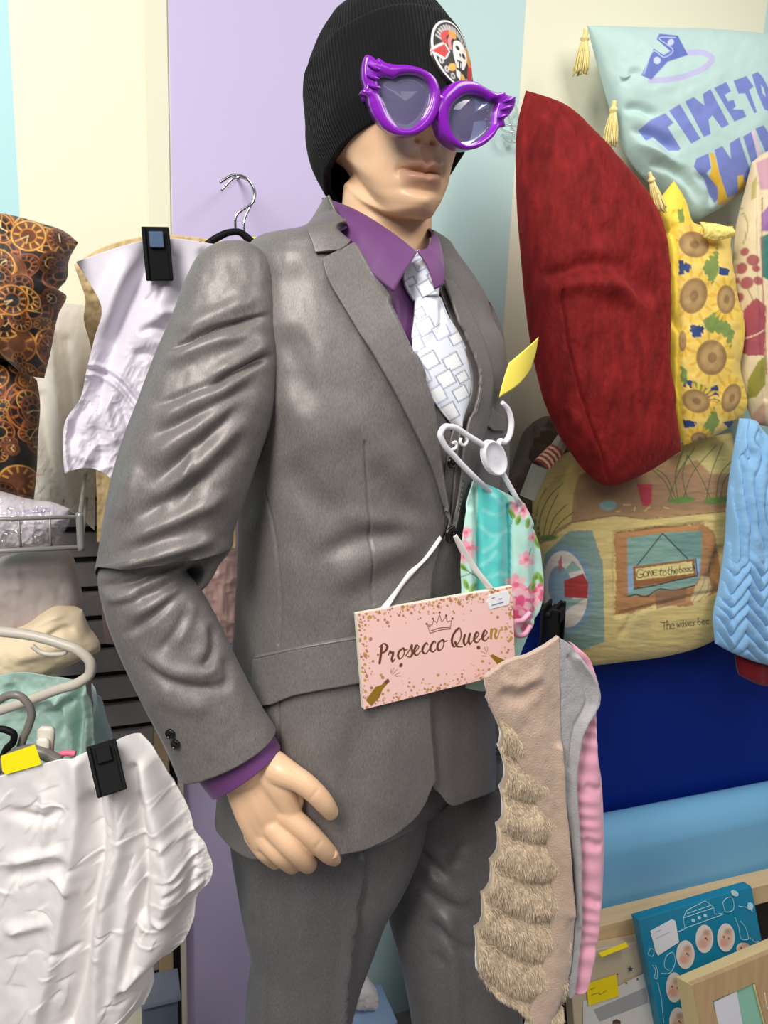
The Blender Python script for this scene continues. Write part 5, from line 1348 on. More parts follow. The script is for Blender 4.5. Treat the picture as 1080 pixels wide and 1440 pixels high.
one(pillow([(-40, 892), (30, 878), (80, 850), (116, 858)], [(-40, 955), (20, 951), (60, 948), (100, 930), (141, 915)], [(-40, 892), (-40, 955)], [(116, 858), (126, 884), (141, 908), (141, 915)], 1.12, .05, 120, 100,
    lambda X, Y, u, v: folds(X, Y, [([(30, 890), (60, 870), (100, 860)], 8, .008), ([(60, 905), (85, 888), (110, 886)], 7, -.008), ([(0, 925), (50, 920), (110, 900)], 10, .006)]) + .003*fbm(X/30, Y/24, 0, 3, 9)), 'folded_pillow', cloth_m('cream_linen', (232, 212, 180)), 'cream folded pillow below the shade-greyed one under the wire shelf', 'pillow', 'folded linen under the shelf')

# mint garment on its beige hanger
LD = .86
aD = lambda pts, D: atd(np.array([p[0] for p in pts], float), np.array([p[1] for p in pts], float), D)
one(sheet([(-40, 958), (0, 950), (28, 946), (70, 952), (118, 957)], [(-40, 1085), (60, 1085), (132, 1075)], [(-40, 958), (-40, 1085)], [(118, 957), (128, 985), (132, 1030), (132, 1075)], .93, .002, 150, 150,
    lambda X, Y, u, v: folds(X, Y, [([(0, 1000), (40, 985), (90, 975), (118, 962)], 9, .010), ([(60, 1000), (80, 1010), (90, 1040)], 6, -.012), ([(85, 985), (100, 1010), (105, 1060)], 6, .012, 0, 1), ([(110, 970), (112, 1010), (108, 1060)], 6, -.012, 0, 1), ([(120, 975), (124, 1010), (122, 1060)], 5, .010, 0, 1), ([(10, 960), (15, 980), (0, 1000)], 7, -.008), ([(70, 1005), (88, 995), (108, 980)], 6, -.008)]) + .004*fbm(X/20, Y/24, 0, 3, 4), wall=False), 'mint_dress', mat('mint_satin', (172, 204, 192), .45, sheen=.2), 'pale mint garment slung on the beige hanger', 'garment')
one(sheet([(128, 962), (136, 965), (142, 980)], [(130, 1068), (145, 1066), (157, 1060)], [(128, 962), (131, 1010), (130, 1068)], [(142, 980), (150, 1010), (158, 1035), (157, 1060)], .98, .002, 50, 80, lambda X, Y, u, v: .010*np.sin(np.pi*u) + .003*fbm(X/10, Y/16, 0, 2, 3), wall=False), 'blue_grey_sleeve', mat('pale_blue_cloth', (172, 196, 198), .5), 'pale blue grey garment edge behind the mint garment', 'garment')
bh = mat('beige_plastic', (196, 188, 176), .38, spec=.5)
h1 = thing('beige_hanger', 'beige plastic hanger with a rounded shoulder lying across the mint garment', 'hanger', aD([(60, 990)], LD)[0])
V, F = tube(aD([(-40, 884), (0, 888), (40, 893), (85, 905), (112, 916), (127, 932), (126, 948), (112, 959), (80, 970), (40, 985), (-40, 1012)], LD), .0062, 10, True, 110); mesh('shoulder_loop', V, F, bh, h1)
V, F = tube(aD([(45, 908), (55, 916), (78, 920), (92, 917), (92, 908), (70, 902), (40, 894)], LD), .0030, 8, True, 60); mesh('notch', V, F, bh, h1)
gh = mat('grey_plastic', (120, 116, 110), .35, spec=.5)
h2 = thing('grey_hanger', 'grey plastic hanger with looped neck and yellow sticker above the white skirt', 'hanger', aD([(40, 1080)], .8)[0])
V, F = tube(aD([(-30, 1000), (0, 984), (12, 978), (26, 978), (38, 988), (44, 1002), (40, 1022), (32, 1040), (27, 1060)], .80), [.0045]*9, 10, True, 80); mesh('loop', V, F, gh, h2)
V, F = tube(aD([(-10, 1085), (20, 1062), (48, 1056), (62, 1060), (84, 1072)], .79), .0075, 10); mesh('neck', V, F, gh, h2)
V, F = tube(aD([(-20, 1026), (10, 1027), (19, 1032), (18, 1044), (10, 1052), (4, 1064)], .79), .004, 8); mesh('black_bracket', V, F, bk_m, h2)
q = aD([(1, 1063), (49, 1047), (58, 1073), (55, 1076), (8, 1089), (3, 1084)], .765); V, F = prism(q, nrm(CAM - q.mean(0)), .001); mesh('yellow_sticker', V, F, mat('bright_yellow', (255, 240, 20), .5), h2, smooth=False)
cw = aD([(64, 1042)], .80)[0]; V, F = box(cw, RH*.0095, ZU*.018 + RH*.002, FH*.004, .0038); V2, F2 = box(cw - FH*.006 - ZU*.004, RH*.007, ZU*.011, FH*.003, .003)
cwt = thing('white_clip', 'rounded off white plastic clip on the mint garment', 'clip', cw - ZU*.018); mesh('clip_body', V, F, mat('off_white_plastic', (216, 210, 198), .4), cwt); mesh('thumb_pad', V2, F2, mat('off_white_plastic', (226, 220, 208), .4), cwt)
V, F = tube(aD([(80, 1066), (88, 1060), (98, 1059), (106, 1060)], .80), .0035, 8); mesh('pink_strap', V, F, mat('hot_pink', (250, 110, 140), .5), None, label='short hot pink strap end peeping over the white skirt', cat='strap')

# white gathered skirt in front
wf = [([(110, 1070), (112, 1130), (100, 1220), (80, 1330), (50, 1440)], 14, .016, .2, 1), ([(135, 1130), (140, 1200), (125, 1290), (110, 1400), (95, 1445)], 12, -.018, .3, 1), ([(165, 1110), (172, 1170), (150, 1260), (140, 1350), (135, 1440)], 12, .016, 0, 1),
    ([(182, 1090), (195, 1150), (203, 1220), (200, 1290)], 8, -.014, 0, 1), ([(200, 1090), (220, 1160), (235, 1230), (230, 1300)], 12, .012, 0, 1), ([(205, 1220), (190, 1290), (172, 1380)], 9, -.014), ([(185, 1240), (180, 1300), (165, 1370), (160, 1430)], 10, .012), ([(250, 1190), (262, 1230), (255, 1290)], 7, -.010),
    ([(60, 1100), (65, 1160), (62, 1210)], 8, .008), ([(0, 1140), (60, 1150), (100, 1130)], 8, -.008), ([(0, 1240), (40, 1225), (90, 1215), (110, 1205)], 10, -.012), ([(0, 1215), (50, 1205), (100, 1190)], 9, .010), ([(60, 1230), (90, 1235), (110, 1260)], 6, .008), ([(0, 1310), (50, 1300), (80, 1290)], 9, .008), ([(70, 1330), (90, 1340), (115, 1330)], 5, -.005),
    ([(205, 1290), (230, 1300), (262, 1290)], 6, .006), ([(215, 1200), (240, 1190), (262, 1200)], 6, .006), ([(225, 1260), (250, 1255), (275, 1240)], 5, -.008), ([(235, 1240), (260, 1225), (280, 1215)], 4, .007), ([(240, 1280), (262, 1272), (282, 1262)], 4, .006), ([(170, 1400), (185, 1380), (200, 1360)], 7, .010)]
rc = np.random.default_rng(21); crease = []
for i in range(110):
    cx, cy = rc.uniform(-20, 270), rc.uniform(1100, 1440); an = rc.normal(1.95, .25) if rc.random() < .45 else rc.normal(-.35, .35); ln_ = rc.uniform(10, 30); q = np.array([math.cos(an), math.sin(an)])*ln_; k_ = np.array([-q[1], q[0]])*rc.uniform(-.25, .25)
    crease.append(([(cx-q[0], cy-q[1]), (cx+k_[0], cy+k_[1]), (cx+q[0], cy+q[1])], rc.uniform(2.5, 5), rc.choice([-1, 1])*rc.uniform(.0006, .0017), .5))
V, F, c, P = sheet([(-60, 1108), (0, 1091), (60, 1075), (122, 1057), (165, 1049), (184, 1054)], [(-60, 1475), (60, 1470), (140, 1465), (190, 1446)], [(-60, 1108), (-60, 1475)],
    [(184, 1054), (203, 1072), (226, 1112), (255, 1166), (266, 1198), (278, 1212), (284, 1232), (289, 1246), (285, 1268), (268, 1287), (262, 1322), (246, 1356), (226, 1374), (204, 1386), (204, 1412), (190, 1446)], .77, .002, 300, 380,
    lambda X, Y, u, v: folds(X, Y, [(q[0], q[1], q[2]*.8) + tuple(q[3:]) for q in wf]) + folds(X, Y, crease) + .003*fbm(X/40, Y/60, 0, 3, 16) + .0016*ridged(X/13, Y/11, 4, 3, 17)*sstep(225, 265, X) - .035*sstep(.78, 1, u)**2, wall=False)
mesh('white_skirt', V, F, white_m, None, label='crumpled white cotton skirt hanging at the bottom left', cat='skirt')
clipper('trouser_clip', 'large black clip on the waistband of the crumpled white skirt', lambda X, Y: atd(X, Y, .757), (150, 1080), .0155, .0275, .011, nrm(CAM - atd(150., 1080., .757)), ang=-10)
V, F = tube(A1([(215, 1112), (232, 1112), (245, 1119), (249, 1134), (246, 1150)], 1.342), .0055, 10); mesh('teal_hanger', V, F, mat('teal_plastic', (14, 128, 112), .35), None, label='curved end of a teal plastic hanger beside the wooden post', cat='hanger')
V, F = box(aty(225, 1440, 1.2) - np.array([.0, 0, .06]), (.03, 0, 0), (0, .03, 0), (0, 0, .12), .004); b1 = thing('storage_box', 'blue grey plastic storage box below the white skirt', 'box', aty(225, 1440, 1.2) - np.array([0, 0, .18])); mesh('box_body', V, F, mat('blue_grey_plastic', (112, 122, 140), .45), b1)
V, F = box(aty(225, 1390, 1.2), (.033, 0, 0), (0, .033, 0), (0, 0, .006), .002); mesh('lid', V, F, mat('blue_grey_lid', (150, 160, 176), .45), b1)
# things on the floor seen between the trouser legs
lb = aty(515, 1425, 1.25); V, F = box(lb - np.array([0, 0, .06]), (.05, 0, 0), (0, .05, 0), (0, 0, .075), .004)
b2 = thing('light_blue_box', 'light blue box seen between the trouser legs', 'box', lb - np.array([0, 0, .135])); mesh('box_body', V, F, mat('pale_blue_card', (150, 178, 214), .6), b2)
V, F, c, P = pillow([(495, 1385), (515, 1378), (530, 1392)], [(490, 1412), (512, 1414), (532, 1412)], [(495, 1385), (490, 1412)], [(530, 1392), (532, 1412)], 1.26, .03, 40, 30, lambda X, Y, u, v: .003*fbm(X/6, Y/6, 0, 2, 2))
mesh('white_bundle', V, F, white_m, None, label='white cloth bundle on the light blue box between the trouser legs', cat='bundle')

# ================================================================== RIGHT SIDE
k3 = lambda pts: np.asarray(pts, float)/3 + np.array([720, 0])
k3b = lambda pts: np.asarray(pts, float)/3 + np.array([720, 480])
# ---- back panel, padded bench edge, wooden ledge
def xz(px, py, Y): p = aty(px, py, Y); return float(p[0]), float(p[2])
zn1 = xz(960, 1124, 1.27)[1]; zn0 = xz(930, 905, 1.30)[1]
V, F = box((1.31, 1.315, (zn0 + .16 + zn1 - .1)/2), (.69, 0, 0), (0, .012, 0), (0, 0, (zn0 + .16 - zn1 + .1)/2), .002)
mesh('navy_panel', V, F, mat('navy_laminate', (8, 38, 128), .55, spec=.2), None, smooth=False, label='navy blue upright panel below the beach cushion', cat='panel')
zb_ = xz(960, 1263, 1.20)[1]
prof = [(1.29, zn1 - .01), (1.275, zn1), (1.255, zn1 + .001), (1.235, zn1 - .008), (1.220, zn1 - .025), (1.210, zn1 - .05), (1.203, zb_ + .02), (1.20, zb_), (1.205, zb_ - .03), (1.29, zb_ - .03)]
pr = resc(np.array(prof), 60, False); xs = np.linspace(.62, 2.0, 40)
G = np.stack([np.stack([np.full(60, x), pr[:, 0] + .0006*vnoise(x*9, pr[:, 1]*9), pr[:, 1]], -1) for x in xs])
V = G.reshape(-1, 3); F = [tuple(f) for f in gfaces(40, 60, True)] + [tuple(range(60)), tuple(39*60 + j for j in range(59, -1, -1))]
mesh('padded_bench_edge', V, F, mat('light_blue_vinyl', (124, 186, 226), .45, bump=(160, .1, .001)), None, label='light blue padded edge with rounded top below the navy panel', cat='bench')
zl = xz(960, 1262, 1.17)[1]
wood = mat('pale_beech', (222, 192, 148), .5, var=(7, .12, (.6, 8, 8)), bump=(60, .05, .0005, (.1, 1, 1)))
zl2 = xz(960, 1292, 1.165)[1]
V, F = box((1.31, 1.172, (zl + zl2)/2), (.69, 0, 0), (0, .022, 0), (0, 0, (zl - zl2)/2), .002); mesh('wooden_ledge', V, F, wood, None, smooth=False, label='pale wooden ledge running behind the photo frames', cat='ledge')
V, F = box((1.31, 1.235, (zl2-.012)/2), (.69, 0, 0), (0, .012, 0), (0, 0, (zl2-.012)/2)); mesh('dark_cupboard', V, F, mat('dark_board', (42, 36, 34), .6), None, smooth=False, label='dark board below the pale wooden ledge', cat='board')
V, F = box((1.31, 1.06, xz(960, 1440, 1.06)[1] - .145), (.69, 0, 0), (0, .14, 0), (0, 0, .012), .002); mesh('display_shelf', V, F, wood, None, smooth=False, label='wooden shelf under the photo frames', cat='shelf')

def slab(quad, Y4, th):         # leaning flat box from its four front corners
    q = np.array([aty(float(a), float(b), y) for (a, b), y in zip(quad, Y4)])
    n = nrm(np.cross(q[1] - q[0], q[3] - q[0]));  n = n if n @ (CAM - q.mean(0)) > 0 else -n
    ex, ez = ((q[1]-q[0]) + (q[2]-q[3]))/2, ((q[3]-q[0]) + (q[2]-q[1]))/2
    return q, n, ex, ez
def onface(q, n):
    return lambda pts, off=0.0: atp(np.array([p[0] for p in pts], float), np.array([p[1] for p in pts], float), q[0] + n*off, n)
# rear cream picture box
q, n, ex, ez = slab([(812, 1350), (918, 1312), (950, 1470), (800, 1490)], (1.12, 1.12, 1.08, 1.08), .03)
bx1 = thing('baby_photo_box', 'cream boxed photo frame with a yellow sticky note at the left of the row', 'photo box', q[3])
V, F = box(q.mean(0) - n*.015, ex/2, ez/2, n*.0148, .0015); mesh('box', V, F, mat('cream_card', (206, 190, 164), .6), bx1, smooth=False)
fa = onface(q, n)
k8 = lambda pts: np.asarray(pts, float)/3.857 + np.array([800, 1220])
k7 = lambda pts: np.asarray(pts, float)/3 + np.array([720, 1040])
V, F = prism(fa(k7([(300, 1105), (345, 1095), (560, 985), (600, 1210), (300, 1240)]), .0006), n, .0006); mesh('cover_print', V, F, mat('cover_white', (222, 218, 214), .4), bx1, smooth=False)
V, F = prism(fa(k7([(345, 1140), (565, 1045), (575, 1110), (370, 1190)]), .0012), n, .0005); mesh('grey_band', V, F, mat('cover_grey', (168, 168, 170), .4), bx1, smooth=False)
star = mat('cover_dark', (70, 70, 84), .5)
for cx, cy, r in ((500, 968, 13), (483, 1028, 6), (530, 1012, 6), (445, 990, 5)):
    pts = [(cx + (r if i % 2 == 0 else r*.45)*math.sin(i*math.pi/5), cy - (r if i % 2 == 0 else r*.45)*math.cos(i*math.pi/5)) for i in range(10)]
    V, F = prism(fa(k7(pts), .0014), n, .0004); mesh('printed_star', V, F, star, bx1, smooth=False)
V, F = prism(fa(k7([(425, 1188), (442, 1180), (458, 1188), (458, 1200), (425, 1200)]), .0014), n, .0004); mesh('printed_head', V, F, mat('printed_hair', (90, 66, 54), .5), bx1, smooth=False)
ylw = mat('sticky_note', (252, 224, 10), .55)
V, F = prism(fa(k7([(314, 1032), (440, 992), (452, 1082), (322, 1124)]), .003), n, .0006); nt_ = mesh('sticky_note', V, F, ylw, bx1, smooth=False)
for a in ([(330, 1055), (350, 1046)], [(335, 1078), (365, 1068), (372, 1076), (398, 1058)]):
    V, F = tube(fa(k7(a), .0034), .0006, 6, False); mesh('pen_mark', V, F, mat('pen', (150, 130, 30), .6), nt_)
q2, n2_, ex2, ez2 = slab([(842, 1340), (880, 1325), (884, 1331), (846, 1346)], (1.11, 1.11, 1.10, 1.10), .002); V, F = prism(q2, n2_, .0008)
mesh('yellow_note', V, F, ylw, None, smooth=False, label='narrow yellow note edge lying above the cream photo box', cat='note')
# teal photo box
q, n, ex, ez = slab([(901, 1298), (1054, 1242), (1098, 1450), (938, 1500)], (1.10, 1.10, 1.04, 1.04), .03)
bx2 = thing('collage_frame_box', 'teal blue boxed collage frame with oval baby photos and white label', 'photo box', q[3])
V, F = box(q.mean(0) - n*.012, ex/2, ez/2, n*.0118, .0012); mesh('box', V, F, mat('teal_card', (26, 136, 174), .35), bx2, smooth=False)
fa = onface(q, n)
def ov(cx, cy, rx, ry, off, m_, nm, a=0):
    t = np.linspace(0, 2*math.pi, 28, endpoint=False); ca, sa = math.cos(a*RAD), math.sin(a*RAD)
    V, F = prism(fa(k8(np.stack([cx + rx*np.cos(t)*ca - ry*np.sin(t)*sa, cy + rx*np.cos(t)*sa + ry*np.sin(t)*ca], -1)), off), n, .0008); return mesh(nm, V, F, m_, bx2, smooth=False)
ph_m = mat('photo_print', None, .4, attr=True)
for i, (cx, cy, rx, ry) in enumerate(((735, 387, 48, 77), (852, 380, 48, 77), (632, 472, 50, 78), (572, 650, 45, 82), (590, 838, 46, 80), (946, 440, 38, 34))):
    t = np.linspace(0, 2*math.pi, 40, endpoint=False); rr = np.linspace(.02, 1, 18)[:, None]
    P = fa(k8(np.stack([(cx + rx*rr*np.cos(t)).ravel(), (cy + ry*rr*np.sin(t)).ravel()], -1)), .0012)
    X, Y = proj(P); c8 = k8([(cx, cy)])[0]; p = Paint(X, Y, (238, 226, 218))
    p.ell(c8[0]+1, c8[1]+2, 8, 12, (238, 190, 168), 20, .9, 4); p.ell(c8[0]-3, c8[1]+7, 6, 6, (228, 158, 146), 0, .6, 4); p.ell(c8[0]+3, c8[1]-9, 5, 4, (184, 140, 112), 0, .7, 4); p.ell(c8[0]+(-3 if i % 2 else 2), c8[1]-1, 1.3, 1.3, (60, 40, 36), 0, .9); p.ell(c8[0]+4, c8[1]+1, 1.3, 1.3, (60, 40, 36), 0, .8)
    F = [tuple(f) for f in gfaces(18, 40, True)] + [tuple(range(39, -1, -1))]; mesh('oval_photo', P, F, ph_m, bx2, col=p.c, smooth=False)
wl = mat('white_line', (190, 224, 236), .5)
for a in ([(590, 348), (630, 335), (620, 275), (640, 232), (740, 180), (785, 215), (790, 255), (835, 248)], [(628, 330), (835, 255)], [(618, 275), (785, 218)], [(640, 250), (770, 205)], [(440, 440), (430, 470), (455, 480), (460, 445), (440, 440)], [(455, 530), (470, 560), (465, 600), (480, 605)], [(470, 530), (482, 560), (478, 600)], [(482, 625), (500, 700), (515, 845)], [(500, 575), (550, 570), (575, 520), (560, 460), (530, 480), (520, 540), (545, 560)], [(835, 190), (850, 240), (890, 230), (880, 160), (850, 170), (835, 190)], [(900, 270), (920, 320), (940, 390), (970, 390), (960, 330), (930, 290)], [(920, 210), (960, 215), (1000, 240)], [(890, 120), (905, 150)], [(970, 190), (985, 230)], [(980, 380), (1010, 405), (1030, 400)]):
    V, F = tube(fa(k8(a), .0008), .0007, 5, 3 < len(a) < 8, 32); mesh('printed_line', V, F, wl, bx2)
for cx, cy in ((675, 288), (708, 273), (740, 262)): ov(cx, cy, 9, 9, .0008, wl, 'printed_window')
ov(900, 140, 22, 14, .0008, wl, 'printed_bow', 30); ov(985, 210, 16, 20, .0008, wl, 'printed_flower')
V, F = prism(fa(k8([(442, 345), (560, 281), (578, 290), (598, 405), (484, 478), (470, 455)]), .003), n, .0008); mesh('price_label', V, F, mat('paper_white', (236, 236, 242), .6), bx2, smooth=False)
for a in ([(470, 350), (500, 338)], [(472, 385), (545, 350)]):
    V, F = tube(fa(k8(a), .0034), .0005, 5, False); mesh('pen_mark', V, F, ink, bx2)
tfm = None
# wooden frame in front
q, n, ex, ez = slab([(952, 1378), (1120, 1308), (1150, 1520), (985, 1560)], (.98, .98, .95, .95), .04)
fr3 = thing('wooden_photo_frame', 'pale wooden box photo frame with white label and mint mount at the bottom right', 'photo frame', q[3])
fa = onface(q, n)
oc = np.array([(973, 1386), (1120, 1325), (1150, 1520), (1004, 1560)]); ic = np.array([(1002, 1408), (1062, 1382), (1098, 1520), (1036, 1540)])
def ringslab(o4, i4, off, th_, nm, m_, par):
    O_, I_ = fa(o4, off), fa(i4, off); V = np.concatenate([O_, I_, O_ - n*th_, I_ - n*th_]); F = []
    for i in range(4):
        j = (i+1) % 4; F += [(i, j, 4+j, 4+i), (8+i, 12+i, 12+j, 8+j), (i, 8+i, 8+j, j), (4+i, 4+j, 12+j, 12+i)]
    return mesh(nm, V, F, m_, par, smooth=False)
ringslab([(973, 1386), (1120, 1325), (1150, 1520), (1004, 1560)], ic, .0, .010, 'front_frame', mat('oak_veneer', (196, 164, 122), .5, var=(9, .14, (8, .6, .6))), fr3)
O1, O2 = fa([(973, 1386), (1120, 1325), (1150, 1520), (1004, 1560)]), fa([(951, 1374), (1112, 1306), (1142, 1500), (982, 1548)], -.035)
V = np.concatenate([O1, O2]); F = [(i, (i+1) % 4, 4 + (i+1) % 4, 4+i) for i in range(4)] + [(7, 6, 5, 4)]; mesh('box_side', V, F, mat('pale_edge', (226, 204, 152), .5), fr3, smooth=False)
V, F = prism(fa([(1000, 1405), (1065, 1378), (1102, 1524), (1034, 1545)], -.006), n, .002); mesh('mint_mount', V, F, mat('mint_card', (150, 208, 186), .6), fr3, smooth=False)
V, F = tube(fa([(1060, 1384), (1072, 1430), (1092, 1500)], -.003), .0022, 6, False); mesh('gold_fillet', V, F, mat('gilt_edge', (222, 206, 150), .4), fr3)
V, F = prism(fa([(1004, 1410), (1036, 1394), (1043, 1432), (1046, 1450), (1014, 1462)], -.003), n, .0008); mesh('price_label', V, F, mat('paper_white', (232, 232, 240), .6), fr3, smooth=False)
V, F = tube(fa(k8([(1062, 680), (1070, 730), (1078, 770)]), .0006), .0012, 6); mesh('printed_word', V, F, mat('print_cream', (236, 228, 206), .5), fr3)

# ---- cushions
def shine_paint(X, Y, u, v):
    p = Paint(X, Y, (184, 212, 208)); B = (118, 132, 200)  # aqua and letter blue are paled, haze mixed into the colours
    kt_ = lambda pts: np.asarray(pts, float)/5.335 + np.array([880, 30])
    p.poly(kt_([(690, 1370), (640, 1170), (900, 1190), (1000, 1120), (980, 1300), (800, 1420)]), (206, 170, 90), 4)
    for s_ in ([(92, 820), (185, 740), (295, 690), (360, 760), (315, 795), (412, 955), (395, 972), (320, 970), (205, 870), (150, 895)], [(325, 670), (405, 620), (560, 880), (492, 918)],
        [(445, 600), (510, 568), (590, 632), (578, 545), (635, 508), (775, 775), (720, 802), (650, 705), (620, 740), (638, 845), (585, 868)], [(662, 500), (755, 455), (790, 525), (742, 552), (768, 600), (808, 588), (826, 638), (800, 662), (880, 662), (905, 715), (815, 752)],
        [(808, 445), (905, 410), (960, 490), (925, 515), (985, 680), (965, 690), (895, 540), (845, 542)], [(945, 400), (990, 378), (1030, 420), (1090, 540), (1110, 690), (1040, 660), (985, 530)],
        [(510, 1090), (530, 1030), (620, 990), (640, 1100), (604, 1140), (690, 1250), (690, 1330), (665, 1365), (620, 1290), (590, 1190), (540, 1130)], [(665, 965), (725, 935), (790, 1035), (780, 915), (850, 870), (945, 1150), (880, 1215), (840, 1160), (840, 1290), (765, 1325), (700, 1130)],
        [(880, 865), (945, 825), (990, 1030), (940, 1060)], [(972, 805), (1035, 780), (1110, 900), (1110, 1100), (1060, 1010)], [(1120, 760), (1180, 740), (1240, 950), (1180, 970)]): p.poly(kt_(s_), B, 1)
    p.poly(kt_([(1012, 470), (1035, 500), (1050, 565), (1025, 540)]), (184, 212, 208), 1)
    p.poly(kt_([(628, 985), (662, 990), (705, 1150), (762, 1325), (695, 1365), (690, 1240), (625, 1165), (645, 1100)]), (226, 184, 60), 1.2); p.poly(kt_([(838, 1160), (880, 1150), (892, 1230), (848, 1260)]), (226, 184, 60), 1.2)
    p.stroke(kt_([(955, 830), (1000, 980), (1067, 1130)]), 5, (226, 196, 216))
    p.stroke(k3([(585, 340), (660, 335), (760, 310), (825, 276), (845, 246), (815, 225), (745, 222)]), 8, (186, 184, 222))
    p.poly(k3([(546, 318), (598, 205), (640, 232), (668, 216), (610, 165), (622, 142), (700, 150), (742, 232), (655, 262), (588, 336)]), (96, 112, 186), 1)
    p.stroke(k3([(556, 312), (604, 215), (642, 242), (680, 215), (620, 160), (690, 158)]), 1.2, (196, 204, 232)); p.ell(720+612/3, 255/3, 5, 5, (196, 204, 236)); p.ell(720+670/3, 178/3, 4, 5, (196, 204, 236), 40)
    return p.c
sh_c = thing('slogan_cushion', 'haze-paled aqua cushion reading TIME TO SHINE with a tiara and cream tassels', 'cushion', aty(960, 300, 1.28))
V, F, c, P = pillow([(826, 36), (900, 40), (980, 42), (1115, 52)], [(905, 246), (945, 285), (972, 312), (1000, 300), (1055, 262), (1115, 225)], [(826, 36), (842, 92), (862, 160), (882, 215), (905, 246)], [(1115, 52), (1115, 225)], (1.31, 1.32, 1.285, 1.30), .055, 280, 260,
    lambda X, Y, u, v: folds(X, Y, [([(872, 155), (900, 152), (930, 165)], 7, -.010), ([(880, 180), (920, 190), (960, 215)], 8, -.012), ([(885, 200), (920, 215), (965, 240)], 7, .010), ([(900, 235), (935, 232), (970, 255), (985, 290)], 8, -.012), ([(880, 108), (895, 102), (870, 120)], 7, -.008), ([(975, 240), (1000, 262), (1002, 295)], 6, -.010)]) + .004*fbm(X/40, Y/40, 0, 3, 2), shine_paint, back=.5)
mesh('cover', V, F, print_m, sh_c, col=c)
tas = mat('cream_tassel', (238, 222, 152), .7, bump=(300, .3, .001, (1, 1, .1)))
def tassel(top, bot, wd, Y, par):
    a, b = aty(*top, Y), aty(*bot, Y); r = wd/FPX*1.25
    V, F = tube([a, a*.85 + b*.15], r*.35, 10, False); parts_ = [(V, F)]
    c0 = a*.80 + b*.20; th = np.linspace(0, 2*math.pi, 12, endpoint=False)
    t_, F_ = tube([a*.86 + b*.14, c0, a*.72 + b*.28], [r*.4, r*.62, r*.4], 12); parts_.append((t_, F_))
    for i in range(46):
        an = i*2.4; rad = math.sqrt((i + .5)/46); o_ = RH*math.cos(an)*rad + np.array([0, -1, 0])*math.sin(an)*rad
        parts_.append(tube([a*.74 + b*.26 + o_*r*.35, a*.4 + b*.6 + o_*r*.8, b + o_*r + ZU*.004*math.sin(i*7)], [.0012, .0014, .0011], 5, True, 7))
    V, F = join(parts_); mesh('tassel', V, F, tas, par)
tassel((824, 42), (816, 102), 11, 1.27, sh_c); tassel((864, 142), (857, 204), 11, 1.26, sh_c); tassel((913, 242), (928, 296), 9, 1.18, sh_c)

velvet = mat('dark_red_velvet', (120, 27, 27), .78, sheen=.4, sheen_tint=(220, 90, 80), spec=.2, var=(60, .38, (1, 1, .3)), bump=(240, .25, .0015, (.4, 1, 1)))
one(pillow([(740, 127), (790, 150), (832, 190), (880, 245), (924, 296)], [(765, 562), (796, 625), (858, 684), (900, 668), (958, 634)], [(740, 127), (729, 170), (727, 260), (734, 360), (748, 480), (765, 562)], [(924, 296), (932, 360), (931, 430), (933, 510), (942, 570), (958, 634)], (1.24, 1.205, 1.13, 1.15), .075, 200, 280,
    lambda X, Y, u, v: folds(X, Y, [([(790, 410), (800, 480), (820, 560), (846, 640), (858, 680)], 2.2, -.005, 0, 1), ([(745, 390), (790, 385), (840, 370), (880, 390)], 12, -.012), ([(750, 425), (800, 400), (860, 405), (925, 450)], 14, .012), ([(860, 350), (900, 400), (930, 430)], 16, -.010), ([(735, 150), (745, 200), (740, 280)], 8, -.010), ([(750, 150), (765, 180), (760, 230)], 10, .008), ([(930, 470), (925, 540), (905, 620)], 12, -.010), ([(835, 330), (860, 380), (850, 430)], 18, .008), ([(780, 560), (830, 630), (860, 670)], 14, .006)]) + .005*fbm(X/50, Y/50, 0, 4, 6) + .0006*vnoise(X/2.2, Y/7, 0, 4), back=.3), 'red_cushion', velvet, 'large dark red velvet cushion leaning beside the mannequin shoulder', 'cushion')

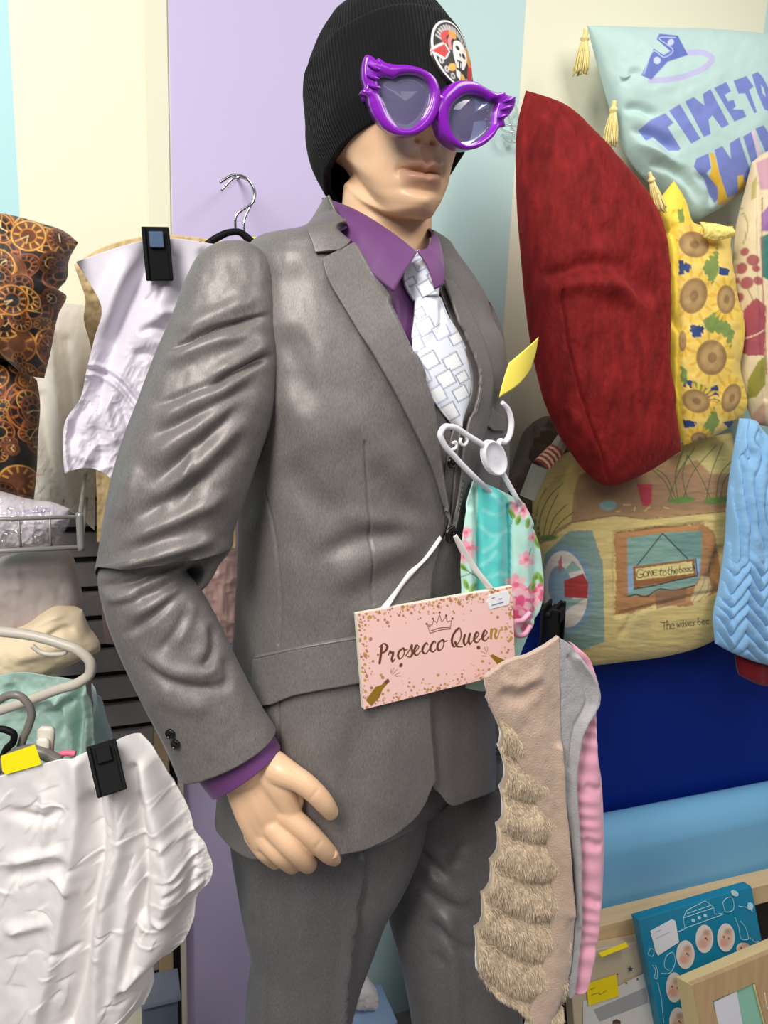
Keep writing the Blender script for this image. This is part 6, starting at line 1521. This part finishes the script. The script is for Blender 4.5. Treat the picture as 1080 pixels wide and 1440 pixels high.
def sun_paint(X, Y, u, v):
    p = Paint(X, Y, (250, 216, 76)); k9 = lambda a: np.asarray(a, float)/3.43 + np.array([900, 220])
    p.poly(k9([(185, 330), (440, 330), (470, 700), (500, 1300), (215, 1400), (200, 1200), (192, 900), (185, 600)]), (238, 206, 110), 2)
    for s_ in ([(185, 495), (250, 520), (255, 560), (185, 575)], [(380, 530), (430, 545), (430, 575), (385, 570)], [(240, 815), (310, 820), (300, 870), (250, 870)], [(210, 1070), (260, 1090), (260, 1120), (210, 1110)], [(290, 1130), (380, 1100), (380, 1190), (330, 1180)], [(210, 1265), (270, 1280), (265, 1310), (212, 1310)], [(400, 1280), (470, 1270), (430, 1310)]): p.poly(k9(s_), (46, 66, 118), 1, rough=2)
    for s_ in ([(330, 480), (375, 430), (380, 560), (345, 620), (300, 540)], [(300, 790), (380, 740), (455, 850), (435, 930), (400, 860), (330, 850)], [(195, 1010), (230, 1030), (225, 1110), (195, 1080)], [(255, 1080), (350, 1130), (290, 1160)], [(355, 1200), (385, 1290), (345, 1340), (300, 1320)], [(180, 260), (205, 250), (215, 320), (185, 320)]): p.poly(k9(s_), (104, 140, 72), 1.5, .9, rough=2)
    for cx, cy, r, ry, a in ((260, 425, 75, 62, 20), (258, 672, 66, 88, 15), (415, 690, 45, 70, 0), (345, 970, 74, 86, 0), (270, 1180, 70, 55, 25), (440, 1165, 45, 72, 20), (205, 890, 18, 50, 0), (285, 1360, 40, 30, 0)):
        q = k9([(cx, cy)])[0]; R, Ry = r/3.43, ry/3.43
        for i in range(22):
            t = i*2*math.pi/22; d = np.array([math.cos(t)*R*1.25, math.sin(t)*Ry*1.25]); p.ell(q[0]+d[0], q[1]+d[1], 6.5, 2.2, (246, 206, 84) if i % 2 else (230, 182, 60), t/RAD, .95)
        p.ell(q[0], q[1], R, Ry, (172, 138, 88), a); p.ell(q[0], q[1], R*.96, Ry*.96, (150, 116, 72), a, .7, hole=.8); p.ell(q[0], q[1], R*.62, Ry*.62, (186, 154, 104), a, .7, 3); p.ell(q[0]+1, q[1], R*.3, Ry*.3, (138, 104, 64), a, .8, 2)
        p.c = p.c
    p.poly(k9([(85, 230), (130, 200), (160, 120), (185, 190), (160, 330), (185, 480), (185, 900), (195, 1150), (215, 1400), (150, 1300), (100, 900), (105, 500)]), (252, 218, 74), 1.5)
    return p.c
one(pillow([(948, 254), (962, 285), (972, 312), (1000, 318), (1031, 318)], [(962, 626), (1000, 614), (1044, 588)], [(948, 254), (926, 286), (930, 345), (930, 430), (934, 520), (949, 590), (962, 626)], [(1031, 318), (1024, 350), (1030, 410), (1041, 460), (1035, 520), (1046, 560), (1044, 588)], (1.235, 1.235, 1.21, 1.215), .045, 170, 280,
    lambda X, Y, u, v: folds(X, Y, [([(950, 300), (954, 400), (956, 500), (958, 600)], 4, -.004, 0, 1), ([(930, 330), (948, 325), (955, 310)], 6, -.006), ([(932, 440), (948, 450), (955, 470)], 7, -.006), ([(985, 335), (1000, 345), (1020, 345)], 6, -.005)]) + .004*fbm(X/25, Y/30, 0, 3, 3), sun_paint, back=.3), 'sunflower_cushion', print_m, 'narrow yellow cushion printed with sunflowers right of the red cushion', 'cushion')
V, F, c, P = sheet([(985, 312), (1005, 314), (1030, 320)], [(990, 334), (1005, 338), (1032, 333)], [(985, 312), (990, 334)], [(1030, 320), (1032, 333)], 1.185, .004, 40, 24, lambda X, Y, u, v: .006*np.sin(np.pi*v) + .002*fbm(X/3, Y/4, 0, 2, 2))
mesh('frayed_tag', V, F, mat('frayed_yellow', (252, 228, 130), .7), None, label='frayed pale yellow strip across the top of the sunflower cushion', cat='strip')
def flor_paint(X, Y, u, v):
    p = Paint(X, Y, (224, 206, 168)); k9 = lambda a: np.asarray(a, float)/3.43 + np.array([900, 220])
    for a in ([(480, 240), (520, 330), (500, 420)], [(520, 640), (545, 700), (540, 760)], [(470, 400), (450, 500)]): p.stroke(k9(a), 2, (150, 150, 80), .8)
    for cx, cy, r in ((505, 460, 22), (545, 500, 32), (490, 540, 30), (515, 610, 34), (480, 680, 24), (570, 600, 24), (560, 540, 20), (465, 600, 18)): q = k9([(cx, cy)])[0]; p.ell(q[0], q[1], r/3.43, r/3.43*.85, (160, 74, 84), cx, .92, 2)
    p.poly(k9([(490, 860), (500, 740), (560, 680), (610, 720), (600, 960), (520, 960), (485, 940)]), (164, 78, 90), 2, rough=2); p.stroke(k9([(500, 880), (560, 860), (610, 830)]), 2, (228, 206, 176))
    p.poly(k9([(515, 1170), (520, 1080), (570, 990), (605, 960), (605, 1100), (560, 1160)]), (150, 146, 60), 1.5)
    p.poly(k9([(540, 1250), (600, 1180), (617, 1400), (580, 1380)]), (196, 140, 128), 3, .7); p.poly(k9([(585, 280), (625, 230), (625, 360), (590, 360)]), (150, 110, 170), 2); p.poly(k9([(580, 390), (625, 370), (625, 600), (590, 580)]), (60, 118, 110), 2)
    p.poly(k9([(560, 30), (625, 0), (625, 160), (580, 160)]), (186, 130, 160), 3, .8); p.poly(k9([(540, 130), (565, 90), (560, 200), (535, 210)]), (170, 160, 70), 2, .8)
    p.stroke(k9([(590, 200), (588, 500), (600, 800), (610, 1050)]), 2.2, (150, 84, 84), .7)
    return p.c
one(pillow([(1058, 228), (1075, 215), (1110, 205)], [(1060, 596), (1085, 600), (1115, 600)], [(1058, 228), (1050, 262), (1036, 320), (1032, 400), (1038, 470), (1041, 540), (1060, 596)], [(1110, 205), (1115, 600)], (1.245, 1.245, 1.23, 1.23), .045, 110, 260, lambda X, Y, u, v: folds(X, Y, [([(1068, 260), (1071, 400), (1078, 560)], 4, -.006, 0, 1)]) + .003*fbm(X/25, Y/30, 0, 3, 3), flor_paint, back=.3), 'floral_cushion', print_m, 'beige cushion with crimson flowers at the right edge', 'cushion')

def beach_paint(X, Y, u, v):
    p = Paint(X, Y, (214, 192, 128))
    p.noise(30, .07, 5)
    p.poly(k3b([(270, 570), (330, 545), (560, 520), (720, 470), (930, 410), (920, 560), (900, 720), (720, 735), (560, 750), (430, 735), (330, 755), (250, 770), (120, 860), (90, 830), (80, 740), (140, 620)]), (166, 132, 94), 2, rough=1.5)
    p.poly(k3b([(720, 470), (940, 400), (935, 560), (840, 560), (780, 500), (700, 540)]), (196, 182, 122), 3); p.poly(k3b([(80, 730), (180, 570), (290, 540), (260, 640), (250, 760), (120, 850)]), (198, 176, 108), 2)
    p.poly(k3b([(270, 640), (420, 560), (560, 560), (900, 560), (910, 700), (560, 720), (270, 730)]), (150, 118, 92), 3, .6)
    for a in ([(110, 830), (120, 740), (170, 640), (215, 600)], [(130, 835), (150, 740), (195, 640)], [(150, 835), (180, 740), (230, 690)], [(120, 820), (100, 760), (110, 700)], [(165, 820), (210, 760), (260, 720)], [(660, 670), (700, 560), (770, 450)], [(680, 670), (650, 600), (580, 530)], [(700, 670), (690, 560), (720, 460)], [(720, 670), (760, 560), (860, 440)], [(740, 670), (720, 560), (740, 480)], [(820, 670), (840, 560), (890, 430)], [(840, 670), (800, 580), (740, 480)], [(860, 670), (880, 560), (930, 500)], [(880, 660), (900, 580), (935, 540)], [(690, 660), (640, 560), (610, 540)]): p.stroke(k3b(a), 1.3, (70, 92, 52), .9)
    for cx, cy in ((700, 672), (730, 668), (850, 672), (890, 668), (150, 830)): q = k3b([(cx, cy)])[0]; p.ell(q[0], q[1], 14, 4.5, (92, 128, 62), -5, .9, 2)
    p.ell(*k3b([(405, 692)])[0], 12, 7, (132, 166, 164), -5, 1, 1.5); p.poly(k3b([(525, 600), (592, 603), (588, 680), (570, 698), (550, 695)]), (176, 62, 74), 1.5); p.stroke(k3b([(528, 600), (525, 560), (545, 545)]), 1, (120, 84, 70), .8)
    for a in ([(470, 690), (500, 690)], [(515, 715), (520, 700)], [(560, 715), (580, 700)], [(640, 700), (660, 705)], [(440, 720), (455, 716)]): p.stroke(k3b(a), 1.8, (216, 190, 120), .8)
    p.stroke(k3b([(120, 850), (250, 765), (330, 752), (440, 735), (560, 750), (720, 735), (900, 718)]), 1.5, (110, 84, 60), .6)
    p.poly(k3b([(135, 900), (240, 800), (340, 800), (385, 940), (390, 1270), (300, 1300), (230, 1300), (190, 1150), (135, 1000)]), (132, 158, 150), 1.5, rough=1.2)
    for r_ in range(3): p.ell(*k3b([(235, 1045)])[0], 32+r_*2, 56+r_*2.5, (120, 150, 190), -6, .35, 5, hole=.88)
    p.ell(*k3b([(225, 1045)])[0], 31, 54, (226, 216, 206), -6); p.ell(*k3b([(205, 1045)])[0], 17, 33, (132, 160, 176), -6)
    p.poly(k3b([(220, 1010), (300, 980), (322, 1020), (318, 1085), (222, 1080)]), (170, 58, 58), 1.2); p.poly(k3b([(205, 985), (295, 965), (255, 925), (220, 970)]), (150, 178, 168), 1); p.poly(k3b([(215, 1090), (310, 1085), (270, 1110), (210, 1140)]), (150, 178, 168), 1)
    p.poly(k3b([(195, 930), (210, 900), (212, 960), (198, 975)]), (196, 96, 96), 1, .9)
    p.poly(k3b([(430, 810), (600, 780), (810, 770), (850, 800), (880, 960), (880, 1050), (740, 1120), (600, 1110), (500, 1150), (430, 1155), (440, 1000)]), (176, 128, 84), 1.5, rough=2.2)
    p.poly(k3b([(485, 830), (640, 808), (800, 800), (798, 915), (790, 1000), (770, 1030), (560, 1070), (490, 1078)]), (130, 164, 154), 1.2); p.poly(k3b([(640, 815), (800, 800), (800, 910), (720, 912)]), (108, 144, 138), 3, .8)
    p.poly(k3b([(488, 950), (512, 945), (510, 1060), (490, 1060)]), (140, 172, 204), 1); p.poly(k3b([(772, 920), (795, 915), (790, 990), (775, 985)]), (140, 172, 204), 1)
    p.stroke(k3b([(528, 945), (635, 810), (742, 918)]), 1.5, (50, 56, 48), smooth=False); p.poly(k3b([(510, 950), (770, 918), (778, 990), (515, 1042)]), (150, 100, 60), 1); p.poly(k3b([(522, 960), (760, 928), (768, 978), (525, 1008)]), (222, 206, 140), 1, rough=1)
    p.stroke(k3b([(515, 1044), (600, 1030), (690, 1008), (780, 990)]), 1.6, (44, 40, 34)); p.stroke(k3b([(775, 918), (782, 990)]), 1.2, (44, 40, 34)); p.stroke(k3b([(490, 1078), (520, 1068), (560, 1078), (620, 1045), (680, 1050), (770, 1030)]), 1.5, (44, 40, 34))
    p.poly(k3b([(600, 1050), (740, 1045), (730, 1100), (610, 1130)]), (140, 104, 78), 2, .8)
    p.poly(k3b([(800, 985), (835, 1000), (840, 1060), (770, 1110), (750, 1090)]), (206, 188, 140), 2, rough=2)
    for a in ([(500, 1150), (540, 1118), (590, 1112)], [(510, 1158), (560, 1128), (592, 1124)], [(760, 1100), (800, 1040), (815, 1000)], [(785, 1100), (820, 1060), (832, 1020)]): p.stroke(k3b(a), 1.2, (140, 110, 74), .7)
    p.poly(k3b([(480, 1165), (540, 1130), (600, 1130), (575, 1290), (500, 1280)]), (200, 186, 132), 4, .5)
    I = (52, 50, 38)
    T = {'G': [[(.8, .85), (.4, 1), (.08, .6), (.2, .08), (.7, .1), (.75, .45), (.45, .45)]], 'O': [[(.4, 1), (.05, .6), (.2, .05), (.65, .05), (.8, .6), (.4, 1)]], 'N': [[(.05, 0), (.1, 1), (.65, .05), (.7, 1)]], 'E': [[(.65, 1), (.1, .95), (.1, .05), (.7, .05)], [(.1, .5), (.55, .52)]],
        't': [[(.3, 1.25), (.28, .1), (.5, .02)], [(0, .85), (.6, .9)]], 'o': [[(.3, .8), (.02, .4), (.2, 0), (.5, .1), (.55, .6), (.3, .8)]], 'h': [[(.1, 1.35), (.1, 0)], [(.1, .5), (.35, .8), (.5, .5), (.5, 0)]], 'e': [[(.05, .4), (.5, .5), (.4, .8), (.12, .7), (.05, .25), (.3, 0), (.55, .15)]],
        'b': [[(.1, 1.35), (.1, .05), (.4, .0), (.5, .4), (.3, .7), (.1, .5)]], 'a': [[(.5, .7), (.2, .75), (.05, .3), (.25, 0), (.5, .4), (.52, .75), (.5, .1), (.62, 0)]], 'c': [[(.5, .7), (.2, .75), (.05, .35), (.25, 0), (.55, .12)]],
        'T': [[(-.3, 1.1), (.3, 1.0), (.9, 1.15)], [(.3, 1.0), (.3, 0)]], 'w': [[(0, .7), (.12, 0), (.3, .5), (.45, 0), (.62, .75)]], 'v': [[(0, .7), (.2, 0), (.45, .8)]], 's': [[(.45, .7), (.1, .6), (.4, .3), (.05, .02)]]}
    def write(word, x, y, s, slope, adv):
        for ch in word:
            for st in T.get(ch, []):
                p.stroke(k3b([(x + a*s, y - b*s + slope*a*s) for a, b in st]), 1.1, I, .95, .7)
            x += s*adv.get(ch, .75); y += slope*s*adv.get(ch, .75)
    write('G', 524, 1000, 36, -.10, {}); write('ONE', 553, 994, 24, -.12, {'O': .9, 'N': .9}); write('to', 622, 990, 24, -.12, {'t': .62}); write('the', 656, 986, 24, -.14, {'t': .62, 'h': .62}); write('beach', 706, 976, 21, -.12, {'b': .64, 'e': .64, 'a': .7, 'c': .64})
    write('The', 634, 1215, 28, -.04, {'T': .62, 'h': .62}); write('waves', 696, 1206, 22, -.08, {'w': .8, 'a': .75, 'v': .66, 'e': .7}); write('bec', 784, 1196, 22, -.08, {'b': .75, 'e': .8})
    p.c = p.c*(1 + .06*fbm(X/5, Y/2.2, 0, 2, 3))[:, None]
    return p.c
bc = thing('beach_cushion', 'quilted beach scene cushion with a lifebelt and a sign reading Gone to the beach', 'cushion', aty(880, 930, 1.22))
V, F, c, P = pillow([(748, 690), (790, 640), (860, 628), (940, 625), (1030, 608)], [(812, 938), (870, 930), (940, 920), (1005, 896), (1025, 880)], [(748, 690), (752, 760), (762, 800), (765, 850), (785, 900), (812, 938)], [(1030, 608), (1030, 700), (1025, 800), (1025, 880)], (1.285, 1.285, 1.25, 1.25), .065, 300, 300,
    lambda X, Y, u, v: .0010*fbm(X/22, Y/5, 0, 3, 5) + .0016*fbm(X/40, Y/14, 0, 3, 8) + folds(X, Y, [([(865, 900), (880, 880), (890, 855)], 5, -.004), ([(990, 830), (1005, 800), (1015, 760)], 9, -.012), ([(860, 770), (870, 850)], 5, -.003)]) + .004*np.minimum(1, pdist(X, Y, np.array([(865, 750), (985, 737), (1010, 830), (865, 865), (865, 750)]))[0]/6), beach_paint, back=.3)
mesh('cover', V, F, mat('quilted_print', None, .8, attr=True, sheen=.2, bump=(500, .25, .001)), bc, col=c)
# knitted striped cord at the cushion's corner
kn = [aty(a, b, y) for a, b, y in ((795, 612, 1.222), (782, 634, 1.212), (765, 655, 1.206), (752, 675, 1.205), (742, 700, 1.21))]
kt = thing('knitted_cord', 'grey knitted tube with red and cream stripes above the beach cushion', 'knitted toy leg', kn[-1])
def knit_tube(a, b, r0, r1, nm, m_):
    n_, k_ = 48, 26; t = np.linspace(0, 1, k_)[:, None, None]; T = nrm(b - a); A_ = nrm(np.cross(T, [0, 1, 0])); B_ = np.cross(T, A_); th = np.linspace(0, 2*math.pi, n_, endpoint=False)
    r = (r0*(1-t) + r1*t)*(1 + .10*np.abs(np.sin(th*4.5))[None, :, None])
    G = a*(1-t) + b*t + r*(np.cos(th)[None, :, None]*A_ + np.sin(th)[None, :, None]*B_)
    V = G.reshape(-1, 3); F = [tuple(f) for f in gfaces(k_, n_, True)] + [tuple(range(n_-1, -1, -1)), tuple((k_-1)*n_ + j for j in range(n_))]; mesh(nm, V, F, m_, kt)
gk = cloth_m('grey_knit', (168, 168, 150), .9); rk = cloth_m('red_knit', (176, 78, 66), .9); ck = cloth_m('cream_knit', (226, 204, 172), .9)
knit_tube(kn[0], kn[1], .011, .013, 'grey_end', gk)
s0, s1 = kn[1], kn[1]*.0 + aty(760, 656, 1.206)
for i in range(9): knit_tube(s0*(1-i/9) + s1*(i/9), s0*(1-(i+1)/9) + s1*((i+1)/9), .0145, .0145, 'red_stripe' if i % 2 == 0 else 'cream_stripe', rk if i % 2 == 0 else ck)
knit_tube(s1, aty(741, 700, 1.21), .015, .013, 'grey_end', gk)
one(pillow([(708, 680), (725, 655), (745, 600), (770, 585), (800, 600)], [(700, 705), (730, 720), (760, 720), (800, 700)], [(708, 680), (700, 705)], [(800, 600), (800, 700)], 1.315, .03, 90, 80, lambda X, Y, u, v: .010*ridged(X/26, Y/20, 0, 3, 4)), 'brown_cushion', mat('brown_satin', (96, 82, 68), .45), 'dark brown shiny cushion wedged behind the knitted cord', 'cushion')

# ---- ruched blue towel and red cloth
def ruche(X, Y, u, v):
    rdg = lambda q: np.abs(np.sin(np.pi*q))**.55
    tri = np.abs(((X/21 + .25*vnoise(X/40, Y/40, 0, 2)) % 2) - 1)*2 - 1
    near = rdg((Y + 15*tri + 5*vnoise(X/30, Y/30, 3, 1))/21)
    vert = rdg((X + 7*np.sin(Y/33) + 9*vnoise(X/30, Y/60, 0, 7))/15 + .8*vnoise(X/22, Y/34, 5, 5)*sstep(700, 640, Y))
    k = sstep(770, 815, Y + 6*tri)
    return .013*(near*k + vert*(1-k)) + .003*fbm(X/18, Y/18, 0, 3, 3)
one(pillow([(1040, 588), (1058, 590), (1075, 612), (1100, 660)], [(1006, 905), (1030, 918), (1060, 930), (1100, 940)], [(1040, 588), (1034, 620), (1024, 690), (1020, 760), (1010, 830), (1003, 865), (1006, 905)], [(1100, 660), (1100, 940)], (1.19, 1.20, 1.165, 1.175), .026, 170, 380, ruche, back=.3), 'ruched_towel', mat('blue_plush', (142, 190, 232), .85, sheen=.6, sheen_tint=(220, 235, 255), spec=.15, bump=(600, .3, .001)), 'light blue plush cloth with ruched ridges at the right edge', 'throw')
one(pillow([(1034, 918), (1060, 925), (1105, 935)], [(1040, 950), (1065, 962), (1105, 966)], [(1034, 918), (1040, 950)], [(1105, 935), (1105, 966)], 1.2, .02, 50, 40, lambda X, Y, u, v: .004*fbm(X/12, Y/12, 0, 2, 3)), 'crimson_cloth', cloth_m('crimson_cloth', (118, 18, 30)), 'crimson cloth end showing below the blue plush throw', 'cloth')
# clear hook hanging beside the sunglasses
ch_ = bpy.data.materials.new('clear_plastic'); ch_.use_nodes = True; b_ = ch_.node_tree.nodes['Principled BSDF']; b_.inputs['Transmission Weight'].default_value = 1; b_.inputs['Roughness'].default_value = .05; b_.inputs['IOR'].default_value = 1.45
V, F = join([tube(A1([(722, 165), (726, 155), (723, 148), (716, 152), (716, 170), (722, 190)], 1.36), .0022, 8), tube(A1([(704, 188), (712, 198), (726, 198), (732, 186)], 1.36), .0030, 8), tube(A1([(704, 180), (716, 186), (731, 180), (718, 176)], 1.36), .0018, 8, closed=True)])
mesh('clear_hook', V, F, ch_, None, label='small clear plastic hook on the wall right of the sunglasses', cat='hook')
